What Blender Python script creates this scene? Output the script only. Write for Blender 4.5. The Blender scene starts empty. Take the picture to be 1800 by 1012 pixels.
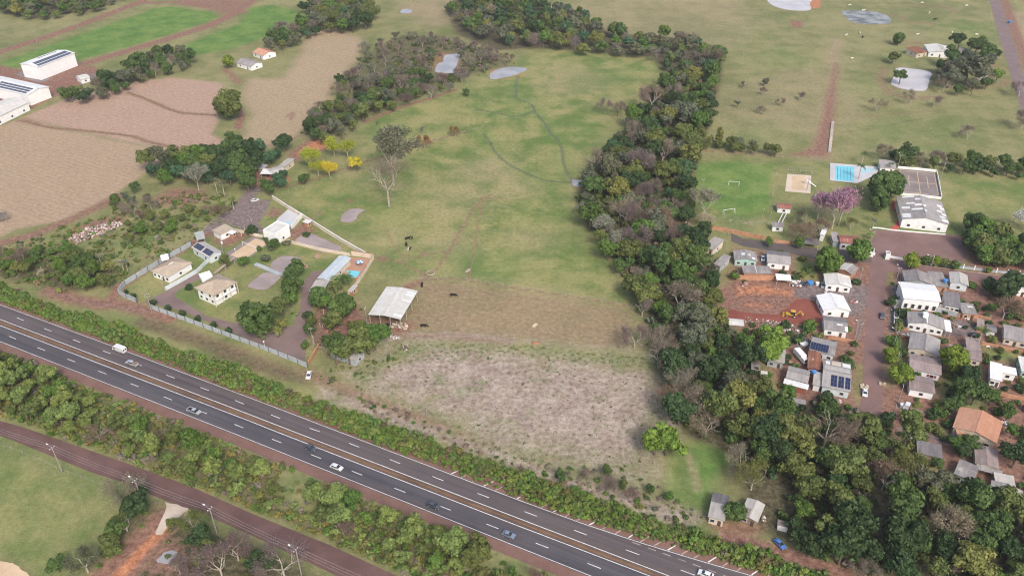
import bpy, bmesh, math, random
import numpy as np
from mathutils import Vector, Matrix

# ------------------------------------------------------------------ camera, sky, sun, exposure
scene = bpy.context.scene
COL = scene.collection
CAM_H, FPX, PITCH = 194.0, 1450.0, math.radians(34)
cam_d = bpy.data.cameras.new('camera')
cam_d.sensor_width = 36.0
cam_d.lens = 36.0 * FPX / 1800.0
cam_d.clip_start = 1.0
cam_d.clip_end = 9000.0
cam = bpy.data.objects.new('camera', cam_d)
cam.location = (0, 0, CAM_H)
cam.rotation_euler = (math.pi / 2 - PITCH, 0, 0)
COL.objects.link(cam)
scene.camera = cam

SUN_EL, SUN_AZ = math.radians(44), math.radians(160)      # azimuth clockwise from +Y
world = bpy.data.worlds.new('World')
scene.world = world
world.use_nodes = True
wn = world.node_tree
sky = wn.nodes.new('ShaderNodeTexSky')
sky.sky_type = 'NISHITA'
sky.sun_disc = False
sky.sun_elevation = SUN_EL
sky.sun_rotation = SUN_AZ
sky.air_density = 1.0
sky.dust_density = 4.0
sky.ozone_density = 0.5
bg = wn.nodes['Background']
bg.inputs['Strength'].default_value = 0.15
wn.links.new(sky.outputs[0], bg.inputs['Color'])

sun_d = bpy.data.lights.new('sun', 'SUN')
sun_d.energy = 1.6
sun_d.angle = math.radians(16)
sun_d.color = (1.0, 0.97, 0.92)
sun = bpy.data.objects.new('sun', sun_d)
sv = Vector((math.sin(SUN_AZ) * math.cos(SUN_EL), math.cos(SUN_AZ) * math.cos(SUN_EL), math.sin(SUN_EL)))
sun.rotation_euler = sv.to_track_quat('Z', 'Y').to_euler()
sun.location = (0, 0, 500)
COL.objects.link(sun)

vs = scene.view_settings
vs.view_transform = 'Standard'
vs.look = 'None'
vs.gamma = 1.0
vs.use_curve_mapping = False
vs.exposure = 0.6

scene.cycles.use_denoising = True
scene.cycles.denoising_prefilter = 'ACCURATE'
scene.cycles.filter_width = 1.15
scene.cycles.max_bounces = 6
scene.cycles.diffuse_bounces = 3
scene.cycles.volume_bounces = 0

# ------------------------------------------------------------------ helpers
rng = random.Random(7)
nrng = np.random.default_rng(11)
SP, CP = math.sin(PITCH), math.cos(PITCH)


def P(x, y, z=0.0):
    """surveyed spot of the photograph (1800 wide) -> real place on the level z"""
    u = (x - 900.0) / FPX
    v = (y - 506.0) / FPX
    t = (CAM_H - z) / (SP + v * CP)
    return Vector((u * t, (CP - v * SP) * t, z))


def tag(o, label=None, cat=None, group=None, kind=None):
    if label: o['label'] = label
    if cat: o['category'] = cat
    if group: o['group'] = group
    if kind: o['kind'] = kind
    return o


def empty(name, loc, rz=0.0, scale=1.0):
    o = bpy.data.objects.new(name, None)
    o.empty_display_size = 0.5
    o.location = loc
    o.rotation_euler = (0, 0, rz)
    if not isinstance(scale, tuple): scale = (scale,) * 3
    o.scale = scale
    COL.objects.link(o)
    return o


def obj(name, me, parent=None, loc=None, rot=None, scale=None, mat=None):
    if mat is not None and not me.materials: me.materials.append(mat)
    o = bpy.data.objects.new(name, me)
    if parent is not None: o.parent = parent
    if loc is not None: o.location = loc
    if rot is not None: o.rotation_euler = rot
    if scale is not None: o.scale = scale
    COL.objects.link(o)
    return o


def link_copy(o, parent=None):
    c = o.copy()
    COL.objects.link(c)
    c.parent = parent
    for ch in o.children:
        link_copy(ch, c)
    return c


class MB:
    """collects vertices and faces of one mesh"""
    def __init__(self):
        self.v = []; self.f = []

    def quad(self, a, b, c, d):
        i = len(self.v); self.v += [tuple(a), tuple(b), tuple(c), tuple(d)]; self.f.append((i, i + 1, i + 2, i + 3))

    def tri(self, a, b, c):
        i = len(self.v); self.v += [tuple(a), tuple(b), tuple(c)]; self.f.append((i, i + 1, i + 2))

    def hexa(self, p):
        """8 corners: bottom 0-3 ccw, top 4-7 ccw"""
        i = len(self.v); self.v += [tuple(q) for q in p]
        for f in ((3, 2, 1, 0), (4, 5, 6, 7), (0, 1, 5, 4), (1, 2, 6, 5), (2, 3, 7, 6), (3, 0, 4, 7)):
            self.f.append(tuple(i + k for k in f))

    def box(self, x0, x1, y0, y1, z0, z1):
        self.hexa([(x0, y0, z0), (x1, y0, z0), (x1, y1, z0), (x0, y1, z0),
                   (x0, y0, z1), (x1, y0, z1), (x1, y1, z1), (x0, y1, z1)])

    def bar(self, a, b, w, h=None):
        """box beam between two points"""
        h = h or w
        a = Vector(a); b = Vector(b); d = (b - a).normalized()
        up = Vector((0, 0, 1)) if abs(d.z) < .95 else Vector((0, 1, 0))
        s = d.cross(up).normalized() * (w / 2); t = s.cross(d).normalized() * (h / 2)
        self.hexa([a - s - t, a + s - t, b + s - t, b - s - t, a - s + t, a + s + t, b + s + t, b - s + t])

    def tube(self, pts, rad, n=6, cap=True):
        rings = []
        for k, p in enumerate(pts):
            p = Vector(p)
            d = (Vector(pts[min(k + 1, len(pts) - 1)]) - Vector(pts[max(k - 1, 0)])).normalized()
            up = Vector((0, 0, 1)) if abs(d.z) < .9 else Vector((1, 0, 0))
            s = d.cross(up).normalized(); t = s.cross(d)
            r = rad[k] if hasattr(rad, '__len__') else rad
            i0 = len(self.v)
            for q in range(n):
                a = 2 * math.pi * q / n
                self.v.append(tuple(p + (s * math.cos(a) + t * math.sin(a)) * r))
            rings.append(i0)
        for k in range(len(rings) - 1):
            a, b = rings[k], rings[k + 1]
            for q in range(n):
                self.f.append((a + q, a + (q + 1) % n, b + (q + 1) % n, b + q))
        if cap:
            self.f.append(tuple(rings[-1] + q for q in range(n)))
            self.f.append(tuple(rings[0] + q for q in reversed(range(n))))

    def prism(self, poly, z0, z1):
        """vertical prism over a ccw outline of (x, y)"""
        i = len(self.v); n = len(poly)
        self.v += [(p[0], p[1], z0) for p in poly] + [(p[0], p[1], z1) for p in poly]
        self.f.append(tuple(range(i + n - 1, i - 1, -1))); self.f.append(tuple(range(i + n, i + 2 * n)))
        for k in range(n):
            j = (k + 1) % n
            self.f.append((i + k, i + j, i + n + j, i + n + k))

    def extrude_y(self, prof, y0, y1):
        """outline of (x, z), swept from y0 to y1"""
        i = len(self.v); n = len(prof)
        self.v += [(p[0], y0, p[1]) for p in prof] + [(p[0], y1, p[1]) for p in prof]
        self.f.append(tuple(range(i, i + n))); self.f.append(tuple(range(i + 2 * n - 1, i + n - 1, -1)))
        for k in range(n):
            j = (k + 1) % n
            self.f.append((i + j, i + k, i + n + k, i + n + j))

    def mesh(self, name, mat=None, smooth=False):
        me = bpy.data.meshes.new(name)
        me.from_pydata(self.v, [], self.f)
        if mat: me.materials.append(mat)
        if smooth:
            me.polygons.foreach_set('use_smooth', [True] * len(me.polygons))
        me.update()
        return me

    def build(self, name, mat, parent=None, **k):
        return obj(name, self.mesh(name, mat, k.pop('smooth', False)), parent, **k)


def np_mesh(name, verts, quads, mat, tint=None):
    me = bpy.data.meshes.new(name)
    nv, nq, k = len(verts), len(quads), quads.shape[1]
    me.vertices.add(nv); me.vertices.foreach_set('co', np.ascontiguousarray(verts, np.float32).ravel())
    me.loops.add(nq * k); me.loops.foreach_set('vertex_index', np.ascontiguousarray(quads, np.int32).ravel())
    me.polygons.add(nq)
    me.polygons.foreach_set('loop_start', np.arange(0, nq * k, k, dtype=np.int32))
    if tint is not None:
        a = me.attributes.new('tint', 'FLOAT', 'POINT')
        a.data.foreach_set('value', np.ascontiguousarray(tint, np.float32))
    if mat: me.materials.append(mat)
    me.update(calc_edges=True)
    me.validate()
    return me


# ------------------------------------------------------------------ materials
class NT:
    def __init__(self, name):
        self.m = bpy.data.materials.new(name); self.m.use_nodes = True
        self.t = self.m.node_tree; self.b = self.t.nodes['Principled BSDF']
        self.b.inputs['Specular IOR Level'].default_value = 0.25
        self.b.inputs['Roughness'].default_value = 0.8

    def n(self, typ, **k):
        nd = self.t.nodes.new('ShaderNode' + typ)
        for a, v in k.items():
            if a.startswith('_'): setattr(nd, a[1:], v)
            else: self.s(nd.inputs[a.replace('__', ' ')], v)
        return nd

    def s(self, sock, v):
        if hasattr(v, 'is_output') or isinstance(v, bpy.types.NodeSocket): self.t.links.new(v, sock)
        else: sock.default_value = v

    def math(self, op, a, b=0.0, clamp=False):
        nd = self.t.nodes.new('ShaderNodeMath'); nd.operation = op; nd.use_clamp = clamp
        self.s(nd.inputs[0], a); self.s(nd.inputs[1], b); return nd.outputs[0]

    def mix(self, f, a, b, mode='MIX'):
        nd = self.t.nodes.new('ShaderNodeMix'); nd.data_type = 'RGBA'; nd.blend_type = mode
        self.s(nd.inputs[0], f)
        self.s(nd.inputs[6], a if not isinstance(a, tuple) else (*a, 1)); self.s(nd.inputs[7], b if not isinstance(b, tuple) else (*b, 1))
        return nd.outputs[2]

    def noise(self, co, scale, detail=3, rough=.55, dist=0.0):
        nd = self.n('TexNoise', Scale=scale, Detail=detail, Roughness=rough, Distortion=dist)
        if co is not None: self.t.links.new(co, nd.inputs['Vector'])
        return nd.outputs['Fac']

    def ramp(self, f, lo, hi):
        nd = self.t.nodes.new('ShaderNodeMapRange'); nd.interpolation_type = 'SMOOTHSTEP'
        self.s(nd.inputs[0], f); nd.inputs[1].default_value = lo; nd.inputs[2].default_value = hi
        return nd.outputs[0]

    def col(self, c): self.s(self.b.inputs['Base Color'], c if not isinstance(c, tuple) else (*c, 1))

    def bump(self, h, strength=.4, dist=.1):
        nd = self.n('Bump', Strength=strength, Distance=dist); self.t.links.new(h, nd.inputs['Height'])
        self.t.links.new(nd.outputs[0], self.b.inputs['Normal'])


def M_plain(name, c, rough=.8, var=.18, scale=1.2, metal=0.0, spec=.25, stain=None, detail=3):
    """plain surface with uneven tone and weathering"""
    t = NT(name)
    co = t.n('TexCoord').outputs['Object']
    a = t.noise(co, scale, detail); b = t.noise(co, scale * .17, 2)
    f = t.math('ADD', t.math('MULTIPLY', a, .6), t.math('MULTIPLY', b, .4))
    lo = tuple(x * (1 - var * 1.6) for x in c); hi = tuple(min(1, x * (1 + var * 1.2)) for x in c)
    o = t.mix(t.ramp(f, .32, .68), lo, hi)
    if stain:
        o = t.mix(t.math('MULTIPLY', t.ramp(t.noise(co, scale * .45, 5, .7), .5, .75), .7), o, stain)
    t.col(o); t.b.inputs['Roughness'].default_value = rough; t.b.inputs['Metallic'].default_value = metal
    t.b.inputs['Specular IOR Level'].default_value = spec
    return t.m


def M_roof(name, c, c2, rough=.75, corr=5.5, spec=.2, streak=.6, metal=0.0):
    """corrugated sheets laid in courses, streaked down the slope"""
    t = NT(name)
    co = t.n('TexCoord').outputs['Object']
    oi = t.n('ObjectInfo').outputs['Random']
    mp = t.n('Mapping'); t.t.links.new(co, mp.inputs['Vector'])
    mp.inputs['Scale'].default_value = (1.0, .22, .22)
    br = t.n('TexBrick', Scale=.42, _offset=.5)
    t.t.links.new(co, br.inputs['Vector'])
    br.inputs['Color1'].default_value = (.72, .72, .72, 1); br.inputs['Color2'].default_value = (1, 1, 1, 1)
    br.inputs['Mortar'].default_value = (.55, .55, .55, 1)
    br.inputs['Mortar Size'].default_value = .02; br.inputs['Bias'].default_value = .2
    s = t.noise(mp.outputs[0], 1.1, 4, .65); l = t.noise(co, .25, 3)
    f = t.math('ADD', t.math('MULTIPLY', s, streak), t.math('MULTIPLY', l, 1 - streak))
    f = t.math('ADD', f, t.math('MULTIPLY', t.math('SUBTRACT', oi, .5), .25))
    o = t.mix(t.ramp(f, .3, .7), c, c2)
    o = t.mix(.45, o, br.outputs['Color'], 'MULTIPLY')
    t.col(o); t.b.inputs['Roughness'].default_value = rough; t.b.inputs['Metallic'].default_value = metal
    t.b.inputs['Specular IOR Level'].default_value = spec
    wv = t.n('TexWave', Scale=corr * .16, _wave_type='BANDS', _bands_direction='X'); t.t.links.new(co, wv.inputs['Vector'])
    t.bump(wv.outputs['Fac'], .25, .04)
    return t.m


def M_leaf(name, rough=.6, dark=.5, spread=1.0):
    """foliage: the plant's own colour, every leaf clump a little different"""
    t = NT(name)
    oc = t.n('ObjectInfo').outputs['Color']
    at = t.n('Attribute', _attribute_name='tint').outputs['Fac']
    co = t.n('TexCoord').outputs['Object']
    hs = t.n('HueSaturation', Saturation=1.0, Fac=1.0)
    t.t.links.new(oc, hs.inputs['Color'])
    t.s(hs.inputs['Hue'], t.math('ADD', .515, t.math('MULTIPLY', at, -.03 * spread)))
    t.s(hs.inputs['Value'], t.math('ADD', dark, t.math('MULTIPLY', at, 1.5 * (1 - dark) * spread)))
    t.col(hs.outputs[0])
    t.b.inputs['Roughness'].default_value = rough
    t.b.inputs['Specular IOR Level'].default_value = .2
    tr = t.n('BsdfTranslucent'); t.t.links.new(hs.outputs[0], tr.inputs['Color'])
    mx = t.n('MixShader', Fac=.22); t.t.links.new(t.b.outputs[0], mx.inputs[1]); t.t.links.new(tr.outputs[0], mx.inputs[2])
    t.t.links.new(mx.outputs[0], t.t.nodes['Material Output'].inputs['Surface'])
    return t.m


def M_water(name, c, c2, rough=.06):
    t = NT(name)
    co = t.n('TexCoord').outputs['Object']
    t.col(t.mix(t.ramp(t.noise(co, .09, 3), .35, .65), c, c2))
    t.b.inputs['Roughness'].default_value = rough; t.b.inputs['Specular IOR Level'].default_value = .5
    t.b.inputs['IOR'].default_value = 1.33
    t.bump(t.noise(co, 1.2, 2), .03, .05)
    return t.m


def M_asphalt(name, c, c2, track=None, scale=.8):
    t = NT(name)
    co = t.n('NewGeometry').outputs['Position']
    f = t.math('ADD', t.math('MULTIPLY', t.noise(co, .12, 4, .6), .65), t.math('MULTIPLY', t.noise(co, scale * 2.2, 2), .35))
    o = t.mix(t.ramp(f, .3, .7), c, c2)
    if track:
        o = t.mix(t.math('MULTIPLY', t.ramp(t.noise(co, .035, 3, .7), .48, .7), .6), o, track)
    t.col(o); t.b.inputs['Roughness'].default_value = .85
    t.bump(t.noise(co, 3, 2), .15, .03)
    return t.m


def M_highway(name, c, c2, dust):
    """asphalt polished and dusted along the direction of travel"""
    t = NT(name)
    co = t.n('NewGeometry').outputs['Position']
    a, b = P(0, 560), P(900, 906)
    mp = t.n('Mapping'); t.t.links.new(co, mp.inputs['Vector']); mp.inputs['Rotation'].default_value = (0, 0, -math.atan2(b.y - a.y, b.x - a.x))
    mp2 = t.n('Mapping'); t.t.links.new(mp.outputs[0], mp2.inputs['Vector']); mp2.inputs['Scale'].default_value = (.012, .55, 1)
    st = t.noise(mp2.outputs[0], 1.0, 4, .6); pt = t.noise(co, .05, 4, .65); fine = t.noise(co, 1.7, 2)
    f = t.math('ADD', t.math('MULTIPLY', st, .6), t.math('ADD', t.math('MULTIPLY', pt, .25), t.math('MULTIPLY', fine, .15)))
    o = t.mix(t.ramp(f, .34, .66), c, c2)
    o = t.mix(t.math('MULTIPLY', t.ramp(t.noise(mp2.outputs[0], .6, 3, .6), .45, .7), .55), o, dust)
    t.col(o); t.b.inputs['Roughness'].default_value = .8
    return t.m


MAT = {}
MAT['hw_north'] = M_highway('far_carriageway_asphalt', (.070, .060, .064), (.118, .100, .100), (.125, .095, .088))
MAT['hw_south'] = M_highway('near_carriageway_asphalt', (.056, .052, .062), (.098, .090, .098), (.105, .088, .088))
MAT['asphalt'] = M_asphalt('asphalt', (.062, .055, .061), (.094, .083, .088), (.10, .080, .078))
MAT['asphalt_old'] = M_asphalt('asphalt_dusty', (.085, .072, .07), (.12, .098, .092), (.13, .09, .078))
MAT['shoulder'] = M_asphalt('dusty_shoulder', (.155, .085, .067), (.21, .125, .10))
MAT['median'] = M_asphalt('median_soil', (.085, .058, .047), (.15, .098, .07), (.19, .12, .075), 1.4)
MAT['service_road'] = M_asphalt('service_road_surface', (.095, .054, .049), (.150, .088, .078), (.17, .10, .087))
MAT['street'] = M_asphalt('street_paving', (.16, .098, .088), (.225, .14, .125), (.18, .125, .12))
MAT['country_road'] = M_asphalt('country_road_gravel', (.15, .11, .108), (.22, .165, .16), (.20, .125, .11), 1.2)
MAT['yard'] = M_asphalt('yard_gravel', (.14, .115, .11), (.24, .19, .175), (.22, .15, .13), 1.5)
MAT['concrete_floor'] = M_asphalt('court_concrete', (.17, .14, .135), (.27, .23, .215), (.20, .15, .13), 1.2)
MAT['deck'] = M_asphalt('pool_deck', (.42, .41, .42), (.54, .53, .53))
MAT['terracotta_floor'] = M_asphalt('terracotta_floor', (.34, .19, .13), (.46, .27, .19))
MAT['pavers'] = M_asphalt('brown_pavers', (.155, .11, .10), (.23, .165, .15), (.20, .13, .115), 1.8)
MAT['sand'] = M_asphalt('court_sand', (.47, .34, .22), (.60, .45, .30))
MAT['sand_pale'] = M_asphalt('pale_sand', (.50, .41, .32), (.60, .50, .41))
MAT['red_earth'] = M_asphalt('fresh_red_earth', (.17, .050, .038), (.26, .088, .062), (.22, .075, .05), 1.6)
MAT['sand_soil'] = M_asphalt('median_sand', (.13, .072, .045), (.24, .14, .075), (.12, .07, .05), .5)
MAT['chalk'] = M_asphalt('chalky_rubble', (.36, .29, .22), (.55, .47, .39), (.34, .24, .17), 2.0)
MAT['redpath'] = M_asphalt('red_path', (.33, .055, .05), (.46, .10, .09))
MAT['line'] = M_plain('road_paint', (.70, .69, .68), .7, .12, 2.0)
MAT['line_worn'] = M_plain('worn_road_paint', (.42, .32, .28), .8, .25, 1.2)
MAT['white'] = M_plain('white_paint', (.74, .74, .73), .6, .06, .5, stain=(.60, .57, .53))
MAT['white_clean'] = M_plain('clean_white', (.78, .78, .77), .5, .04, .5)
MAT['cream'] = M_plain('cream_render', (.58, .50, .40), .8, .10, .6, stain=(.42, .32, .24))
MAT['greywall'] = M_plain('grey_wall', (.34, .37, .38), .8, .12, .5)
MAT['paleblue'] = M_plain('pale_blue_wall', (.55, .60, .62), .8, .08, .5)
MAT['brick'] = M_plain('orange_brick', (.40, .21, .125), .85, .18, 1.4, stain=(.52, .34, .22))
MAT['redbrick'] = M_plain('brown_red_brick', (.26, .10, .065), .85, .2, 1.4, stain=(.18, .085, .06))
MAT['teal'] = M_plain('pale_teal_wall', (.36, .52, .47), .8, .08, .6)
MAT['glass'] = M_plain('dark_glass', (.03, .033, .038), .12, .1, 1, spec=.5)
MAT['frame'] = M_plain('window_frame', (.55, .53, .50), .6, .06, 1)
MAT['door'] = M_plain('brown_door', (.10, .065, .05), .7, .15, 1)
MAT['redshutter'] = M_plain('red_shutter', (.36, .055, .06), .7, .12, 1)
MAT['panel'] = M_plain('solar_cells', (.022, .032, .075), .18, .1, .8, spec=.5)
MAT['panel_far'] = M_plain('solar_cells_pale', (.085, .092, .125), .25, .1, .8, spec=.5)
MAT['alu'] = M_plain('aluminium', (.55, .55, .56), .4, .06, 1, .4)
MAT['fc'] = M_roof('fibre_cement_roof', (.215, .195, .19), (.36, .335, .32))
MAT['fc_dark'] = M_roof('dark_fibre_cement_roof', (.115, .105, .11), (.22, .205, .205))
MAT['fc_light'] = M_roof('light_fibre_cement_roof', (.34, .32, .29), (.49, .46, .425))
MAT['fc_brown'] = M_roof('brownish_fibre_cement_roof', (.20, .155, .145), (.33, .265, .25))
MAT['beige_roof'] = M_roof('beige_tile_roof', (.36, .285, .215), (.47, .385, .30), .8, 8)
MAT['white_roof'] = M_roof('white_sheet_roof', (.66, .655, .64), (.78, .775, .77), .45, 4, .3, .4)
MAT['offwhite_roof'] = M_roof('off_white_sheet_roof', (.52, .50, .46), (.66, .64, .60), .55, 4, .3)
MAT['terra_roof'] = M_roof('terracotta_tile_roof', (.42, .21, .135), (.56, .31, .205), .85, 9)
MAT['rust_roof'] = M_roof('rusty_sheet_roof', (.20, .085, .055), (.36, .185, .125), .85, 5)
MAT['red_roof'] = M_roof('red_tile_roof', (.23, .085, .07), (.34, .15, .12), .85, 9)
MAT['blue_roof'] = M_roof('pale_blue_sheet_roof', (.42, .47, .50), (.55, .60, .63), .4, 4, .35)
MAT['wood'] = M_plain('weathered_wood', (.26, .19, .14), .85, .25, 2)
MAT['pole'] = M_plain('concrete_pole', (.27, .245, .23), .8, .12, 2)
MAT['post'] = M_plain('pale_fence_post', (.36, .33, .28), .8, .15, 2)
MAT['metal'] = M_plain('dull_metal', (.20, .20, .21), .5, .15, 1, .5)
MAT['wire'] = M_plain('wire', (.36, .34, .33), .6, .05, 1)
MAT['bark'] = M_plain('bark', (.15, .115, .09), .9, .3, 2)
MAT['bark_pale'] = M_plain('pale_bark', (.42, .37, .31), .85, .25, 1.5)
MAT['twig'] = M_leaf('twigs', .85, .55, .8)
MAT['leaf'] = M_leaf('leaves')
MAT['water'] = M_water('muddy_water', (.28, .225, .21), (.35, .285, .27), .04)
MAT['water_grey'] = M_water('grey_water', (.27, .275, .285), (.35, .345, .35), .04)
MAT['water_pale'] = M_water('pale_clay_water', (.44, .41, .40), (.52, .48, .47), .05)
MAT['stream'] = M_water('stream_water', (.115, .125, .075), (.16, .165, .11))
MAT['water_dark'] = M_water('dark_pond_water', (.10, .09, .065), (.30, .29, .27))
MAT['pool'] = M_water('pool_water', (.16, .50, .60), (.20, .56, .66), .1)
MAT['pool_pale'] = M_water('pale_pool_water', (.33, .52, .55), (.40, .57, .60), .1)
MAT['blue'] = M_plain('blue_plastic', (.07, .22, .50), .45, .08, 1)
MAT['yellow'] = M_plain('machine_yellow', (.58, .36, .05), .5, .12, 1)
MAT['rubber'] = M_plain('rubber', (.025, .025, .027), .85, .1, 2)
MAT['cow_black'] = M_plain('black_hide', (.022, .018, .016), .8, .2, 2)
MAT['cow_white'] = M_plain('white_hide', (.58, .54, .47), .8, .12, 2)
MAT['red'] = M_plain('red_paint', (.42, .05, .04), .6, .12, 1)
MAT['pinkish'] = M_plain('pink_stucco', (.45, .22, .20), .8, .1, 1)
MAT['soil_heap'] = M_plain('orange_soil_heap', (.33, .12, .06), .95, .25, .6)


def carpaint(name, c, metal=.2):
    t = NT(name); t.col(c); t.b.inputs['Roughness'].default_value = .32
    t.b.inputs['Metallic'].default_value = metal; t.b.inputs['Specular IOR Level'].default_value = .5
    t.b.inputs['Coat Weight'].default_value = .4
    return t.m


for nme, c in (('white', (.74, .74, .73)), ('silver', (.42, .43, .45)), ('dark', (.075, .09, .11)), ('greyblue', (.20, .25, .32)),
               ('black', (.02, .02, .022)), ('blue', (.08, .20, .50)), ('paleblue', (.45, .55, .62))):
    MAT['car_' + nme] = carpaint('car_paint_' + nme, c)

# ------------------------------------------------------------------ ground: one sheet, its cover surveyed patch by patch
def W(pts, z=0.0):
    return np.array([P(x, y, z)[:2] for x, y in pts])


def seg_dist(X, Y, poly, closed=True):
    d = np.full(X.shape, 1e9)
    n = len(poly)
    for i in range(n if closed else n - 1):
        ax, ay = poly[i]; bx, by = poly[(i + 1) % n]
        dx, dy = bx - ax, by - ay
        L = dx * dx + dy * dy + 1e-9
        t = np.clip(((X - ax) * dx + (Y - ay) * dy) / L, 0, 1)
        d = np.minimum(d, np.hypot(X - ax - t * dx, Y - ay - t * dy))
    return d


def inside(X, Y, poly):
    c = np.zeros(X.shape, bool)
    n = len(poly)
    for i in range(n):
        ax, ay = poly[i]; bx, by = poly[(i + 1) % n]
        cond = ((ay > Y) != (by > Y))
        with np.errstate(divide='ignore', invalid='ignore'):
            xi = (bx - ax) * (Y - ay) / (by - ay) + ax
        c ^= cond & (X < xi)
    return c


STEP = 1.6
gx = np.arange(-540, 540.1, STEP); gy = np.arange(96, 860.1, STEP)
NX, NY = len(gx), len(gy)
GX, GY = np.meshgrid(gx, gy)
CH = {k: np.zeros(GX.shape, np.float32) for k in ('dirt', 'orange', 'straw', 'lush', 'fallow', 'floor', 'gravel', 'lawn')}


def blend(ch, m, sl):
    CH[ch][sl] = np.maximum(CH[ch][sl], m)


def sub(poly, pad):
    x0, y0 = poly.min(0) - pad; x1, y1 = poly.max(0) + pad
    i0, i1 = np.searchsorted(gx, [x0, x1]); j0, j1 = np.searchsorted(gy, [y0, y1])
    return (slice(j0, j1), slice(i0, i1))


def cover(ch, pts, w=1.0, soft=4.0, cut=None):
    poly = W(pts); sl = sub(poly, soft)
    X, Y = GX[sl], GY[sl]
    if X.size == 0: return
    d = seg_dist(X, Y, poly); d = np.where(inside(X, Y, poly), d, -d)
    m = np.clip(d / (2 * soft) + .5, 0, 1) * w
    blend(ch, m, sl)
    for c in (cut or ()): CH[c][sl] *= (1 - m)


def strip(ch, pts, width, w=1.0, soft=1.5, cut=None):
    poly = W(pts); sl = sub(poly, width + soft)
    X, Y = GX[sl], GY[sl]
    if X.size == 0: return
    d = width / 2 - seg_dist(X, Y, poly, False)
    m = np.clip(d / (2 * soft) + .5, 0, 1) * w
    blend(ch, m, sl)
    for c in (cut or ()): CH[c][sl] *= (1 - m)


FIELD_A = [(40, 207), (120, 172), (230, 145), (300, 137), (385, 145), (400, 158), (388, 185), (384, 215), (372, 235), (398, 252), (330, 264), (250, 255), (130, 228)]
FIELD_B = [(-60, 235), (0, 222), (45, 205), (130, 232), (250, 257), (335, 265), (398, 252), (405, 262), (330, 268), (280, 285), (245, 312), (185, 352), (110, 388), (30, 402), (0, 417), (-80, 440)]
FIELD_C = [(437, 140), (500, 137), (525, 100), (545, 55), (590, 50), (640, 72), (625, 110), (592, 140), (570, 190), (525, 242), (480, 258), (420, 256), (440, 200), (425, 165)]
CROP_A = [(-40, 128), (0, 110), (100, 75), (200, 40), (270, 15), (300, 12), (370, 22), (388, 30), (300, 60), (200, 90), (130, 108), (118, 95), (60, 108), (0, 128)]
CROP_B = [(300, 88), (360, 65), (420, 42), (440, 14), (480, 9), (540, 25), (552, 45), (470, 65), (400, 88), (340, 97)]
PASTURE = [(640, 205), (780, 160), (850, 135), (900, 125), (930, 90), (1000, 85), (1140, 95), (1165, 130), (1130, 190), (1080, 240), (1020, 300), (1010, 350), (1060, 440), (1110, 500), (1130, 560), (1120, 618), (900, 602), (690, 588), (740, 500), (660, 455), (560, 395), (490, 350), (500, 330), (600, 290), (640, 255)]
FALLOW = [(620, 650), (650, 625), (690, 600), (760, 592), (900, 604), (1140, 628), (1185, 690), (1170, 770), (1135, 840), (1060, 830), (960, 810), (860, 780), (750, 725), (640, 690)]
BROWNF = [(735, 492), (800, 488), (900, 505), (1000, 520), (1115, 540), (1125, 575), (1100, 618), (900, 600), (730, 588), (705, 570), (725, 520)]
WOOD = [(785, 8), (850, -20), (940, -20), (965, 15), (1010, 20), (1045, 40), (1075, 60), (1130, 62), (1210, 68), (1262, 95), (1270, 130), (1255, 190), (1240, 240), (1222, 300), (1212, 360), (1218, 430), (1262, 480), (1258, 550), (1310, 600), (1335, 660), (1360, 715), (1500, 735), (1590, 790), (1640, 860), (1740, 890), (1900, 930), (1900, 1060), (1500, 1010), (1330, 930), (1300, 850), (1280, 815), (1220, 780), (1190, 740), (1165, 650), (1140, 590), (1130, 540), (1110, 500), (1060, 440), (1010, 350), (1025, 305), (1080, 245), (1125, 200), (1160, 150), (1165, 125), (1145, 100), (1000, 88), (930, 85), (870, 90), (800, 60)]
SCRUB = [(540, 205), (590, 170), (605, 130), (660, 80), (700, 60), (780, 60), (860, 85), (900, 95), (905, 118), (860, 128), (820, 140), (740, 172), (640, 210), (610, 245), (560, 250), (520, 240)]
FOOTY = [(1210, 285), (1300, 282), (1370, 290), (1352, 385), (1290, 392), (1222, 375), (1208, 350)]
DIRTLOT = [(1262, 510), (1290, 492), (1360, 495), (1430, 505), (1440, 525), (1452, 560), (1430, 572), (1350, 572), (1265, 560)]
VILLAGE = [(1290, 432), (1400, 442), (1530, 450), (1560, 468), (1700, 485), (1900, 505), (1900, 930), (1780, 905), (1700, 860), (1600, 790), (1510, 735), (1380, 715), (1340, 640), (1290, 570), (1275, 480)]
CLUB = [(1215, 275), (1460, 285), (1580, 285), (1900, 320), (1900, 480), (1720, 470), (1690, 415), (1530, 405), (1470, 425), (1380, 420), (1230, 398)]
ESTATE = [(215, 512), (262, 470), (335, 428), (395, 395), (450, 352), (482, 348), (600, 420), (655, 452), (620, 512), (575, 590), (540, 645), (420, 600), (320, 562), (240, 530)]

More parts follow.
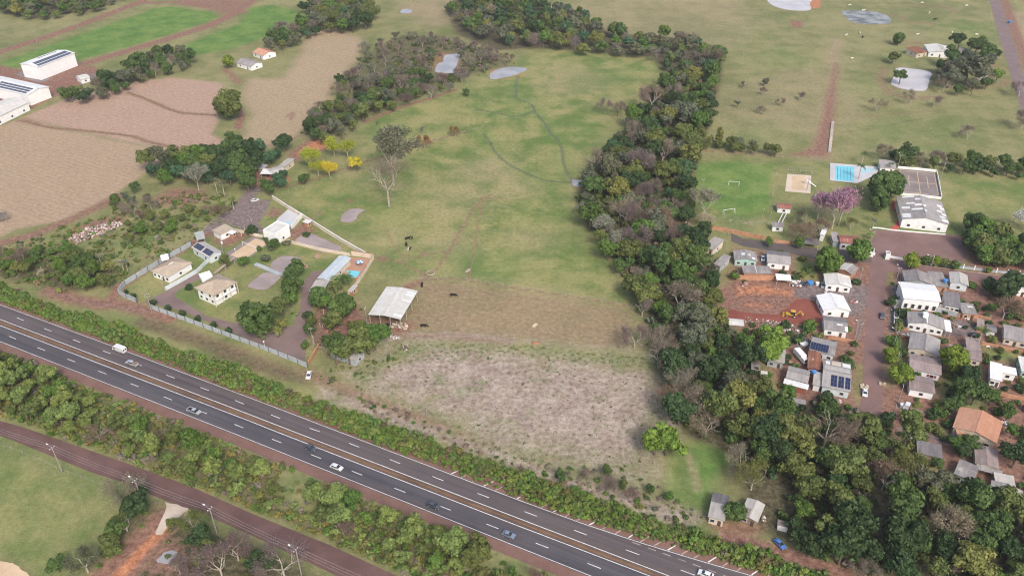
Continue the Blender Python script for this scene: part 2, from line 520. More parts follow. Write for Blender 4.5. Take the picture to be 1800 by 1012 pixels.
# broad tone of the land
cover('straw', FIELD_A, .95, 1.5); cover('straw', FIELD_B, .85, 1.5); cover('straw', FIELD_C, .85, 4); cover('lawn', FIELD_C, .45, 4); cover('lawn', FIELD_B, .25, 3)
cover('lush', CROP_A, 1, 2); cover('lush', CROP_B, 1, 3)
cover('lawn', PASTURE, .8, 10)
cover('straw', BROWNF, .55, 8)
cover('dirt', BROWNF, .46, 5)
cover('fallow', FALLOW, .9, 20)
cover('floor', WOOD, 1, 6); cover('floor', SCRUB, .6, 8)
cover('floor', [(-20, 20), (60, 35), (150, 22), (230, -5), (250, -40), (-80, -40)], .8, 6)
cover('lawn', CLUB, .45, 5)
cover('lawn', FOOTY, .82, 3)
cover('lush', [(1222, 288), (1290, 284), (1358, 292), (1350, 368), (1300, 378), (1228, 362)], .8, 2)
cover('lawn', [(1655, 305), (1900, 325), (1900, 390), (1790, 385), (1700, 372), (1668, 345)], .75, 6)
cover('dirt', VILLAGE, .8, 6); cover('lawn', ESTATE, .7, 3)
# roadside land
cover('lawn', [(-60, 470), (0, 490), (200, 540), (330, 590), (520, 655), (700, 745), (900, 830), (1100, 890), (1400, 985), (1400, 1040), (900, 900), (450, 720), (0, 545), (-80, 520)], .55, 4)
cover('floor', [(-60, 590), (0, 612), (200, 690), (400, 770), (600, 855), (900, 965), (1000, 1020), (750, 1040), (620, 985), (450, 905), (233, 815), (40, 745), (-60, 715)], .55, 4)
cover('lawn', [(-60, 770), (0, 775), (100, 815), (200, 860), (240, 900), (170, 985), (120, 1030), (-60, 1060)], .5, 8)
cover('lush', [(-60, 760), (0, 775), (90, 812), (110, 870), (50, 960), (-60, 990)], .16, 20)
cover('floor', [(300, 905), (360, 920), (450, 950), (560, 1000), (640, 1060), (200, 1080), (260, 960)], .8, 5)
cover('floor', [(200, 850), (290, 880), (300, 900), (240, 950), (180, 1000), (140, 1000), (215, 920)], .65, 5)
cover('dirt', [(282, 888), (330, 890), (290, 960), (225, 1040), (120, 1040), (200, 965)], .9, 4)
strip('orange', [(288, 930), (255, 962), (225, 995), (190, 1030)], 4, .9, 2)
cover('dirt', [(262, 950), (300, 940), (345, 970), (330, 1010), (250, 1020)], .8, 5)
# dirt roads of the north-west
for pts, w in (([(-30, 103), (0, 92), (80, 66), (150, 41), (205, 20), (245, 4), (290, -12)], 11),
               ([(100, 128), (150, 112), (200, 97), (300, 67), (370, 45), (400, 30), (430, 12), (442, 2)], 11),
               ([(245, 6), (300, 4), (370, 14), (430, 22)], 8)):
    strip('dirt', pts, w, .8, 3)
cover('dirt', [(385, 30), (440, 10), (430, -10), (330, -10), (300, 5), (380, 20)], .7, 5)
cover('dirt', [(-40, 118), (0, 114), (34, 122), (80, 134), (130, 118), (165, 115), (180, 125), (140, 150), (95, 172), (60, 190), (-40, 215)], .85, 3)
cover('gravel', [(140, 130), (165, 128), (172, 140), (140, 152)], .8, 2)
strip('dirt', [(70, 218), (45, 208), (30, 214)], 4, .6, 2)
# contour banks across the stubble
for pts in ([(38, 212), (70, 221), (100, 226), (125, 228), (160, 231), (205, 236), (235, 240), (262, 250), (300, 258), (335, 264)],
            [(225, 163), (250, 172), (272, 181), (300, 193), (322, 199), (385, 203)]):
    strip('dirt', pts, 2.6, .95, 1.2, ('straw',))
strip('dirt', [(422, 250), (460, 258), (500, 250), (525, 240)], 4, .6, 2)
strip('dirt', [(505, 205), (515, 198), (512, 210)], 3, .8, 2)
strip('dirt', [(415, 185), (424, 205), (418, 225)], 5, .9, 1.5)
strip('dirt', [(420, 145), (405, 130), (395, 122)], 7, .7, 3)
# western lane, spoil and scrub beside the estate
strip('dirt', [(-60, 440), (0, 428), (60, 412), (110, 392), (180, 360), (205, 345)], 8, .75, 3)
cover('dirt', [(110, 415), (150, 392), (200, 380), (225, 372), (215, 395), (140, 425)], .9, 3)
cover('dirt', [(262, 350), (300, 330), (360, 330), (370, 352), (320, 365), (280, 362)], .8, 5)
cover('lush', [(330, 350), (390, 345), (405, 360), (360, 385), (320, 380)], .35, 8)
for k in range(26):
    x, y, r = rng.uniform(20, 400), rng.uniform(345, 500), rng.uniform(8, 24)
    if y < 470 - .28 * x or y > 520 - .33 * (x - 180): continue
    cover(rng.choice(['lush', 'fallow', 'floor', 'dirt', 'lush']), [(x + r * math.cos(a) * (1 + .3 * math.sin(3 * a + x)), y + .5 * r * math.sin(a)) for a in np.linspace(0, 6.28, 12)[:-1]], rng.uniform(.35, .7), 5)
cover('fallow', [(190, 470), (250, 440), (300, 410), (330, 395), (300, 425), (240, 455)], .4, 8)
cover('lush', [(60, 420), (150, 440), (210, 450), (330, 385), (400, 360), (330, 375), (200, 430)], .35, 10)
cover('lawn', [(180, 470), (260, 430), (330, 400), (390, 370), (420, 345), (330, 380), (250, 410), (200, 440)], .5, 6)
cover('floor', [(-60, 455), (60, 440), (150, 435), (200, 470), (190, 505), (120, 520), (0, 495), (-60, 480)], .7, 6)
strip('dirt', [(85, 512), (130, 526), (180, 535), (215, 535), (262, 548), (300, 560)], 8, .85, 3)
strip('gravel', [(85, 512), (130, 526), (180, 535), (262, 546)], 5, .5, 3)
strip('dirt', [(195, 532), (208, 506), (250, 478), (300, 450), (352, 420), (380, 398)], 5.5, .9, 2)
strip('gravel', [(372, 402), (400, 380), (428, 356), (445, 335)], 8, .85, 2)
cover('gravel', [(428, 352), (478, 350), (470, 372), (455, 392), (470, 405), (450, 412), (400, 395), (402, 382)], .85, 2)
cover('dirt', [(462, 378), (480, 362), (500, 370), (490, 384)], .8, 3)
cover('dirt', [(372, 412), (420, 405), (445, 412), (400, 435), (378, 430)], .9, 3)
cover('dirt', [(495, 415), (530, 390), (560, 405), (540, 412), (515, 425)], .8, 3)
cover('lawn', [(545, 405), (600, 430), (580, 440), (560, 420)], .2, 3)
# verge between estate wall and hedge
cover('dirt', [(262, 548), (300, 562), (420, 605), (540, 652), (560, 672), (520, 668), (400, 620), (300, 578)], .55, 4)
cover('floor', [(290, 560), (420, 606), (540, 652), (540, 668), (400, 625), (290, 580)], .4, 4)
cover('floor', [(250, 548), (300, 564), (420, 608), (541, 654), (562, 690), (480, 668), (400, 638), (300, 600), (225, 572)], .62, 3)
cover('dirt', [(250, 548), (300, 564), (420, 608), (541, 654), (562, 690), (480, 668), (400, 638), (300, 600), (225, 572)], .38, 3)
cover('dirt', [(500, 640), (560, 650), (640, 690), (740, 725), (860, 780), (820, 770), (700, 730), (590, 690), (530, 665)], .75, 5)
cover('dirt', [(555, 525), (612, 520), (640, 545), (648, 580), (625, 612), (580, 600), (545, 605), (550, 560)], .9, 4)
cover('dirt', [(640, 552), (735, 565), (735, 580), (700, 592), (645, 585)], .85, 3)
cover('dirt', [(700, 505), (745, 488), (752, 480), (740, 500), (715, 512)], .95, 3)
strip('dirt', [(680, 590), (760, 590), (850, 597), (890, 602)], 4, .65, 3)
strip('fallow', [(690, 592), (800, 590), (900, 600)], 6, .7, 2)
# pasture: cattle tracks, worn soil, greener hollows
for pts, w in (([(745, 492), (770, 470), (790, 440), (810, 405), (830, 370), (850, 348), (865, 342)], 1.7),
               ([(748, 484), (700, 458), (660, 455)], 1.6), ([(700, 462), (740, 450), (790, 440)], 1.4),
               ([(820, 500), (832, 455), (838, 400), (850, 350)], 1.2), ([(500, 330), (560, 312), (640, 285), (700, 268), (760, 248), (820, 230)], 2.2),
               ([(735, 492), (800, 488), (900, 505), (1000, 520), (1110, 538)], 1.5), ([(900, 350), (850, 348)], 1.2),
               ([(740, 540), (700, 560)], 2), ([(700, 445), (690, 430), (678, 400)], 1.2), ([(640, 215), (700, 190), (760, 172), (800, 158)], 4)):
    strip('dirt', pts, w + .2, .72, 1.0)
for x, y, r in ((745, 447, 8), (712, 449, 7), (672, 455, 12), (755, 536, 9), (820, 478, 4), (615, 353, 8), (560, 375, 7), (545, 385, 6), (1130, 572, 8), (670, 300, 10), (1400, 43, 14), (745, 482, 6)):
    cover('dirt', [(x - r, y - r * .35), (x, y - r * .5), (x + r, y - r * .3), (x + r * .8, y + r * .4), (x - r * .6, y + r * .5)], .8, 2.5)
for x, y, r, c, w in ((690, 370, 26, 'lush', .3), (668, 230, 30, 'lush', .22), (870, 470, 60, 'lush', .24), (930, 380, 50, 'lush', .22), (590, 385, 20, 'lush', .5), (960, 320, 40, 'lawn', .7), (880, 250, 60, 'lawn', .6),
                      (1000, 470, 60, 'lush', .22), (1120, 120, 30, 'lush', .3), (1030, 230, 35, 'lush', .2), (560, 300, 50, 'lawn', .6), (1075, 430, 40, 'lush', .25), (900, 200, 40, 'lush', .2),
                      (720, 480, 45, 'lawn', .6), (470, 300, 1, 'lawn', 0), (640, 310, 50, 'straw', .22), (860, 300, 60, 'straw', .35), (790, 430, 55, 'straw', .3), (940, 420, 45, 'straw', .28), (830, 340, 40, 'straw', .35), (760, 330, 50, 'straw', .22), (700, 420, 40, 'straw', .28), (800, 360, 70, 'straw', .25), (1000, 140, 60, 'straw', .25), (900, 330, 40, 'straw', .3),
                      (1180, 20, 160, 'straw', .22), (1400, 180, 130, 'straw', .18), (1620, 300, 60, 'straw', .1), (860, 545, 40, 'dirt', .35), (770, 20, 60, 'straw', .35), (1700, 60, 60, 'lawn', .35)):
    cover(c, [(x + r * math.cos(a) * (1 + .25 * math.sin(3 * a + x)), y + .45 * r * math.sin(a)) for a in np.linspace(0, 2 * math.pi, 14)[:-1]], w, 9 if r > 25 else 5)
cover('lush', [(900, 603), (1000, 608), (1140, 628), (1150, 645), (1000, 630), (880, 612), (760, 610), (700, 640), (640, 660), (650, 635), (720, 605)], .5, 5, ('fallow',))
cover('lush', [(1180, 790), (1215, 778), (1245, 780), (1290, 800), (1262, 845), (1240, 895), (1200, 880), (1178, 865)], .85, 3, ('floor', 'fallow'))
cover('floor', [(1182, 795), (1210, 782), (1225, 850), (1238, 890), (1200, 878), (1180, 862)], .5, 3)
strip('straw', [(1210, 800), (1222, 835), (1226, 860)], 1.5, .8, 1)
cover('floor', [(960, 830), (1050, 815), (1130, 840), (1180, 870), (1240, 900), (1200, 905), (1080, 880), (980, 850)], .45, 6)
cover('fallow', [(560, 672), (700, 722), (860, 782), (1000, 835), (1180, 885), (1240, 908), (1200, 925), (1000, 862), (860, 806), (700, 750), (560, 700)], .85, 4)
cover('floor', [(600, 690), (700, 725), (860, 785), (1000, 838), (1180, 888), (1230, 910), (1190, 920), (1000, 860), (860, 803), (700, 746)], .5, 5)
GAPS = [[(490, 826), (545, 846), (562, 905), (500, 885)], [(845, 958), (1000, 1015), (960, 1040), (860, 1000), (800, 985)]]
for g in GAPS: cover('lawn', g, .95, 3, ('floor',)); cover('straw', g, .25, 6)
# north-east pasture, track and farm
cover('dirt', [(1466, 110), (1476, 112), (1471, 165), (1469, 205), (1463, 250), (1461, 277), (1380, 274), (1425, 258), (1440, 215), (1450, 170), (1459, 135)], .8, 4)
strip('floor', [(1478, 233), (1530, 227), (1600, 212), (1640, 205)], 2.5, .6, 2)
for x, y, r, w in ((1370, 100, 45, .25), (1560, 232, 60, .25), (1660, 230, 50, .22), (1700, 60, 45, .25), (1500, 150, 40, .22), (1290, 60, 50, .18), (1620, 270, 60, .2), (1340, 230, 50, .2), (1600, 95, 40, .25)):
    cover('lush', [(x + r * math.cos(a) * (1 + .3 * math.sin(3 * a + x)), y + .42 * r * math.sin(a)) for a in np.linspace(0, 6.28, 14)[:-1]], w, 10)
strip('straw', [(1472, 70), (1468, 85), (1462, 130), (1449, 205), (1440, 275)], 8, .4, 4)
strip('dirt', [(1205, 262), (1280, 268), (1400, 275), (1460, 280)], 6, .5, 3)
strip('dirt', [(1765, 0), (1782, 50), (1800, 95), (1815, 135)], 9, .8, 3)
cover('straw', [(1775, 20), (1850, 20), (1850, 140), (1800, 130)], .5, 4)
strip('dirt', [(1500, 205), (1560, 202), (1640, 195)], 3, .6, 3)
for pts in ([(1590, 150), (1560, 160), (1545, 140), (1555, 120)], [(1560, 165), (1610, 172), (1650, 170)], [(1590, 78), (1610, 75), (1650, 80)], [(1725, 150), (1765, 150), (1770, 140)], [(1740, 112), (1765, 125)],
            [(1600, 10), (1660, 12), (1680, 22)], [(1600, 38), (1640, 42)], [(1568, 25), (1590, 32)]):
    strip('dirt', pts, 8, .55, 4)
strip('orange', [(1486, 43), (1520, 48), (1568, 46)], 4, .6, 3)
cover('orange', [(1415, 20), (1445, 14), (1446, -10), (1425, -10)], .7, 3)
cover('orange', [(1345, 8), (1375, 20), (1425, 25), (1448, 15), (1450, -20), (1340, -20)], .35, 4)
strip('dirt', [(1290, 12), (1200, 15), (1150, 40), (1120, 48)], 5, .35, 3)
for cx, cy, rx, ry in ((785, 112, 30, 22), (890, 130, 40, 13), (714, 20, 16, 7)):
    cover('orange', [(cx + rx * math.cos(a), cy + ry * math.sin(a)) for a in np.linspace(0, 6.28, 16)[:-1]], .45, 3)
cover('orange', [(530, 262), (555, 245), (585, 242), (578, 258), (545, 270), (520, 272)], .95, 3)
cover('dirt', [(505, 268), (540, 245), (590, 240), (580, 262), (520, 285), (490, 290), (440, 300), (430, 330), (480, 335), (500, 310)], .8, 4)
strip('dirt', [(580, 310), (640, 298), (700, 285)], 4, .35, 3)
cover('orange', [(497, 312), (512, 308), (514, 320), (500, 324)], .7, 2)
# village earth
cover('dirt', DIRTLOT, 1, 3)
cover('orange', [(1290, 505), (1340, 500), (1400, 512), (1395, 522), (1330, 518), (1290, 520)], .85, 4)
cover('orange', [(1300, 530), (1320, 525), (1380, 535), (1350, 545), (1310, 545)], .55, 3)
cover('fallow', [(1265, 520), (1300, 522), (1360, 528), (1370, 540), (1330, 545), (1280, 540)], .7, 4)
cover('gravel', [(1395, 505), (1450, 500), (1530, 500), (1525, 540), (1500, 560), (1440, 540), (1395, 520)], .9, 3)
cover('gravel', [(1348, 440), (1330, 462), (1352, 470), (1350, 442)], .8, 2)
cover('gravel', [(1562, 500), (1590, 505), (1590, 545), (1660, 560), (1720, 565), (1722, 592), (1665, 590), (1560, 585)], .9, 2)
cover('gravel', [(1510, 540), (1526, 540), (1518, 600), (1505, 615), (1500, 580)], .6, 2)
cover('gravel', [(1580, 745), (1640, 760), (1690, 770), (1690, 790), (1640, 775), (1575, 755)], .85, 2)
cover('gravel', [(1440, 595), (1380, 590), (1375, 608), (1420, 615)], .8, 2)
for p in ([(1554, 595), (1570, 592), (1595, 602), (1595, 640), (1560, 680), (1556, 640)], [(1650, 665), (1700, 650), (1740, 690), (1720, 735), (1660, 710), (1646, 695)], [(1725, 605), (1800, 620), (1790, 640), (1730, 630)],
          [(1645, 745), (1668, 748), (1665, 765), (1640, 755)], [(1395, 452), (1440, 462), (1440, 495), (1398, 490)], [(1508, 640), (1520, 640), (1515, 720), (1500, 690)], [(1560, 470), (1570, 470), (1566, 500), (1558, 500)],
          [(1560, 458), (1640, 470), (1720, 480), (1720, 476), (1640, 465), (1570, 452)]):
    cover('lawn', p, .75, 3, ('dirt',))
cover('straw', [(1655, 690), (1700, 690), (1712, 710), (1680, 730), (1648, 705)], .5, 4)
cover('straw', [(1705, 490), (1760, 500), (1755, 520), (1710, 512)], .6, 3)
cover('fallow', [(1740, 520), (1800, 530), (1800, 560), (1745, 555)], .7, 3)
cover('orange', [(1300, 405), (1400, 425), (1400, 432), (1300, 414)], .6, 2)
cover('orange', [(1560, 690), (1580, 690), (1590, 730), (1556, 735)], .45, 3)
cover('gravel', [(1690, 345), (1800, 350), (1790, 372), (1700, 370)], .3, 8)
cover('dirt', [(1690, 435), (1900, 455), (1900, 500), (1700, 478)], .75, 3)
cover('floor', [(1500, 335), (1560, 340), (1575, 360), (1520, 370)], .4, 6)
cover('dirt', [(1240, 910), (1290, 915), (1345, 925), (1330, 945), (1250, 930)], .9, 3)
strip('dirt', [(1280, 945), (1350, 965), (1420, 985), (1480, 1005), (1560, 1040)], 6, .9, 2, ('floor', 'lawn'))
strip('fallow', [(1270, 950), (1340, 972), (1400, 995), (1440, 1015)], 5, .8, 2, ('floor', 'lawn'))
cover('fallow', [(1310, 400), (1355, 392), (1358, 385), (1300, 382), (1275, 375), (1265, 382)], .4, 4)

PONDLIST = (
        ('fish_pond', [(765, 126), (770, 112), (779, 109), (781, 98), (795, 95.5), (808, 96), (804, 112), (799, 127), (786, 129)], 'water_grey'),
        ('stock_pond', [(862, 139), (864, 127), (893, 118), (926, 121), (912, 130), (880, 138)], 'water_grey'),
        ('dugout_pond', [(704, 20), (711, 16), (724, 18), (721, 23), (707, 24)], 'water_grey'),
        ('farm_pond', [(1349, -12), (1352, 5), (1368, 14), (1396, 19), (1424, 18), (1424, 5), (1432, -12)], 'water_pale'),
        ('dark_pond', [(1480, 23), (1483, 19), (1530, 20), (1560, 28), (1567, 38), (1560, 42), (1520, 43), (1494, 37)], 'water_dark'),
        ('milky_pond', [(1576, 120), (1604, 121), (1636, 127), (1634, 140), (1628, 158), (1610, 160), (1580, 155), (1566, 147), (1571, 134)], 'water_pale'),
        ('pasture_pond', [(598, 387), (608, 372), (625, 367), (641, 369), (632, 375), (624, 387), (610, 391)], 'water'),
        ('estate_pond', [(519, 425), (535, 412), (551, 411.5), (572, 422), (600, 434), (592, 442), (570, 444), (545, 436)], 'water'),
        ('bridge_pond', [(475, 469), (489, 453), (502, 450), (518, 451), (530, 456), (521, 468), (508, 474), (497, 481)], 'water'),
        ('lower_pond', [(435, 503), (449, 490), (463, 480), (480, 481), (494, 486), (482, 498), (470, 508), (452, 508)], 'water'),
        ('sandy_pond', [(-40, 980), (0, 986), (22, 990), (40, 1003), (55, 1020), (20, 1060), (-60, 1060)], 'sand'),
        ('puddle', [(275, 985), (286, 973), (300, 967), (312, 972), (308, 984), (290, 990)], 'water_grey'),
        ('marsh_pool', [(1006, 312), (1010, 316), (1036, 318), (1034, 323), (1018, 328), (1006, 325)], 'water_grey'))
STREAMS = (([(911, 133), (908, 145), (906, 158), (906, 170), (914, 176), (926, 180), (937, 187), (939, 195), (948, 206), (960, 220), (965, 232), (975, 241), (984, 250), (990, 270), (989, 284), (996, 302), (1006, 318)], 2.2),
           ([(939, 195), (920, 203), (900, 205), (878, 200), (852, 195), (838, 190)], 2.2),
           ([(850, 235), (860, 250), (868, 264), (882, 280), (900, 292), (920, 302), (940, 311), (960, 317), (985, 321), (1006, 320)], 1.8),
           ([(330, 980), (310, 975)], 1.5))
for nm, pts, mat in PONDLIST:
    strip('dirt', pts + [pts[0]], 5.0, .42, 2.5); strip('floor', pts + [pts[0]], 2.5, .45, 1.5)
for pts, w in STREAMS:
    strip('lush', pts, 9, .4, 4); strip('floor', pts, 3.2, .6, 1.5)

# material reading those patches
t = NT('land')
co = t.n('NewGeometry').outputs['Position']
A1 = t.n('Attribute', _attribute_name='coverA'); B1 = t.n('Attribute', _attribute_name='coverB')
sa = t.n('SeparateColor'); t.t.links.new(A1.outputs['Color'], sa.inputs[0])
sb = t.n('SeparateColor'); t.t.links.new(B1.outputs['Color'], sb.inputs[0])
chan = dict(dirt=sa.outputs[0], orange=sa.outputs[1], straw=sa.outputs[2], lush=A1.outputs['Alpha'],
            fallow=sb.outputs[0], floor=sb.outputs[1], gravel=sb.outputs[2], lawn=B1.outputs['Alpha'])
nL = t.noise(co, .012, 4, .6, .4); nM = t.noise(co, .07, 5, .65); nF = t.noise(co, .55, 5, .7); nT = t.noise(co, 2.2, 3, .6)
nE = t.math('ADD', t.math('MULTIPLY', t.noise(co, .16, 5, .7), .6), t.math('MULTIPLY', nF, .4))


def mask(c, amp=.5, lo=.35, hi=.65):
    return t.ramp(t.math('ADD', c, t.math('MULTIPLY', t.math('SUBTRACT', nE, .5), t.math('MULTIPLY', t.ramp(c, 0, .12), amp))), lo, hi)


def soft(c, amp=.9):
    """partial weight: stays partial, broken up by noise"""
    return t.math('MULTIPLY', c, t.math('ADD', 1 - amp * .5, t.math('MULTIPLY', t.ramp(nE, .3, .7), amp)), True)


mm = t.math('ADD', t.math('MULTIPLY', nL, .5), t.math('MULTIPLY', nM, .5))
o = t.mix(t.ramp(mm, .36, .62), (.138, .156, .060), (.252, .230, .112))
nG = t.math('ADD', t.math('MULTIPLY', t.noise(co, .028, 5, .62, .6), .6), t.math('MULTIPLY', nM, .4))
o = t.mix(soft(chan['lawn'], .6), o, t.mix(t.ramp(nG, .40, .60), (.098, .155, .040), (.262, .245, .102)))
o = t.mix(soft(chan['lush'], .5), o, t.mix(t.ramp(nM, .3, .7), (.080, .160, .038), (.155, .230, .062)))
# stubble with drill rows
mp = t.n('Mapping'); t.t.links.new(co, mp.inputs['Vector']); mp.inputs['Rotation'].default_value = (0, 0, math.radians(-62))
wv = t.n('TexWave', Scale=.11, Distortion=5.0, Detail=4.0, _bands_direction='X'); t.t.links.new(mp.outputs[0], wv.inputs['Vector'])
wv.inputs['Detail Scale'].default_value = .6
st = t.mix(t.math('ADD', t.math('MULTIPLY', wv.outputs['Fac'], .15), t.math('ADD', t.math('MULTIPLY', nF, .45), t.math('MULTIPLY', nM, .25))), (.285, .180, .138), (.47, .338, .255))
st = t.mix(t.math('MULTIPLY', chan['lawn'], .95, True), st, t.mix(t.math('ADD', t.math('MULTIPLY', wv.outputs['Fac'], .25), t.math('MULTIPLY', nF, .5)), (.265, .215, .120), (.44, .365, .225)))
o = t.mix(soft(chan['straw'], .25), o, st)
fl = t.mix(t.ramp(t.math('ADD', t.math('MULTIPLY', nF, .35), t.math('MULTIPLY', t.noise(co, .13, 6, .75), .65)), .34, .66), (.225, .165, .138), (.40, .335, .275))
fl = t.mix(t.math('MULTIPLY', t.ramp(t.noise(co, .06, 6, .8), .52, .68), .8), fl, (.16, .185, .075))
o = t.mix(mask(chan['fallow'], 1.3, .12, .88), o, fl)
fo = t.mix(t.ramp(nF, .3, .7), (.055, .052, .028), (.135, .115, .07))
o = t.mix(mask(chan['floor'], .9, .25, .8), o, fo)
di = t.mix(t.ramp(nF, .25, .75), (.165, .085, .062), (.28, .165, .125))
o = t.mix(mask(chan['dirt'], .6, .15, .85), o, di)
og = t.mix(t.ramp(nF, .25, .75), (.33, .125, .065), (.47, .225, .125))
o = t.mix(mask(chan['orange'], .8, .3, .75), o, og)
gr = t.mix(t.ramp(nF, .25, .75), (.135, .105, .10), (.235, .185, .17))
o = t.mix(mask(chan['gravel'], .5, .3, .7), o, gr)
# grain: tussocks, droppings, bare specks
gv = t.math('ADD', .18, t.math('MULTIPLY', t.math('ADD', t.math('MULTIPLY', nT, .4), t.math('MULTIPLY', nF, .6)), 1.64))
cc = t.n('CombineColor'); [t.t.links.new(gv, cc.inputs[i]) for i in range(3)]
o = t.mix(1.0, o, cc.outputs[0], 'MULTIPLY')
t.col(o); t.b.inputs['Roughness'].default_value = .95; t.b.inputs['Specular IOR Level'].default_value = .1
t.bump(t.math('ADD', nF, t.math('MULTIPLY', nT, .6)), .5, .35)
MAT['land'] = t.m

# the sheet, split along field borders so that every field is its own piece
cxm = (GX[:-1, :-1] + GX[1:, 1:]) / 2; cym = (GY[:-1, :-1] + GY[1:, 1:]) / 2
reg = np.zeros(cxm.shape, np.int32)
REG = [('ground', None), ('pasture', PASTURE), ('harvested_field', FIELD_A), ('stubble_field', FIELD_B), ('mown_field', FIELD_C), ('crop_field', CROP_A), ('green_crop_field', CROP_B),
       ('fallow_field', FALLOW), ('woodland_floor', WOOD), ('football_pitch', FOOTY), ('bare_earth_lot', DIRTLOT)]
for i, (nm, pl) in enumerate(REG):
    if pl: reg[inside(cxm, cym, W(pl))] = i
reg = np.where(np.abs(cxm) > .72 * cym + 90, 0, reg)
zz = np.zeros(GX.shape)
idx = np.arange(NX * NY).reshape(NY, NX)
quads_all = np.stack([idx[:-1, :-1], idx[:-1, 1:], idx[1:, 1:], idx[1:, :-1]], -1).reshape(-1, 4)
V_all = np.stack([GX, GY, zz], -1).reshape(-1, 3)
CA = np.stack([CH[k] for k in ('dirt', 'orange', 'straw', 'lush')], -1).reshape(-1, 4)
CB = np.stack([CH[k] for k in ('fallow', 'floor', 'gravel', 'lawn')], -1).reshape(-1, 4)
rf = reg.ravel()
for i, (nm, pl) in enumerate(REG):
    q = quads_all[(rf == i) & (np.abs(cxm) < .66 * cym + 70).ravel()]
    used, inv = np.unique(q, return_inverse=True)
    vv = V_all[used]; qq = inv.reshape(-1, 4); ca, cb = CA[used], CB[used]
    if i == 0:                      # carry the sheet on to the horizon
        R = 6000.0; n0 = len(vv)
        vv = np.vstack([vv, [(-R, -R, -.03), (R, -R, -.03), (R, R, -.03), (-R, R, -.03)]])
        qq = np.vstack([qq, n0 + np.array([(0, 1, 2, 3)])])
        ca = np.vstack([ca, np.zeros((4, 4))]); cb = np.vstack([cb, np.zeros((4, 4))])
    me = np_mesh(nm, vv, qq, MAT['land'])
    for an, arr in (('coverA', ca), ('coverB', cb)):
        at = me.attributes.new(an, 'FLOAT_COLOR', 'POINT'); at.data.foreach_set('color', np.ascontiguousarray(arr, np.float32).ravel())
    tag(obj(nm, me), kind='structure')


# ------------------------------------------------------------------ sheets laid on the land
def smooth_poly(pts, n=5, jit=0.0):
    out = []; N = len(pts)
    for i in range(N):
        p0, p1, p2, p3 = [Vector(pts[(i + k - 1) % N][:2]) for k in range(4)]
        for k in range(n):
            s = k / n
            q = .5 * ((2 * p1) + (p2 - p0) * s + (2 * p0 - 5 * p1 + 4 * p2 - p3) * s * s + (3 * p1 - p0 - 3 * p2 + p3) * s ** 3)
            out.append((q.x + rng.uniform(-jit, jit), q.y + rng.uniform(-jit, jit)))
    return out


def area2(p):
    return sum(p[i][0] * p[(i + 1) % len(p)][1] - p[(i + 1) % len(p)][0] * p[i][1] for i in range(len(p)))


def sheet(name, pts, z, mat, label=None, cat=None, kind='structure', smooth=0, jit=0.0, parent=None):
    p = [tuple(P(x, y)[:2]) for x, y in pts]
    if smooth: p = smooth_poly(p, smooth, jit)
    if area2(p) < 0: p.reverse()
    bm = bmesh.new()
    f = bm.faces.new([bm.verts.new((a, b, z)) for a, b in p])
    bm.normal_update()
    bmesh.ops.triangulate(bm, faces=[f])
    me = bpy.data.meshes.new(name); bm.to_mesh(me); bm.free(); me.materials.append(mat)
    o = obj(name, me, parent)
    if parent is None: tag(o, label, cat, None, kind)
    return o


def resample(pts, step):
    P2 = [Vector(p[:2]) for p in pts]
    L = [0]
    for a, b in zip(P2, P2[1:]): L.append(L[-1] + (b - a).length)
    n = max(2, int(L[-1] / step) + 1)
    out = []
    for k in range(n):
        s = L[-1] * k / (n - 1)
        i = max(j for j in range(len(L)) if L[j] <= s + 1e-9); i = min(i, len(P2) - 2)
        f = (s - L[i]) / max(1e-9, L[i + 1] - L[i])
        out.append(P2[i].lerp(P2[i + 1], f))
    return out, L[-1]


def ribbon_between(name, pa, pb, z, mat, n=60, parent=None):
    def at_n(pts):
        pts = [P(x, y) for x, y in pts]
        o, L = resample(pts, 1e9)
        r, L = resample(pts, (sum((Vector(b[:2]) - Vector(a[:2])).length for a, b in zip(pts, pts[1:]))) / (n - 1) * .9999)
        return r
    a, b = at_n(pa), at_n(pb)
    m = MB(); k = min(len(a), len(b))
    for i in range(k):
        m.v += [(a[i].x, a[i].y, z), (b[i].x, b[i].y, z)]
    for i in range(k - 1):
        m.f.append((2 * i + 1, 2 * i + 3, 2 * i + 2, 2 * i))
    o = m.build(name, mat, parent)
    if parent is None: tag(o, kind='structure')
    return o


def ribbon(mb, pts, w, z):
    """flat band along world points"""
    n = len(pts)
    pts = [Vector((p[0], p[1])) for p in pts]
    i0 = len(mb.v)
    for i in range(n):
        d = (pts[min(i + 1, n - 1)] - pts[max(i - 1, 0)]).normalized(); s = Vector((-d.y, d.x)) * w / 2
        mb.v += [(pts[i].x - s.x, pts[i].y - s.y, z), (pts[i].x + s.x, pts[i].y + s.y, z)]
    for i in range(n - 1):
        a = i0 + 2 * i
        mb.f.append((a, a + 2, a + 3, a + 1))


# highway
N_EDGE = [(-220, 455), (0, 535.5), (193, 606.5), (450, 703), (572, 749.5), (900, 874), (1024, 919.5), (1122, 952), (1220, 982), (1317, 1010), (1560, 1080)]
S_EDGE = [(-220, 514), (0, 600), (406, 759.5), (450, 777), (900, 956.5), (1040, 1012), (1260, 1100)]
N_IN = [(-220, 480), (0, 561), (450, 732.5), (491, 748.5), (900, 906), (1177, 1012), (1400, 1098)]
S_IN = [(-220, 487), (0, 572), (450, 744), (462, 749), (900, 919.5), (1138, 1010), (1350, 1092)]


def shift(px, dist):
    """parallel line, moved dist metres to the left of travel (north-west first)"""
    w = [P(x, y) for x, y in px]; out = []
    for i in range(len(w)):
        d = (w[min(i + 1, len(w) - 1)] - w[max(i - 1, 0)]); d.z = 0; d.normalize()
        out.append(w[i] + Vector((-d.y, d.x, 0)) * dist)
    return out


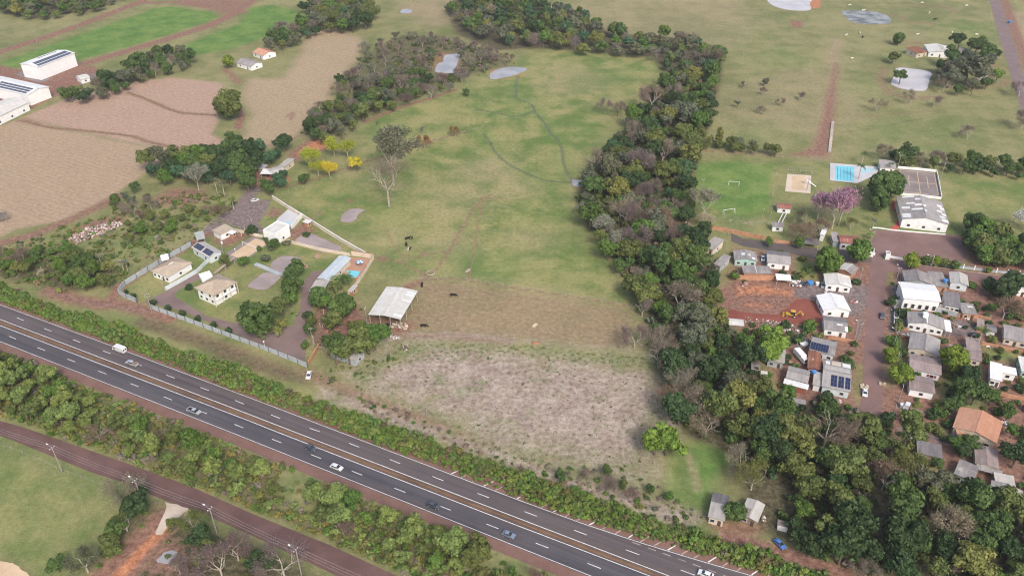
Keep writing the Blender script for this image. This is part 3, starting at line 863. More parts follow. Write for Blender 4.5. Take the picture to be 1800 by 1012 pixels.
def band(name, wa, wb, z, mat, n=80, parent=None):
    def at_n(pts):
        L = sum((b - a).length for a, b in zip(pts, pts[1:])); r, _ = resample(pts, L / (n - 1) * .9999); return r
    a, b = at_n(wa), at_n(wb); k = min(len(a), len(b)); m = MB()
    for i in range(k): m.v += [(a[i].x, a[i].y, z), (b[i].x, b[i].y, z)]
    for i in range(k - 1): m.f.append((2 * i + 1, 2 * i + 3, 2 * i + 2, 2 * i))
    o = m.build(name, mat, parent)
    if parent is None: tag(o, kind='structure')
    return o


band('road_shoulder', shift(N_EDGE, 4.2), shift(S_EDGE, -4.0), .012, MAT['shoulder'])
band('highway_carriageway', shift(N_EDGE, .35), shift(N_IN, -.3), .03, MAT['hw_north'])
band('highway_carriageway', shift(S_IN, .3), shift(S_EDGE, -.35), .03, MAT['hw_south'])
band('median_strip', shift(N_IN, -.3), shift(S_IN, .3), .022, MAT['median'])
m = MB(); r, L = resample([(a + b) / 2 for a, b in zip(shift(N_IN, -1.0), shift(N_IN, -1.6))], 6.0)
r = [q + Vector((rng.uniform(-.12, .12), rng.uniform(-.12, .12))) for q in r]; ribbon(m, r, .5, .034); tag(m.build('median_soil', MAT['sand_soil']), kind='structure')
hw = empty('highway_marking', P(450, 730)); tag(hw, kind='structure')


def mark(pts_w, w, name='edge_line', mat='line'):
    m = MB(); r, L = resample(pts_w, 4.0); ribbon(m, [(p.x, p.y) for p in r], w, .042)
    o = m.build(name, MAT[mat]); o.parent = hw; o.matrix_parent_inverse = Matrix.Translation(-hw.location)
    return o


for ln in (N_EDGE, S_EDGE): mark([P(x, y) for x, y in ln], .17)
for ln in (N_IN, S_IN): mark([P(x, y) for x, y in ln], .21)
# broken lane lines, 4 m in 16 m
laneN = [(-100, 509), (0, 546), (52, 567.5), (155, 607), (206, 625.5), (264, 648.5), (320, 669), (378, 690), (437, 713), (492, 735), (560, 757.5), (626, 783.5), (695, 811), (772, 841.5), (850, 870.5), (927, 900.5), (1013, 932.5), (1104, 967), (1199, 1002), (1330, 1050)]
laneS = [(-100, 545), (0, 584), (32, 597.5), (85, 618), (143, 640), (203, 663.5), (263, 687), (323, 711), (388, 736), (453, 761.5), (518, 787), (588, 815), (661, 844.5), (738, 875), (819, 906.5), (993, 973.5), (1080, 1008), (1200, 1055)]
for ln, off in ((laneN, 14.0), (laneS, 8.0)):
    r, L = resample([P(x, y) for x, y in ln], .5)
    s = off
    while s < L - 5:
        i = int(s / L * (len(r) - 1)); j = int((s + 4.0) / L * (len(r) - 1))
        m = MB(); ribbon(m, [(p.x, p.y) for p in r[i:j + 1:2]], .2, .042)
        o = m.build('lane_dash', MAT['line']); o.parent = hw; o.matrix_parent_inverse = Matrix.Translation(-hw.location)
        s += 16.0
for k in range(8):      # short dashes where the exit lane opens
    x0, y0 = 1112 + k * 26.5, 952.5 + k * 9.6
    m = MB(); ribbon(m, [P(x0, y0)[:2], P(x0 + 14, y0 + 5)[:2]], .22, .042)
    o = m.build('lane_dash', MAT['line_worn']); o.parent = hw; o.matrix_parent_inverse = Matrix.Translation(-hw.location)
rE, LE = resample([P(x, y) for x, y in N_EDGE], .5)
rN, LN = resample(shift(N_EDGE, 3.4), .5)
for k in range(38):     # hatching on the shoulder
    s = (P(792, 833) - P(-220, 455)).length + k * 3.9
    i = int(s / LE * (len(rE) - 1)); j = int((s + 2.1) / LN * (len(rN) - 1))
    if j >= len(rN): break
    m = MB(); a = rE[i].lerp(rN[j], .1); b = rE[i].lerp(rN[j], .97)
    ribbon(m, [a, b], .34, .042)
    o = m.build('hatch_line', MAT['line_worn'] if k % 3 else MAT['line']); o.parent = hw; o.matrix_parent_inverse = Matrix.Translation(-hw.location)

# service road, village streets, lanes
SR_N = [(-200, 672), (-60, 722), (0, 739), (39, 750), (129, 781), (233, 817), (337, 855), (450, 905), (579, 957), (698, 1011), (820, 1065)]
SR_S = [(-200, 695), (-60, 745), (0, 765), (85, 799), (166, 832), (212, 846), (292, 880), (362, 905), (450, 944), (579, 1005), (690, 1062)]
ribbon_between('service_road', SR_N, SR_S, .03, MAT['service_road'])
for f in (.25, .42, .62, .78):  # wheel polish
    pass
ribbon_between('village_street', [(1535, 440), (1530, 470), (1527, 500), (1520, 600), (1514, 700), (1508, 728)], [(1566, 468), (1559, 482), (1556, 500), (1553, 600), (1551, 700), (1548, 728)], .03, MAT['street'])
ribbon_between('cross_street', [(1555, 449), (1615, 464.5), (1700, 476), (1800, 488), (1900, 500)], [(1560, 478), (1630, 481), (1700, 490.5), (1800, 503), (1900, 516)], .024, MAT['street'])
ribbon_between('side_street', [(1285, 410), (1307, 419), (1400, 431), (1445, 439), (1540, 440)], [(1285, 424), (1307, 433), (1391, 446), (1440, 457), (1537, 462)], .024, MAT['asphalt_old'])
ribbon_between('country_road', [(1733, -30), (1739, 0), (1755, 60), (1770, 110), (1785, 160), (1797, 200), (1812, 250)], [(1748, -30), (1757, 0), (1771, 42), (1787, 90), (1800, 140), (1812, 185), (1828, 235)], .03, MAT['country_road'])
sheet('fresh_red_earth', [(1263, 548), (1290, 545), (1330, 550), (1365, 552), (1385, 538), (1405, 524), (1430, 530), (1444, 545), (1450, 560), (1425, 571), (1380, 568), (1310, 562), (1266, 558)], .05, MAT['red_earth'], smooth=4, jit=.8)
sheet('club_forecourt', [(1533, 404), (1600, 407), (1692, 414), (1700, 450), (1690, 464), (1630, 462), (1560, 449), (1536, 455), (1528, 438), (1533, 420)], .02, MAT['street'])
sheet('estate_driveway', [(252, 531), (303, 506), (345, 481), (358, 486), (314, 510), (306, 520), (332, 536), (365, 556), (420, 569), (462, 580), (515, 572), (528, 540), (530, 500), (548, 477), (574, 475), (562, 497), (550, 520), (547, 560), (541, 592), (535, 642), (490, 627), (440, 599), (380, 571), (325, 549), (280, 536)], .02, MAT['pavers'])
sheet('drive_apron', [(287, 880.5), (299, 884), (330, 893), (318, 905), (296, 922), (285, 938), (275, 936), (281, 920), (294, 892)], .036, MAT['chalk'], smooth=3, jit=.3)
sheet('warehouse_apron', [(27, 131), (43, 124.5), (90, 139), (75, 145), (60, 144)], .03, MAT['concrete_floor'])
# ponds and streams
for nm, pts, mat in PONDLIST:
    sheet(nm, pts, .05, MAT[mat], smooth=4, jit=.25)
for pts, w in STREAMS:
    m = MB(); p = [P(x, y) for x, y in pts]; r, L = resample(p, 3.0)
    r = [q + Vector((rng.uniform(-.9, .9), rng.uniform(-.9, .9))) for q in r]; ribbon(m, r, w * .27, .04)
    tag(m.build('stream', MAT['stream']), kind='structure')
# courts, terraces and pools
sheet('sports_court', [(1579, 296.5), (1645, 303), (1654, 347), (1582.5, 340)], .05, MAT['concrete_floor'])
crt = MB()
for a, b in (((1582, 299), (1642, 305)), ((1586, 337), (1650, 343)), ((1582, 299), (1586, 337)), ((1642, 305), (1650, 343)), ((1612, 302), (1618, 340)), ((1597, 308), (1598.5, 326)), ((1629, 311), (1632, 331)), ((1584, 318), (1646, 324))):
    ribbon(crt, [P(*a)[:2], P(*b)[:2]], .35, .06)
tag(crt.build('court_marking', MAT['sand']), kind='structure')
sheet('sand_volleyball_court', [(1384, 306), (1426, 308.5), (1424.5, 340), (1380, 336.5)], .05, MAT['sand_pale'])
sheet('sand_play_area', [(1393, 309), (1415, 310), (1413, 334), (1391, 333)], .058, MAT['sand'])
sheet('beach_court', [(405, 448), (449, 419), (472, 426.4), (428, 457.5)], .06, MAT['sand'])
sheet('beach_court_border', [(392, 449), (445, 414), (452, 417), (475, 426), (431, 459), (424, 463)], .05, MAT['concrete_floor'])
sheet('pool_deck', [(1459, 287), (1544, 294), (1543, 306), (1507, 323), (1459, 318)], .25, MAT['deck'])
sheet('swimming_pool', [(1467.5, 292), (1501.5, 294), (1500.5, 320), (1468.5, 317.5)], .26, MAT['pool'])
lm = MB()
for k in range(5):
    x = 1472 + k * 5.6; ribbon(lm, [P(x, 294.5 + k * .35)[:2], P(x + .2, 316 + k * .45)[:2]], .16, .27)
tag(lm.build('pool_lane_line', MAT['panel']), kind='structure')
sheet('paddling_pool', [(1511, 299), (1522, 296), (1534, 297), (1535, 301), (1524, 305), (1514, 305)], .26, MAT['pool_pale'], smooth=3)
sheet('villa_terrace', [(486, 386), (506, 368), (529, 381), (513, 402), (495, 397)], .06, MAT['deck'])
sheet('plunge_pool', [(500.5, 391.5), (505, 388), (512.5, 390), (508, 394.5)], .07, MAT['pool_pale'])
sheet('pool_terrace', [(603, 480), (617, 452), (652, 455), (628, 492)], .06, MAT['terracotta_floor'])
sheet('estate_pool', [(609, 475.5), (634, 476.5), (628, 487.5), (612, 487)], .07, MAT['pool'])
for x, y, r in ((558.5, 450.5, 6), (535, 468, 6.5)):
    sheet('paved_circle', [(x + r * math.cos(a), y + .55 * r * math.sin(a)) for a in np.linspace(0, 6.28, 14)[:-1]], .05, MAT['terracotta_floor'])
m = MB(); r, L = resample([P(*q) for q in ((1549, 303), (1557, 302), (1563, 309), (1559, 330), (1564, 352), (1576, 368), (1583, 384), (1580, 395), (1568, 404.5))], 2.0)
ribbon(m, r, 2.6, .05); tag(m.build('red_footpath', MAT['redpath']), kind='structure')
m = MB(); r, L = resample([P(*q) for q in ((1588, 463), (1615, 466), (1700, 477.5), (1800, 489.5), (1900, 501.5))], 4.0)
ribbon(m, r, .35, .15); tag(m.build('yellow_kerb', MAT['sand']), kind='structure')

# ------------------------------------------------------------------ buildings
_b = MB(); _b.box(-.5, .5, -.06, .05, -.5, .5); ME_PANE = _b.mesh('window', MAT['glass'])
_b = MB()
for q in ((-.62, -.5, -.62, .62), (.5, .62, -.62, .62), (-.5, .5, .5, .62), (-.5, .5, -.62, -.5)): _b.box(q[0], q[1], -.1, .06, q[2], q[3])
ME_FRAME = _b.mesh('frame', MAT['frame'])
_b = MB(); _b.box(-.5, .5, -.07, .05, 0, 1); ME_DOOR = _b.mesh('door', MAT['door'])
_b = MB(); _b.box(-.5, .5, -.07, .05, -.5, .5); ME_SHUT = _b.mesh('shutter', MAT['redshutter'])
_b = MB(); _b.box(-.5, .5, -.5, .5, 0, .05); ME_PANEL = _b.mesh('solar_panel', MAT['panel'])
_b = MB(); _b.box(-.5, .5, -.5, .5, 0, .05); ME_PANEL2 = _b.mesh('solar_panel', MAT['panel_far'])


BFOOT = []


def slab(mb, a, b, c, d, th=.12):
    """sloping slab over four corners (ccw from above)"""
    n = (Vector(b) - Vector(a)).cross(Vector(d) - Vector(a)).normalized() * th
    mb.hexa([Vector(a), Vector(b), Vector(c), Vector(d), Vector(a) + n, Vector(b) + n, Vector(c) + n, Vector(d) + n])


def roof_quad(root, corners, mat, name='roof', th=.12):
    m = MB(); slab(m, *corners, th=th); return m.build(name, mat, root)


def building(name, label, A, B, C, h, roof='gx', rm='fc', wm='white', pitch=.28, win=2, door=True, inset=.45, side=1, sheets=(), panels=(), open_sides=False, cat='house', group=None, shutters=False, win_h=1.1, rm2=None, ridge=True):
    a, b, c = P(*A, h), P(*B, h), P(*C, h)
    ex = (b - a); ex.z = 0; L = ex.length; ex.normalize(); ey = Vector((-ex.y, ex.x, 0))
    D = (c - b).dot(ey)
    if D < 0: D = -D
    D = max(D, 1.5)
    root = empty(name, (a.x, a.y, 0), math.atan2(ex.y, ex.x)); tag(root, label, cat, group)
    i = min(inset, D * .15, L * .15)
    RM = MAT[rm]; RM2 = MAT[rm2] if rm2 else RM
    slopes = []                                   # (origin, u vector, v vector) of each roof face, v up the slope
    if roof == 'gx':
        rh = pitch * D / 2
        s1 = [(0, 0, h), (L, 0, h), (L, D / 2, h + rh), (0, D / 2, h + rh)]; s2 = [(L, D, h), (0, D, h), (0, D / 2, h + rh), (L, D / 2, h + rh)]
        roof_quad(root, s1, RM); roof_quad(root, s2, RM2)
        slopes = [s1, s2]; apex = lambda x, y: h + rh * (1 - abs(y - D / 2) / (D / 2))
        rl = ((0, D / 2, h + rh), (L, D / 2, h + rh))
    elif roof == 'gy':
        rh = pitch * L / 2
        s1 = [(0, D, h), (0, 0, h), (L / 2, 0, h + rh), (L / 2, D, h + rh)]; s2 = [(L, 0, h), (L, D, h), (L / 2, D, h + rh), (L / 2, 0, h + rh)]
        roof_quad(root, s1, RM); roof_quad(root, s2, RM2)
        slopes = [s1, s2]; apex = lambda x, y: h + rh * (1 - abs(x - L / 2) / (L / 2))
        rl = ((L / 2, 0, h + rh), (L / 2, D, h + rh))
    elif roof == 'hip':
        s = min(L, D) / 2; rh = pitch * s
        if L >= D: r0, r1 = (s, D / 2, h + rh), (L - s, D / 2, h + rh)
        else: r0, r1 = (L / 2, s, h + rh), (L / 2, D - s, h + rh)
        c0, c1, c2, c3 = (0, 0, h), (L, 0, h), (L, D, h), (0, D, h)
        if L >= D: fs = [(c0, c1, r1, r0), (c2, c3, r0, r1), (c1, c2, r1, r1), (c3, c0, r0, r0)]
        else: fs = [(c3, c0, r0, r1), (c1, c2, r1, r0), (c0, c1, r0, r0), (c2, c3, r1, r1)]
        for f in fs:
            m = MB()
            n = Vector((0, 0, .12)); q = [Vector(p) for p in f]
            if f[2] == f[3]:
                p = [q[0], q[1], q[2]]; k = len(m.v); m.v += [tuple(v) for v in p] + [tuple(v + n) for v in p]
                m.f += [(2, 1, 0), (3, 4, 5), (0, 1, 4, 3), (1, 2, 5, 4), (2, 0, 3, 5)]
            else: m.hexa(q + [v + n for v in q])
            m.build('roof', RM, root)
        if (Vector(r1) - Vector(r0)).length > .3:
            rl = (r0, r1)
        else: rl = None
        for cc_, rr_ in ((c0, r0), (c1, r1 if L >= D else r0), (c2, r1), (c3, r0 if L >= D else r1)):
            m = MB(); m.bar(Vector(cc_) + Vector((0, 0, .14)), Vector(rr_) + Vector((0, 0, .14)), .3, .1); m.build('ridge_cap', RM, root)
        apex = lambda x, y: h
    elif roof == 'shed':
        rh = pitch * D
        s1 = [(0, 0, h), (L, 0, h), (L, D, h + rh), (0, D, h + rh)]
        roof_quad(root, s1, RM); slopes = [s1]; rl = None
        apex = lambda x, y: h + rh * y / D
    else:  # flat with parapet
        m = MB(); m.box(.2, L - .2, .2, D - .2, h - .25, h); m.build('roof', RM, root)
        m = MB()
        for q in ((0, L, 0, .2), (0, L, D - .2, D), (0, .2, .2, D - .2), (L - .2, L, .2, D - .2)): m.box(q[0], q[1], q[2], q[3], h - .3, h + .4)
        m.build('parapet', MAT[wm], root); rl = None; i = 0.0
        apex = lambda x, y: h - .3
    if rl and ridge and roof in ('gx', 'gy', 'hip'):
        m = MB(); m.bar(Vector(rl[0]) + Vector((0, 0, .12)), Vector(rl[1]) + Vector((0, 0, .12)), .45, .1); m.build('ridge_cap', RM if ridge is True else MAT[ridge], root)
    # walls
    x0, x1, y0, y1 = i, L - i, i, D - i
    if not open_sides:
        m = MB(); e = .02
        if roof == 'gx':
            ym = D / 2
            for x, q in ((x0, -1), (x1, 1)):
                pts = [(x, y0, 0), (x, y1, 0), (x, y1, apex(x, y1) - e), (x, ym, apex(x, ym) - e), (x, y0, apex(x, y0) - e)]
                k = len(m.v); m.v += pts; m.f.append(tuple(range(k, k + 5)) if q < 0 else tuple(range(k + 4, k - 1, -1)))
            m.quad((x0, y0, 0), (x1, y0, 0), (x1, y0, apex(0, y0) - e), (x0, y0, apex(0, y0) - e)); m.quad((x1, y1, 0), (x0, y1, 0), (x0, y1, apex(0, y1) - e), (x1, y1, apex(0, y1) - e))
        elif roof == 'gy':
            xm = L / 2
            for y in (y0, y1):
                pts = [(x0, y, 0), (x1, y, 0), (x1, y, apex(x1, y) - e), (xm, y, apex(xm, y) - e), (x0, y, apex(x0, y) - e)]
                k = len(m.v); m.v += pts; m.f.append(tuple(range(k, k + 5)))
            m.quad((x0, y1, 0), (x0, y0, 0), (x0, y0, apex(x0, 0) - e), (x0, y1, apex(x0, 0) - e)); m.quad((x1, y0, 0), (x1, y1, 0), (x1, y1, apex(x1, 0) - e), (x1, y0, apex(x1, 0) - e))
        else:
            zf = apex(0, y0) - e if roof == 'shed' else h - .31 if roof == 'flat' else h
            zb = apex(0, y1) - e if roof == 'shed' else zf
            m.hexa([(x0, y0, 0), (x1, y0, 0), (x1, y1, 0), (x0, y1, 0), (x0, y0, zf), (x1, y0, zf), (x1, y1, zb), (x0, y1, zb)])
        m.build('wall', MAT[wm], root)
    else:
        nx_, ny_ = max(2, round(L / 5) + 1), max(2, round(D / 6) + 1)
        me = MB(); me.box(-.12, .12, -.12, .12, 0, 1); me = me.mesh('post', MAT['post'])
        for kx in range(nx_):
            for ky in range(ny_):
                if 0 < kx < nx_ - 1 and 0 < ky < ny_ - 1: continue
                x = .4 + (L - .8) * kx / (nx_ - 1); y = .4 + (D - .8) * ky / (ny_ - 1)
                obj('post', me, root, (x, y, 0), None, (1, 1, apex(x, y) - .03))
    # openings
    def opening(x, y, rz, z, w, hh, kind='w'):
        if kind == 'w':
            p = obj('window', ME_PANE, root, (x, y, z), (0, 0, rz), (w, 1, hh)); obj('frame', ME_FRAME, p)
            if shutters:
                for s in (-1, 1): obj('shutter', ME_SHUT, root, (x + math.cos(rz) * s * w * 1.0, y + math.sin(rz) * s * w * 1.0, z), (0, 0, rz), (w * .6, 1, hh))
        else: obj('door', ME_DOOR, root, (x, y, 0), (0, 0, rz), (w, 1, hh))
    if not open_sides and h > 2.0:
        n = win + (1 if door else 0)
        for k in range(n):
            x = x0 + (x1 - x0) * (k + .5) / n
            if door and k == n // 2: opening(x, y0, 0, 0, 1.0, 2.1, 'd')
            else: opening(x, y0, 0, min(1.55, h * .5) if h < 4.4 else 1.6, 1.2, win_h)
        for k in range(side):
            y = y0 + (y1 - y0) * (k + .5) / side
            opening(x0, y, -math.pi / 2, 1.5, 1.1, 1.0); opening(x1, y, math.pi / 2, 1.5, 1.1, 1.0)
    # replaced sheets and solar panels on the slopes: (slope, u0, u1, v0, v1)
    def on_slope(si, u, v, lift):
        s = [Vector(q) for q in slopes[si]]
        p = s[0].lerp(s[1], u).lerp(s[3].lerp(s[2], u), v)
        nrm = (s[1] - s[0]).cross(s[3] - s[0]).normalized()
        return p + nrm * (.12 + lift)
    for si, u0, u1, v0, v1, mt in sheets:
        m = MB(); slab(m, on_slope(si, u0, v0, .012), on_slope(si, u1, v0, .012), on_slope(si, u1, v1, .012), on_slope(si, u0, v1, .012), .03); m.build('roof_sheet', MAT[mt], root)
    for si, u0, u1, v0, v1, nu, nv, far in panels:
        s = [Vector(q) for q in slopes[si]]; U = (s[1] - s[0]); V = (s[3] - s[0]); lu, lv = U.length, V.length
        R = Matrix((U.normalized(), V.normalized(), U.cross(V).normalized())).transposed().to_euler()
        for a_ in range(nu):
            for b_ in range(nv):
                u = u0 + (u1 - u0) * (a_ + .5) / nu; v = v0 + (v1 - v0) * (b_ + .5) / nv
                obj('solar_panel', ME_PANEL2 if far else ME_PANEL, root, on_slope(si, u, v, .06), R, ((u1 - u0) * lu / nu - .10, (v1 - v0) * lv / nv - .10, 1))
    BFOOT.append([tuple((root.location + ex * u + ey * v)[:2]) for u, v in ((-1, -1), (L + 1, -1), (L + 1, D + 1), (-1, D + 1))])
    root['_LD'] = (L, D)
    return root


def prop(name, label, cat, mb, mat, group=None):
    o = mb.build(name, mat); return tag(o, label, cat, group)


WS = 'white_roof'; OW = 'offwhite_roof'
B_ = building
# --- village west of the street
B_('house', 'grey fibre cement house at the wood edge beside the side street', (1236, 433), (1254, 440), (1250, 416), 3, 'shed', 'fc', 'cream', .08, 1)
B_('house', 'narrow pale grey roofed house half hidden by bare trees', (1254, 464), (1267, 469), (1265, 446), 3, 'shed', 'fc', 'greywall', .08, 1)
B_('house', 'green walled house with patched grey gable roof beside the white car', (1291, 457), (1332, 460), (1333, 444), 3, 'gy', 'fc', 'teal', .22, 2, sheets=((1, .4, .62, .55, .8, OW), (0, .35, .6, .65, .95, WS), (1, .15, .3, .2, .5, WS)))
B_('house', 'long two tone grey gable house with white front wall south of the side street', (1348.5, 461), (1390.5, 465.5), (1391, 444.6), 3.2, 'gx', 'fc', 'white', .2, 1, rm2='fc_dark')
B_('shed', 'low grey shed with a white seam above the orange brick wall', (1307, 480), (1357, 481.5), (1357, 469), 2.6, 'shed', 'fc', 'brick', .05, 0, False, sheets=((0, .465, .485, 0, 1, WS),), cat='shed')
B_('awning', 'white sheet awning at the north edge of the bare earth lot', (1365, 492), (1391.5, 494), (1390, 484), 2.5, 'shed', WS, 'white', .06, open_sides=True, cat='awning')
B_('hut', 'small grey roofed white hut with twin white rails by the pitch', (1357, 398), (1379, 399.5), (1380, 393), 2.7, 'shed', 'fc', 'white', .1, 1, False, cat='hut')
B_('house', 'brown red tiled building with white front beside the club forecourt', (1477, 427), (1514, 429.5), (1515, 416), 3.4, 'gx', 'red_roof', 'white', .22, 2, sheets=((0, .2, .24, .5, .7, 'terra_roof'), (0, .35, .4, .3, .8, 'terra_roof')))
B_('annex', 'small blue grey annex left of the brown red tiled building', (1464, 424.5), (1476.4, 425.5), (1476.6, 410), 2.9, 'shed', 'fc', 'greywall', .05, 0, False, cat='annex')
B_('house', 'small house with one white and one grey roof slope under a mango', (1472, 473), (1497, 483), (1495, 466), 3, 'gy', OW, 'brick', .3, 0, False, rm2='fc')
B_('house', 'off white roofed house on the gravel yard by the blue tank', (1450.5, 500), (1497.5, 505.5), (1494, 486), 3, 'gy', OW, 'white', .2, 2, sheets=((1, .2, .8, .1, .9, 'offwhite_roof'),))
B_('house', 'bright white gable roofed house beside the bare earth lot', (1447, 546), (1496.5, 547), (1489, 520), 3.2, 'gy', WS, 'white', .26, 1)
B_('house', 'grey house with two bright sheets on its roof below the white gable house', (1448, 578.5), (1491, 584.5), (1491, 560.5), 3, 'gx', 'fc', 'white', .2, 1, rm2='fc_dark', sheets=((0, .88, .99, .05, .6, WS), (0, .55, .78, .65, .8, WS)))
B_('house', 'pale curved looking gable house above the flat grey roof', (1344, 600), (1376, 606), (1378, 588), 3, 'gy', 'fc_light', 'white', .22, 1)
B_('house', 'flat pale grey roofed house right of the bright green tree', (1348, 633), (1379, 639), (1380, 607.5), 3, 'shed', 'fc_light', 'greywall', .06, 1)
B_('house', 'grey house carrying two rows of dark solar panels by the fence', (1422, 615), (1467, 626), (1476, 603), 3.2, 'gx', 'fc', 'paleblue', .18, 2, panels=((0, .02, .72, .12, .98, 7, 2, False),), rm2='fc')
B_('house', 'rust brown gable roofed house behind the parked truck', (1419, 647), (1442, 651.5), (1444, 621), 3, 'gy', 'rust_roof', 'redbrick', .28, 1, sheets=((0, .45, .55, .6, .9, 'sand'),))
B_('house', 'grey gabled house behind the white awning strip', (1381, 664), (1420, 674), (1423, 652), 3, 'gx', 'fc', 'brick', .2, 0, False)
B_('shed', 'white roofed strip shed with red brown wall near the wood', (1376.5, 673.5), (1420, 685), (1420, 676), 2.7, 'shed', WS, 'redbrick', .05, 0, False, cat='shed')
B_('house', 'long grey house with three blue solar arrays beside the street', (1444, 679), (1495, 689.5), (1497, 640), 3.3, 'gx', 'fc', 'paleblue', .16, 2, False,
   panels=((0, .3, .52, .12, .78, 2, 3, False), (0, .56, .76, .12, .78, 2, 3, False), (0, .80, .98, .12, .78, 2, 3, False)),
   sheets=((1, .02, .3, .1, .45, WS), (1, .36, .68, .1, .45, 'sand_pale'), (1, .75, .9, .15, .45, WS), (1, 0.05, .95, .55, .95, 'fc_light')))
B_('lean_to', 'pale grey lean to left of the solar array house', (1428, 676), (1443.5, 679.5), (1445, 657), 2.8, 'shed', 'fc_light', 'white', .06, 0, False, cat='lean-to')
B_('shed', 'small grey shed among trees at the wood edge', (1320, 649), (1336, 651.5), (1336, 638.5), 2.5, 'shed', 'fc', 'wood', .1, 0, False, cat='shed')
B_('shed', 'tiny white shed below the small grey shed', (1337, 660), (1349, 662), (1349, 654), 2.3, 'shed', OW, 'white', .1, 0, False, cat='shed')
B_('shed', 'low dark grey shed at the wood south of the awning strip', (1376, 703.5), (1416, 711.5), (1416, 703.5), 2.4, 'shed', 'fc', 'greywall', .05, 0, False, cat='shed')
B_('shed', 'shiny corrugated metal shed beside the red earth', (1281, 571), (1308, 573.5), (1308, 562), 2.4, 'gx', OW, 'wood', .15, 0, False, cat='shed')
# --- village east of the street
B_('church_hall', 'large white hall with a row of dark windows and low white roof', (1588, 524), (1655, 531), (1649, 502), 5.2, 'gx', WS, 'white', .14, 5, False, cat='hall', win_h=1.9)
B_('house', 'grey gabled house behind the large white hall', (1590, 494), (1639, 500.5), (1637, 482), 3, 'gy', 'fc', 'greywall', .26, 0, False)
B_('house', 'flat grey house with a blue tank next to the pale gabled house', (1640, 503), (1668, 505.5), (1669, 481.5), 2.9, 'shed', 'fc', 'brick', .04, 1)
B_('house', 'pale gabled house with a white gable wall facing south by the cross street', (1670, 497), (1703, 503), (1700, 484), 3.2, 'gy', 'fc_light', 'paleblue', .3, 1, False)
B_('house', 'dark flat roofed house right of the large white hall', (1661, 537), (1690, 542), (1685, 517), 3, 'shed', 'fc_dark', 'white', .04, 2)
B_('house', 'grey flat roofed house above an orange brick wall', (1692, 551), (1719, 553.5), (1717, 535.5), 2.8, 'shed', 'fc', 'brick', .04, 1, sheets=((0, .55, .9, .6, .75, OW),))
B_('house', 'white walled house with grey gable roof and white chimney tower', (1595.6, 567.5), (1661, 580), (1661, 560), 3.3, 'gy', 'fc', 'white', .24, 4, ridge='white')
B_('carport', 'small bright white carport beside the chimney house', (1662, 582), (1673.5, 584), (1672, 564.5), 2.8, 'shed', WS, 'white', .03, open_sides=True, cat='carport')
B_('house', 'broad grey gabled house with cream front gable', (1596, 612), (1650, 626), (1656, 598), 3.3, 'gy', 'fc', 'cream', .24, 2)
B_('house', 'long low brownish grey house right of the broad grey gable', (1667, 622), (1726, 636), (1727, 618), 2.8, 'gx', 'fc_brown', 'cream', .12, 2)
B_('shed', 'brownish grey shed behind the long low house', (1699, 612), (1725, 617), (1724, 598), 2.6, 'shed', 'fc_brown', 'cream', .05, 0, False, cat='shed')
B_('house', 'brown grey house with white front and red shutters', (1598, 648), (1655, 660), (1649, 631), 3, 'gx', 'fc_brown', 'white_clean', .2, 2, False, shutters=True)
B_('house', 'grey gable house with clean white front and one dark window', (1598, 684), (1644, 692.5), (1645, 666), 3, 'gx', 'fc_brown', 'white_clean', .2, 1, False)
r_ = B_('house', 'bright white L shaped house by the round tree, main wing', (1740, 665), (1762, 670.5), (1757, 640), 3.3, 'shed', WS, 'white', .03, 1)
B_('house_wing', 'bright white side wing of the L shaped house', (1759, 654), (1788, 660), (1788, 648), 3, 'shed', WS, 'white', .03, 1, False, cat='house')
B_('house', 'white roofed teal walled house cut by the right edge', (1795, 652), (1822, 657), (1817, 632), 3, 'shed', OW, 'teal', .05, 1)
B_('house', 'grey roofed cream house at the right edge', (1764, 594), (1808, 604), (1807, 579), 2.9, 'gx', 'fc', 'cream', .16, 2)
B_('shed', 'small rusty grey shed under the tall palm', (1717, 574), (1730, 577), (1730, 563), 2.4, 'shed', 'fc_brown', 'brick', .06, 0, False, cat='shed')
B_('shed', 'small grey shed right of the tall palm', (1734, 581), (1752, 585), (1752, 573), 2.3, 'gx', 'fc_dark', 'white', .15, 0, False, cat='shed')
B_('house', 'white flat house behind dark trees at the right edge', (1781, 507.5), (1806, 511.5), (1805, 502), 3, 'flat', OW, 'white', .1, 1)
B_('house', 'orange tiled house with one darker slope in the lower village', (1674, 751), (1752, 780), (1750, 737), 3.8, 'gy', 'terra_roof', 'cream', .25, 2)
B_('porch', 'low terracotta porch roof in front of the orange tiled house', (1684, 768), (1722, 772), (1723, 756), 2.9, 'shed', 'terra_roof', 'paleblue', .1, 0, False, cat='porch')
B_('shed', 'dark grey shed roof beside the gravel drive in the lower village', (1612, 796), (1657, 806), (1656, 783), 2.7, 'shed', 'fc_dark', 'wood', .05, 1, cat='shed')
B_('house', 'brownish gabled house below the orange tiled house', (1714, 814), (1756, 825), (1750, 791), 3, 'gy', 'fc_brown', 'cream', .18, 1)
B_('lean_to', 'low grey lean to under the brownish gabled house', (1716, 824), (1762, 837), (1764, 829), 2.5, 'shed', 'fc', 'wood', .08, open_sides=True, cat='lean-to')
B_('house', 'grey patched roof house among dark trees in the lower village', (1676, 832), (1711, 847), (1714, 817), 2.8, 'gx', 'fc', 'greywall', .12, 1, sheets=((0, .1, .3, .5, .9, 'fc_light'),))
B_('shed', 'pale grey skewed shed roof at the lower right', (1750, 850), (1786, 857.5), (1780, 837), 2.6, 'shed', 'fc_light', 'wood', .05, open_sides=True, cat='shed')
B_('house', 'grey gabled house at the lower right corner of the village', (1738, 874), (1794, 894), (1787, 859), 3, 'gy', 'fc', 'redbrick', .2, 1)
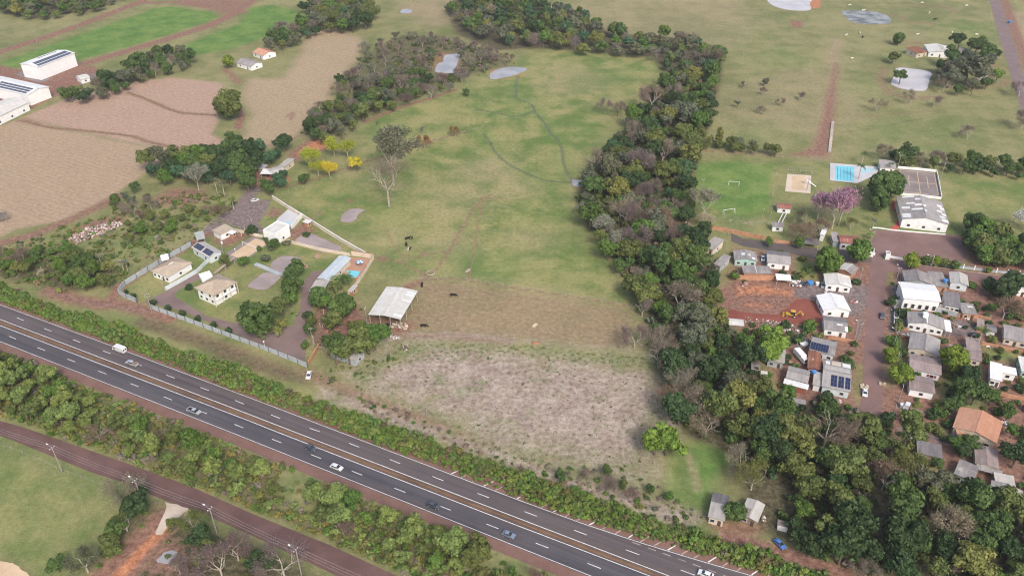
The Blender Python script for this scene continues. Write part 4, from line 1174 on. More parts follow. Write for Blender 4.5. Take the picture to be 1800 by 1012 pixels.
B_('house', 'weathered grey gable house by the dark green lawn', (1244, 908), (1274, 916), (1287, 873), 3, 'gx', 'fc', 'cream', .2, 1, rm2='fc_dark')
B_('house', 'pale beige gable house right of the round dark tree', (1300, 905), (1332, 918), (1338, 884), 3, 'gy', 'fc_light', 'wood', .2, 1, sheets=((0, .55, .95, .05, .9, 'fc_brown'),))
B_('shed', 'small brown shed with a white edge at the wood', (1366, 922), (1387, 927.5), (1389, 918.5), 2.4, 'shed', 'fc_brown', 'white', .05, 0, False, cat='shed')
# --- club
club = B_('club_hall', 'white club hall with grey roof patched by white sheets', (1585, 385), (1669, 395), (1660, 355.5), 4.6, 'gy', 'fc', 'white', .2, 3, False, cat='hall',
   sheets=((0, .0, .08, .25, .75, WS), (0, .12, .2, .75, 1, WS), (0, .3, .37, .35, .7, WS), (0, .37, .46, .68, 1, WS), (0, .48, .57, .1, .45, WS), (0, .57, .64, .5, .95, WS), (0, .78, .95, .05, .4, WS),
           (1, .05, .16, .02, .3, WS), (1, .2, .28, .1, .35, WS), (1, .33, .42, .02, .22, WS), (1, .45, .52, .15, .4, WS), (1, .58, .68, .02, .2, WS), (1, .7, .78, .1, .3, WS), (1, .3, .36, .88, 1, WS), (1, .52, .6, .85, 1, WS)))
B_('pavilion', 'small grey roofed white pavilion at the end of the pool deck', (1547, 294), (1576, 297), (1577, 285), 3, 'shed', 'fc', 'white', .06, 1, cat='pavilion')
B_('hut', 'small red roofed hut behind the bare trees of the club', (1366, 366), (1392, 368), (1393, 359), 2.6, 'gx', 'red_roof', 'white', .2, 1, False, cat='hut')
B_('shelter', 'tall narrow white shelter among bare trees beside the side street', (1441, 412), (1449.5, 414), (1451, 396), 3.4, 'shed', WS, 'white', .05, 0, False, cat='shelter')
B_('shed', 'dark frame shed with orange end by the side street', (1410, 428), (1440, 431), (1441, 421), 2.6, 'shed', 'fc_dark', 'brick', .05, open_sides=True, cat='shed')
B_('gate_booth', 'white gate booth at the club entrance', (1528, 441), (1537, 442.5), (1536.5, 437.5), 2.8, 'flat', 'fc', 'white', .1, 0, False, cat='booth')
B_('canopy', 'small grey canopy beside the club entrance wall', (1558, 447), (1566, 448), (1566, 443), 2.6, 'flat', 'fc', 'white', .1, 0, False, cat='canopy')
# --- estate by the highway
B_('house', 'beige hip roofed house inside the grey walled plot', (265, 476), (296, 487.5), (336, 461), 3.2, 'hip', 'beige_roof', 'white', .32, 3, ridge='white')
vh = B_('villa', 'two storey white house with beige hip roof and veranda', (341, 506), (375.5, 521), (411, 493), 5.4, 'hip', 'beige_roof', 'white', .42, 3, False, inset=.8, cat='house')
B_('garage', 'pale gabled garage carrying blue solar panels in the walled plot', (336, 435.5), (367.5, 453.5), (388, 441), 3.2, 'gx', 'fc_light', 'paleblue', .35, 1, cat='garage', panels=((0, .04, .46, .22, .96, 5, 3, False), (0, .54, .97, .22, .96, 5, 3, False)))
B_('kiosk', 'beige flat roofed shelter on white walls behind the estate', (372, 405), (387, 413.5), (409, 401.5), 3, 'shed', 'beige_roof', 'white', .04, 0, False, cat='shelter')
B_('lean_to', 'little white roof beside the beige shelter', (401, 410), (408, 412.5), (414, 407), 2.3, 'shed', WS, 'brick', .04, 0, False, cat='lean-to')
B_('villa', 'white flat roofed two storey villa with a tiled terrace', (462, 405), (483, 411.5), (495, 391.5), 5.8, 'flat', OW, 'white', .1, 2, False, cat='house')
B_('walkway_roof', 'narrow beige roof over the estate walkway', (374.5, 480), (378.5, 481), (394, 449), 2.8, 'shed', 'beige_roof', 'white', .01, open_sides=True, cat='walkway')
B_('party_house', 'long pale blue roofed barbecue house beside the estate pool', (557, 489.5), (579, 494), (614.5, 453), 3.2, 'gy', 'blue_roof', 'cream', .16, 1, cat='building')
B_('lean_to', 'grey lean to at the near end of the blue roofed house', (543, 511.5), (567, 514), (579, 495), 2.8, 'shed', 'fc_light', 'greywall', .04, open_sides=True, cat='lean-to')
B_('barn', 'big open pale roofed barn at the pasture corner', (647, 553), (704.5, 561.5), (727, 510.5), 5.2, 'gy', 'offwhite_roof', 'white', .1, open_sides=True, cat='barn', sheets=((1, .07, .13, .03, .55, WS) , (1, .78, .83, .03, .55, WS), (1, .86, .91, .03, .55, WS), (1, .58, .63, .03, .55, WS)))
B_('shed', 'grey gabled shed behind the roadside bushes', (577, 617), (624, 634), (634.5, 614), 3, 'gx', 'fc', 'greywall', .2, 0, False, cat='shed', ridge='white')
B_('shed', 'small grey shed at the foot of the estate pool wall', (610, 512), (618, 514), (626, 502), 2.4, 'shed', 'fc_light', 'brick', .04, 0, False, cat='shed')
B_('hut', 'tiny brick hut against the diagonal wall', (531, 390), (541, 393.5), (546, 388), 2.4, 'shed', OW, 'brick', .05, 0, False, cat='hut')
# --- farms
B_('warehouse', 'tall white warehouse carrying pale solar panels beside the green crop', (34, 113), (66, 118.5), (118, 91), 9, 'gy', WS, 'white_clean', .12, 0, False, side=0, cat='warehouse',
   panels=((0, .1, .62, .28, .42, 1, 12, True), (1, .08, .95, .5, .92, 10, 3, True), (1, .05, .95, .08, .42, 12, 2, True)))
B_('warehouse', 'long white warehouse with pale solar rows at the left edge', (-45, 146), (48.5, 167.5), (96, 155), 7, 'gx', WS, 'white_clean', .2, 0, False, side=0, cat='warehouse', panels=((0, .35, .95, .1, .32, 12, 1, True), (0, .35, .95, .38, .6, 12, 1, True), (0, .35, .95, .66, .88, 12, 1, True)))
B_('warehouse', 'low white building with two dark windows at the left edge', (-60, 233), (51, 180), (27, 166), 5, 'gx', OW, 'white_clean', .22, 5, False, side=2, cat='warehouse')
B_('shed', 'small white shed near the warehouse dirt yard', (132, 134.5), (141.5, 140.5), (152, 132), 3, 'gy', OW, 'white', .2, 0, False, cat='shed')
B_('house', 'grey roofed farmhouse beside a bright round tree', (414, 110), (441, 118), (446, 106), 3, 'gx', 'fc', 'white', .3, 1)
B_('house', 'pinkish roofed farmhouse beyond the stubble field', (443, 92), (462, 99), (469, 86), 3, 'gx', 'terra_roof', 'white', .3, 1)
B_('shed', 'bright white roofed cowshed among dark farm trees', (457, 306), (478.5, 306.5), (474, 298), 2.8, 'shed', WS, 'white', .05, open_sides=True, cat='shed')
B_('shed', 'pale farm shed joining the white roofed cowshed', (481, 307), (503, 300), (492, 291), 3, 'gx', 'fc_light', 'cream', .15, 0, False, cat='shed')
B_('shed', 'narrow pale farm shed running north from the others', (489, 292), (501, 294), (507.5, 279), 3, 'shed', 'fc_light', 'cream', .04, 0, False, cat='shed')
B_('shed', 'small grey farm shed with a blue tank left of the others', (452, 297), (464, 298), (465, 290), 2.8, 'shed', 'fc', 'wood', .06, 0, False, cat='shed')
B_('house', 'red roofed end of the north eastern farmhouse', (1612, 95), (1632, 91.5), (1634, 80), 3.2, 'shed', 'rust_roof', 'cream', .12, 1)
B_('house', 'white roofed north eastern farmhouse', (1632, 92), (1675, 95), (1676, 82), 3.4, 'gy', OW, 'white', .16, 2, sheets=((1, .1, .9, .5, .95, 'fc_light'),))
B_('shed', 'grey roofed shed at the right end of the farmhouse', (1679, 97), (1700, 100.5), (1699, 88), 3, 'shed', 'fc', 'white', .05, 1, cat='shed')
B_('shed', 'small white roofed shed under the big tree by the country road', (1725, 131), (1738, 132), (1739, 127), 2.6, 'shed', WS, 'white', .04, 0, False, cat='shed')
# fittings that belong to buildings already standing
m = MB(); m.box(-.9, .9, -1.1, 1.1, 0, 1.5); ch_ = m.build('chimney', MAT['white_clean'])
hs_ = [o for o in COL.objects if o.get('label', '').startswith('white walled house with grey gable roof')][0]
ch_.parent = hs_; ch_.location = (hs_['_LD'][0] * .45, hs_['_LD'][1] * .55, 4.9)
L_, D_ = vh['_LD']
ver = MB(); ver.box(L_ - .75, L_ - .05, .9, D_ - .9, 2.7, 2.85); ver.build('balcony', MAT['white'], vh)
me = MB(); me.box(-.14, .14, -.14, .14, 0, 5.4); me = me.mesh('column', MAT['cream'])
for k in range(4): obj('column', me, vh, (L_ - .2, .3 + (D_ - .6) * k / 3, 0))
for k in range(3):
    p = obj('window', ME_PANE, vh, (L_ - .8, D_ * (k + .6) / 3.2, 4.1), (0, 0, math.pi / 2), (1.2, 1, 1.2)); obj('frame', ME_FRAME, p)
for k in range(2):
    p = obj('window', ME_PANE, vh, (L_ * (k + .7) / 2.4, .8, 4.1), (0, 0, 0), (1.2, 1, 1.2)); obj('frame', ME_FRAME, p)
for o in list(COL.objects):
    if '_LD' in o: del o['_LD']


def tank_box(name, label, x, y, w, d, z0, h, rz, legs=False, mat='white'):
    p = P(x, y, z0); r = empty(name, (p.x, p.y, 0 if legs else z0), rz); tag(r, label, 'water tank')
    b = z0 if legs else 0
    m = MB(); m.box(-w / 2, w / 2, -d / 2, d / 2, b, b + h); m.build('tank', MAT[mat], r)
    m = MB()
    for q in ((-w / 2 - .1, w / 2 + .1, -d / 2 - .1, -d / 2 + .1), (-w / 2 - .1, w / 2 + .1, d / 2 - .1, d / 2 + .1)): m.box(*q, b + h, b + h + .35)
    for q in ((-w / 2 - .1, -w / 2 + .1), (w / 2 - .1, w / 2 + .1)): m.box(q[0], q[1], -d / 2 + .1, d / 2 - .1, b + h, b + h + .35)
    m.build('rim', MAT[mat], r)
    if legs:
        for sx in (-1, 1):
            for sy in (-1, 1):
                m = MB(); m.box(sx * (w / 2 - .2) - .12, sx * (w / 2 - .2) + .12, sy * (d / 2 - .2) - .12, sy * (d / 2 - .2) + .12, 0, b); m.build('leg', MAT['pole'], r)


tank_box('roof_tank', 'white box tank at the back of the two storey villa', 363, 490, 4.4, 4, 4.2, 1.8, .6, True)
tank_box('roof_tank', 'white box tank on the beige hip roof of the walled house', 290, 455, 3, 2.6, 3.9, 1.2, .5)
tank_box('tank_tower', 'grey water tank on four legs behind the solar garage', 352, 418, 3.6, 3, 4.2, 2.0, .5, True, 'greywall')


def round_tank(label, x, y, z, r=1.0, h=1.1, mat='blue'):
    p = P(x, y, z); o = empty('water_tank', p); tag(o, label, 'water tank')
    m = MB(); m.tube([(0, 0, 0), (0, 0, h)], [r * .85, r], 12); m.build('tank', MAT[mat], o)
    m = MB(); m.tube([(0, 0, h), (0, 0, h + .08), (0, 0, h + .3)], [r * 1.04, r * 1.04, r * .25], 12); m.build('lid', MAT[mat], o)


round_tank('blue water tank standing in the gravel yard', 1424, 500, 0, 1.3, 1.4)
round_tank('blue tank on the pale lean to roof', 1430.5, 655.5, 3.0, .9, .9)
round_tank('blue tank on the flat grey house by the cross street', 1661, 495, 3.6, 1.0, 1.0)
round_tank('small blue tank in the farm among dark trees', 458, 291, 3.2, 1.0, 1.0)
round_tank('grey round tank in the yard behind the solar house', 1412, 606, 0, 1.6, .9, 'white')
round_tank('white tank by the gravel yard fence', 1436, 501, 0, .8, 1.3, 'white')
round_tank('white dome tank beside the street end yard', 1586, 716, 0, 1.0, 1.5, 'white')
round_tank('blue box tank beside the country road', 1775, 41, 0, 1.6, 1.6)

# ------------------------------------------------------------------ walls, fences, gates
def wall(name, label, pts, h, th, mat, post=0, post_h=None, post_mat='pole', cap=None, group=None, cat='wall'):
    w = [P(x, y) for x, y in pts]
    root = empty(name, w[0]); tag(root, label, cat, group)
    w = [q - w[0] for q in w]
    m = MB()
    n = len(w); S = []
    for i in range(n):
        d1 = (w[i] - w[i - 1]).normalized() if i else (w[1] - w[0]).normalized()
        d2 = (w[i + 1] - w[i]).normalized() if i < n - 1 else d1
        s = Vector((-d1.y - d2.y, d1.x + d2.x, 0)); s.normalize(); k = max(.5, s.dot(Vector((-d1.y, d1.x, 0)))); S.append(s * (th / 2 / k))
    i0 = len(m.v)
    for i in range(n):
        for q in (w[i] - S[i], w[i] + S[i]): m.v += [(q.x, q.y, 0), (q.x, q.y, h)]
    for i in range(n - 1):
        a = i0 + 4 * i; b = a + 4
        m.f += [(a, b, b + 1, a + 1), (b + 2, a + 2, a + 3, b + 3), (a + 1, b + 1, b + 3, a + 3)]
    m.f += [(i0, i0 + 1, i0 + 3, i0 + 2), (b, b + 2, b + 3, b + 1)]
    m.build('panel' if post else 'masonry', MAT[mat], root)
    if cap:
        mm_ = MB()
        for a, b in zip(w, w[1:]): mm_.bar(a + Vector((0, 0, h + .06)), b + Vector((0, 0, h + .06)), th + .12, .12)
        mm_.build('coping', MAT[cap], root)
    if post:
        ph = post_h or h + .15
        bm_ = MB(); bm_.box(-th * .5 - .1, th * .5 + .1, -th * .5 - .1, th * .5 + .1, 0, ph); me = bm_.mesh('post', MAT[post_mat])
        r, L = resample(w, post)
        for q in r: obj('post', me, root, (q.x, q.y, 0))
    return root


def fence(label, pts, sp=4.0, h=1.3, group='wire fences', cat='fence', mat='post', pw=.1):
    w = [P(x, y) for x, y in pts]; root = empty('wire_fence', w[0]); tag(root, label, cat, group)
    r, L = resample([q - w[0] for q in w], sp)
    bm_ = MB(); bm_.box(-pw / 2, pw / 2, -pw / 2, pw / 2, 0, h); me = bm_.mesh('post', MAT[mat])
    for q in r: obj('post', me, root, (q.x + rng.uniform(-.1, .1), q.y + rng.uniform(-.1, .1), 0), (rng.uniform(-.05, .05), rng.uniform(-.05, .05), 0))
    for z in (.45 * h, .9 * h):
        m = MB(); m.tube([(q.x, q.y, z) for q in r], .012, 3, False); m.build('wire', MAT['wire'], root)


wall('perimeter_wall', 'grey slab wall with posts along the highway side of the estate', [(266, 542.5), (317, 561), (400, 591), (470, 617), (518, 636), (541, 646)], 2.2, .18, 'greywall', 4.6, 2.4, 'metal')
wall('perimeter_wall', 'grey slab wall round the western corner of the estate', [(241, 532), (222, 524), (209, 516), (219, 502), (263, 475), (300, 453), (337, 432)], 2.4, .18, 'greywall', 6.0, 2.5, 'metal')
wall('garden_wall', 'low pale grey wall between walled plot and driveway', [(290, 511.5), (320, 495), (347, 479.5), (368, 459), (376, 454)], 1.9, .2, 'paleblue')
wall('boundary_wall', 'long cream wall running diagonally between estate and pasture', [(479.5, 350), (506, 367), (530, 381.5), (560, 400.5), (600, 425.5), (643, 450)], 2.0, .25, 'cream', cap='white')
wall('boundary_wall', 'cream and orange wall around the estate pool terrace', [(618, 449), (640, 452), (657, 455), (640, 483), (620, 513), (612, 524)], 2.4, .22, 'cream', cap='brick')
wall('boundary_wall', 'cream wall crossing the estate above the two ponds', [(409, 406), (436, 411.5), (448, 415), (482, 421.5), (519, 429.5), (560, 440), (600, 447.5), (616, 450)], 1.6, .22, 'cream')
wall('brick_wall', 'broad brown red brick wall at the estate gate', [(577, 586), (560, 612), (542, 641)], 1.7, .5, 'brick')
wall('villa_wall', 'white wall beside the villa terrace', [(513, 403.5), (522, 393), (531, 382.5)], 2.6, .25, 'white')
wall('brick_wall', 'orange wall along the north of the side street', [(1246, 402), (1275, 407), (1300, 412.5), (1340, 420.5)], 1.8, .25, 'brick', cap='brick')
wall('brick_wall', 'orange brick wall below the low grey shed', [(1283, 489), (1307, 491.5), (1330, 492.5), (1361, 492)], 2.2, .25, 'brick')
wall('brick_wall', 'orange garden wall segment near the club trees', [(1350, 424), (1365, 427), (1388, 429)], 1.5, .25, 'brick')
wall('entrance_wall', 'curved white wall at the club entrance', [(1558, 445), (1558.5, 449), (1563, 452.5), (1575, 455), (1600, 459), (1632, 464)], 1.0, .35, 'white_clean')
wall('entrance_wall', 'low white base under the gate booth', [(1524.5, 444), (1530, 447.5), (1537.5, 448)], 1.0, .5, 'white_clean')
wall('club_wall', 'thin white wall along the top of the club forecourt', [(1533, 401), (1545, 401.5), (1568, 405), (1600, 408), (1662, 413)], .6, .22, 'white')
wall('court_wall', 'white wall behind the sports court', [(1578, 296), (1610, 298.5), (1645.5, 302.5)], 1.3, .3, 'white')
wall('court_wall', 'white wall along the right side of the sports court', [(1646.5, 304), (1654.5, 348)], 1.1, .3, 'white')
wall('court_wall', 'white wall between sports court and club hall', [(1582, 343), (1615, 345.5), (1654, 350.5)], 1.3, .3, 'white')
wall('street_wall', 'blue grey low wall with white posts along the cross street', [(1635, 465.5), (1700, 473), (1760, 480), (1810, 486)], 1.2, .2, 'greywall', 4.2, 2.2, 'white_clean')
wall('plot_wall', 'long grey wall between hall and chimney house', [(1572, 535), (1620, 543), (1660, 551), (1682, 557)], 2.2, .25, 'greywall', cap='cream')
wall('plot_wall', 'orange wall continuing the long grey wall', [(1682.5, 557.2), (1700, 558.5), (1718, 560), (1740, 566)], 2.0, .25, 'brick')
wall('plot_wall', 'orange wall at the right side of the village', [(1724, 606), (1760, 614), (1810, 624)], 1.6, .3, 'brick')
wall('plot_wall', 'low orange wall in front of the chimney house', [(1571, 576), (1596, 581.5)], 1.4, .25, 'brick')
wall('plot_wall', 'low brick wall beside the broad grey gabled house', [(1570, 590), (1596, 596)], 1.2, .25, 'redbrick')
wall('plot_wall', 'pinkish orange wall behind the solar panel house', [(1455, 594), (1480, 599), (1505, 604)], 1.5, .25, 'brick')
wall('plot_wall', 'cream wall in front of the dark flat roofed house', [(1650, 541), (1670, 545), (1692, 549)], 1.8, .2, 'white')
wall('plot_wall', 'orange wall at the far right of the lower village', [(1745, 690), (1770, 698), (1812, 706)], 1.5, .3, 'brick')
wall('street_fence_wall', 'white front fence of the chimney house yard', [(1571.5, 541), (1571, 560), (1570.5, 575)], 1.6, .15, 'white')
wall('stone_wall', 'dark dry stone wall beside the pink track', [(1464, 215), (1461, 240), (1458, 268)], .7, 1.6, 'bark_pale')
wall('footbridge', 'grey plank footbridge across the estate pond', [(449, 465), (466, 472), (482, 479.5), (494, 485)], .7, 1.8, 'greywall', cat='footbridge')
for x, y, lb in ((1368, 392, 'left'), (1374, 393, 'right')):
    p0, p1 = P(x, y), P(x + 8.5, y - 17)
    m = MB(); m.bar(p0 + Vector((0, 0, .5)), p1 + Vector((0, 0, .5)), .35, .5)
    prop('ramp_rail', 'white rail running north from the pitch hut, ' + lb + ' one', 'rail', m, MAT['white'])
fence('wire fence along the southern edge of the pasture', [(690, 590), (800, 588), (900, 601), (1000, 609), (1110, 619), (1145, 628)])
fence('wire fence crossing the pasture below the yellow trees', [(495, 342), (540, 328), (580, 316), (640, 300), (700, 280)])
fence('wire fence between pasture and northern scrub', [(610, 212), (650, 200), (700, 188), (760, 170), (820, 148)])
fence('wire fence across the pasture from stream to lone trees', [(700, 268), (760, 250), (800, 238), (850, 225)], 5)
fence('wire fence between green pasture and brown paddock', [(735, 492), (800, 489), (900, 506), (1000, 521), (1110, 540)])
fence('short wire fence through the brown paddock', [(832, 455), (822, 505), (805, 560), (800, 585)], 4)
fence('wire fence along the top of the club grounds', [(1215, 270), (1300, 273), (1400, 279), (1460, 284)], 6, 1.6)
fence('wire fence around the milky pond', [(1577, 118), (1605, 115), (1640, 121)], 4)
fence('post fence beside the lower left pasture', [(0, 782), (60, 805), (115, 830), (170, 850), (215, 860)], 5, 1.4)
fence('wire fence beside the country road', [(1700, -10), (1735, 0), (1748, 60), (1760, 100)], 7)
fence('wire fence left of the village street', [(1480, 640), (1500, 610), (1508, 570), (1512, 545)], 4, 1.4)
fence('wire fence beside the dark flat roofed forest edge', [(1262, 100), (1260, 150), (1252, 210)], 6)

# ------------------------------------------------------------------ vegetation: prototypes
def unit(v):
    return v / (np.linalg.norm(v, axis=-1, keepdims=True) + 1e-9)


def leaf_quads(c, nrm, size, rg, aspect=1.0):
    """diamond leaf clumps of the given centres and normals"""
    n = len(c)
    r = unit(rg.normal(size=(n, 3))); a = unit(np.cross(nrm, r)); b = np.cross(nrm, a)
    s = (size * rg.uniform(.6, 1.35, n))[:, None]
    v = np.stack([c + a * s, c + b * s * .6 * aspect, c - a * s, c - b * s * .6 * aspect], 1).reshape(-1, 3)
    q = np.arange(n * 4).reshape(n, 4)
    return v, q


ICO = None


def ico(sub=2):
    global ICO
    if ICO is None: ICO = {}
    if sub not in ICO:
        bm = bmesh.new(); bmesh.ops.create_icosphere(bm, subdivisions=sub, radius=1.0)
        v = np.array([p.co[:] for p in bm.verts]); f = np.array([[p.index for p in g.verts] for g in bm.faces]); bm.free()
        ICO[sub] = (v, None, f)
    return ICO[sub]


def crown_arrays(seed, R=4.2, RZ=3.4, zc=6.6, nc=26, nl=95, ls=.52, low=-.55, cr=(.30, .46), spread=.55, core=.6, lobes=4, rag=1.0, sub=2):
    """uneven crown: a few lobes pushed off centre, each a heap of leaf clumps with a ragged rim"""
    rg = np.random.default_rng(seed)
    Vs, Qs, Ts = [], [], []; off = 0
    ext = np.array([R, R, RZ])
    if lobes:
        ld = unit(rg.normal(size=(lobes, 3)) * [1, 1, .6]); lc = ld * rg.uniform(.25, .55, (lobes, 1)); lr = rg.uniform(.42, .72, lobes); lt = rg.uniform(0, 1, lobes)
    n = 0; tries = 0
    while n < nc and tries < nc * 12:
        tries += 1
        if lobes:
            q = rg.integers(lobes); d = unit(rg.normal(size=3)); pos = lc[q] + d * lr[q] * rg.uniform(.55, 1.0); t0 = np.clip(lt[q] * .6 + rg.uniform(0, .4), 0, 1)
        else:
            d = unit(rg.normal(size=3)); pos = d * rg.uniform(.5, .92) * .82; t0 = rg.uniform(0, 1)
        if pos[2] < low: continue
        n += 1
        c = pos * ext + np.array([0, 0, zc]); r = rg.uniform(*cr) * R * rg.uniform(.75, 1.15)
        m = int(nl * rg.uniform(.7, 1.3))
        nn0 = unit(rg.normal(size=(m, 3)) + np.array([0, 0, .45]) + d * .4)
        rr = r * np.clip(rg.normal(1.0, .16 * rag, m), .55, 1.5)[:, None]
        p = c + nn0 * rr * np.array([1, 1, .82])
        nn = unit(nn0 + rg.normal(size=(m, 3)) * spread)
        v, qd = leaf_quads(p, nn, ls, rg)
        Vs.append(v); Qs.append(qd + off); off += len(v)
        Ts.append(np.repeat(np.clip(t0 * .6 + rg.uniform(0, .4, m) + rg.normal(0, .08, m), 0, 1), 4))
        if core:
            iv, _, f = ico(sub); w = iv * (r * core) * (1 + rg.normal(0, .13, (len(iv), 1))) * np.array([1, 1, .82]) + c
            Vs.append(w); Qs.append(np.hstack([f, f[:, 2:3]]) + off); off += len(w)
            Ts.append(np.clip(t0 * .6 + rg.uniform(0, .4, len(w)), 0, 1))
    return np.vstack(Vs), np.vstack(Qs), np.concatenate(Ts)


def mesh_from(name, V, Q, T, mat):
    """quads whose last two corners coincide are triangles"""
    tri = Q[:, 2] == Q[:, 3]
    me = bpy.data.meshes.new(name)
    nq, nt = int((~tri).sum()), int(tri.sum())
    loops = np.concatenate([Q[~tri].ravel(), Q[tri][:, :3].ravel()])
    me.vertices.add(len(V)); me.vertices.foreach_set('co', np.ascontiguousarray(V, np.float32).ravel())
    me.loops.add(len(loops)); me.loops.foreach_set('vertex_index', loops.astype(np.int32))
    me.polygons.add(nq + nt)
    st = np.concatenate([np.arange(nq) * 4, nq * 4 + np.arange(nt) * 3]).astype(np.int32)
    me.polygons.foreach_set('loop_start', st)
    a = me.attributes.new('tint', 'FLOAT', 'POINT'); a.data.foreach_set('value', np.ascontiguousarray(T, np.float32))
    me.materials.append(mat); me.update(calc_edges=True)
    return me


def trunk_mesh(seed, h=6.0, r=.28, limbs=5, mat='bark', reach=2.6, lean=.3):
    rg = random.Random(seed); m = MB()
    pts = [(0, 0, -.1), (rg.uniform(-.1, .1), rg.uniform(-.1, .1), h * .35), (rg.uniform(-lean, lean), rg.uniform(-lean, lean), h * .7), (rg.uniform(-lean, lean), rg.uniform(-lean, lean), h)]
    m.tube(pts, [r * 1.25, r, r * .75, r * .4], 6)
    for k in range(limbs):
        a = 6.28 * k / limbs + rg.uniform(-.4, .4); z = h * rg.uniform(.45, .75); q = reach * rg.uniform(.7, 1.1)
        m.tube([(0, 0, z), (math.cos(a) * q * .5, math.sin(a) * q * .5, z + q * .45), (math.cos(a) * q, math.sin(a) * q, z + q * .75)], [r * .5, r * .35, r * .15], 4)
    return m.mesh('trunk', MAT[mat])


def bare_arrays(seed, R=4.4, h=9.5, nb=9, twigs=1500, tl=1.0, tw=.035, leaves=0, h0=.28, r0=.26, nl_size=.3):
    """branches (as a mesh builder) and a haze of fine twigs"""
    rg = random.Random(seed); ng = np.random.default_rng(seed); m = MB(); ends = []
    def grow(p, d, L, r, lev):
        q = p + d * L * .5 + Vector((rg.uniform(-1, 1), rg.uniform(-1, 1), rg.uniform(-.3, .6))) * L * .08; e = q + (d + Vector((0, 0, .12))).normalized() * L * .5
        m.tube([p, q, e], [r, r * .8, r * .55], 5 if lev == 0 else 4, False)
        ends.append((e, d, L))
        if lev >= 3: return
        for k in range(3 if lev < 2 else 2):
            ax = Vector((rg.gauss(0, 1), rg.gauss(0, 1), rg.gauss(0, .6) + .35)).normalized()
            nd = (d * .9 + ax * .85).normalized()
            grow(e if k else q.lerp(e, .6), nd, L * rg.uniform(.6, .8), r * .52, lev + 1)
    m.tube([(0, 0, -.1), (0, 0, h * h0)], [r0 * 1.2, r0], 6, False)
    for k in range(4):
        a = 6.28 * k / 4 + rg.uniform(-.5, .5)
        grow(Vector((0, 0, h * h0 * rg.uniform(.8, 1))), Vector((math.cos(a) * .75, math.sin(a) * .75, rg.uniform(.55, 1.2))).normalized(), h * .32, r0 * .6, 0)
    E = np.array([e[0][:] for e in ends]); L = np.array([e[2] for e in ends])
    pick = ng.integers(len(E) // 4, len(E), twigs)
    c = E[pick] + ng.normal(0, .55, (twigs, 3)) * (R / 4.4)
    out = unit(c - np.array([0, 0, h * .45])); d = unit(out + ng.normal(0, .55, (twigs, 3)))
    s = unit(np.cross(d, ng.normal(size=(twigs, 3))))
    ln = (tl * ng.uniform(.5, 1.3, twigs))[:, None]
    V = np.stack([c - s * tw, c + s * tw, c + d * ln], 1).reshape(-1, 3)
    f = np.arange(twigs * 3).reshape(-1, 3); Q = np.hstack([f, f[:, 2:3]]); T = np.repeat(ng.uniform(0, 1, twigs), 3)
    if leaves:
        c2 = E[ng.integers(len(E) // 3, len(E), leaves)] + ng.normal(0, .7, (leaves, 3)); v, q = leaf_quads(c2, unit(ng.normal(size=(leaves, 3)) + [0, 0, .5]), nl_size, ng)
        Q = np.vstack([Q, q + len(V)]); V = np.vstack([V, v]); T = np.concatenate([T, np.repeat(ng.uniform(.2, 1, leaves), 4)])
    return m, V, Q, T


PROTO = {}
for k in range(9):
    PROTO['broad%d' % k] = (mesh_from('crown', *crown_arrays(100 + k, R=4.6, RZ=3.1 + .5 * (k % 3), zc=6.1 + .4 * (k % 2), nc=20 + 3 * (k % 5), nl=105, ls=.44 + 0.05 * (k % 3), cr=(.22, .40), lobes=3 + k % 4), MAT['leaf']), trunk_mesh(k, 5.8))
for k in range(3):   # clipped-looking dense crowns (mango, citrus)
    PROTO['dense%d' % k] = (mesh_from('crown', *crown_arrays(200 + k, R=4.2, RZ=3.6, zc=5.0, nc=40, nl=80, ls=.46, low=-.8, cr=(.26, .36), core=.8, lobes=0, rag=.7), MAT['leaf']), trunk_mesh(20 + k, 4.2))
for k in range(3):   # open crowns, sky and ground show through
    PROTO['open%d' % k] = (mesh_from('crown', *crown_arrays(300 + k, R=4.4, RZ=3.4, zc=7.2, nc=17, nl=80, ls=.42, cr=(.2, .34), core=.3, rag=1.5), MAT['leaf']), trunk_mesh(30 + k, 7.2, .22, 7, 'bark', 3.2))
for k in range(4):   # bare or nearly bare crowns
    m_, V_, Q_, T_ = bare_arrays(400 + k, twigs=2300, leaves=(0, 0, 300, 500)[k], tw=.05, tl=1.15)
    PROTO['bare%d' % k] = (mesh_from('twigs', V_, Q_, T_, MAT['twig']), m_.mesh('trunk', MAT['bark_pale'] if k != 1 else MAT['bark']))
m_, V_, Q_, T_ = bare_arrays(450, R=4.5, h=17, twigs=900, leaves=2600, h0=.42, r0=.34, tl=1.0, nl_size=.42)
PROTO['gum0'] = (mesh_from('crown', V_, Q_, T_, MAT['leaf']), m_.mesh('trunk', MAT['bark_pale']))
m_, V_, Q_, T_ = bare_arrays(451, R=4.5, h=15, twigs=2400, leaves=250, h0=.45, r0=.32, tl=1.2)
PROTO['gum1'] = (mesh_from('crown', V_, Q_, T_, MAT['twig']), m_.mesh('trunk', MAT['bark_pale']))
for k in range(2):   # blossom: many small petals on a bare frame
    m_, V_, Q_, T_ = bare_arrays(460 + k, R=4.4, h=9.0, twigs=300, leaves=3600, h0=.35, nl_size=.30)
    PROTO['blossom%d' % k] = (mesh_from('crown', V_, Q_, T_, MAT['leaf']), m_.mesh('trunk', MAT['bark_pale']))
for k in range(4):   # shrubs
    PROTO['shrub%d' % k] = (mesh_from('foliage', *crown_arrays(500 + k, R=1.9, RZ=1.5, zc=1.25, nc=13, nl=60, ls=.34, low=-.3, cr=(.34, .5)), MAT['leaf']), trunk_mesh(50 + k, 1.2, .08, 3, 'bark', .9, .1))
m_, V_, Q_, T_ = bare_arrays(470, R=2.0, h=3.6, twigs=900, leaves=60, h0=.08, r0=.1, tl=.7, tw=.035)
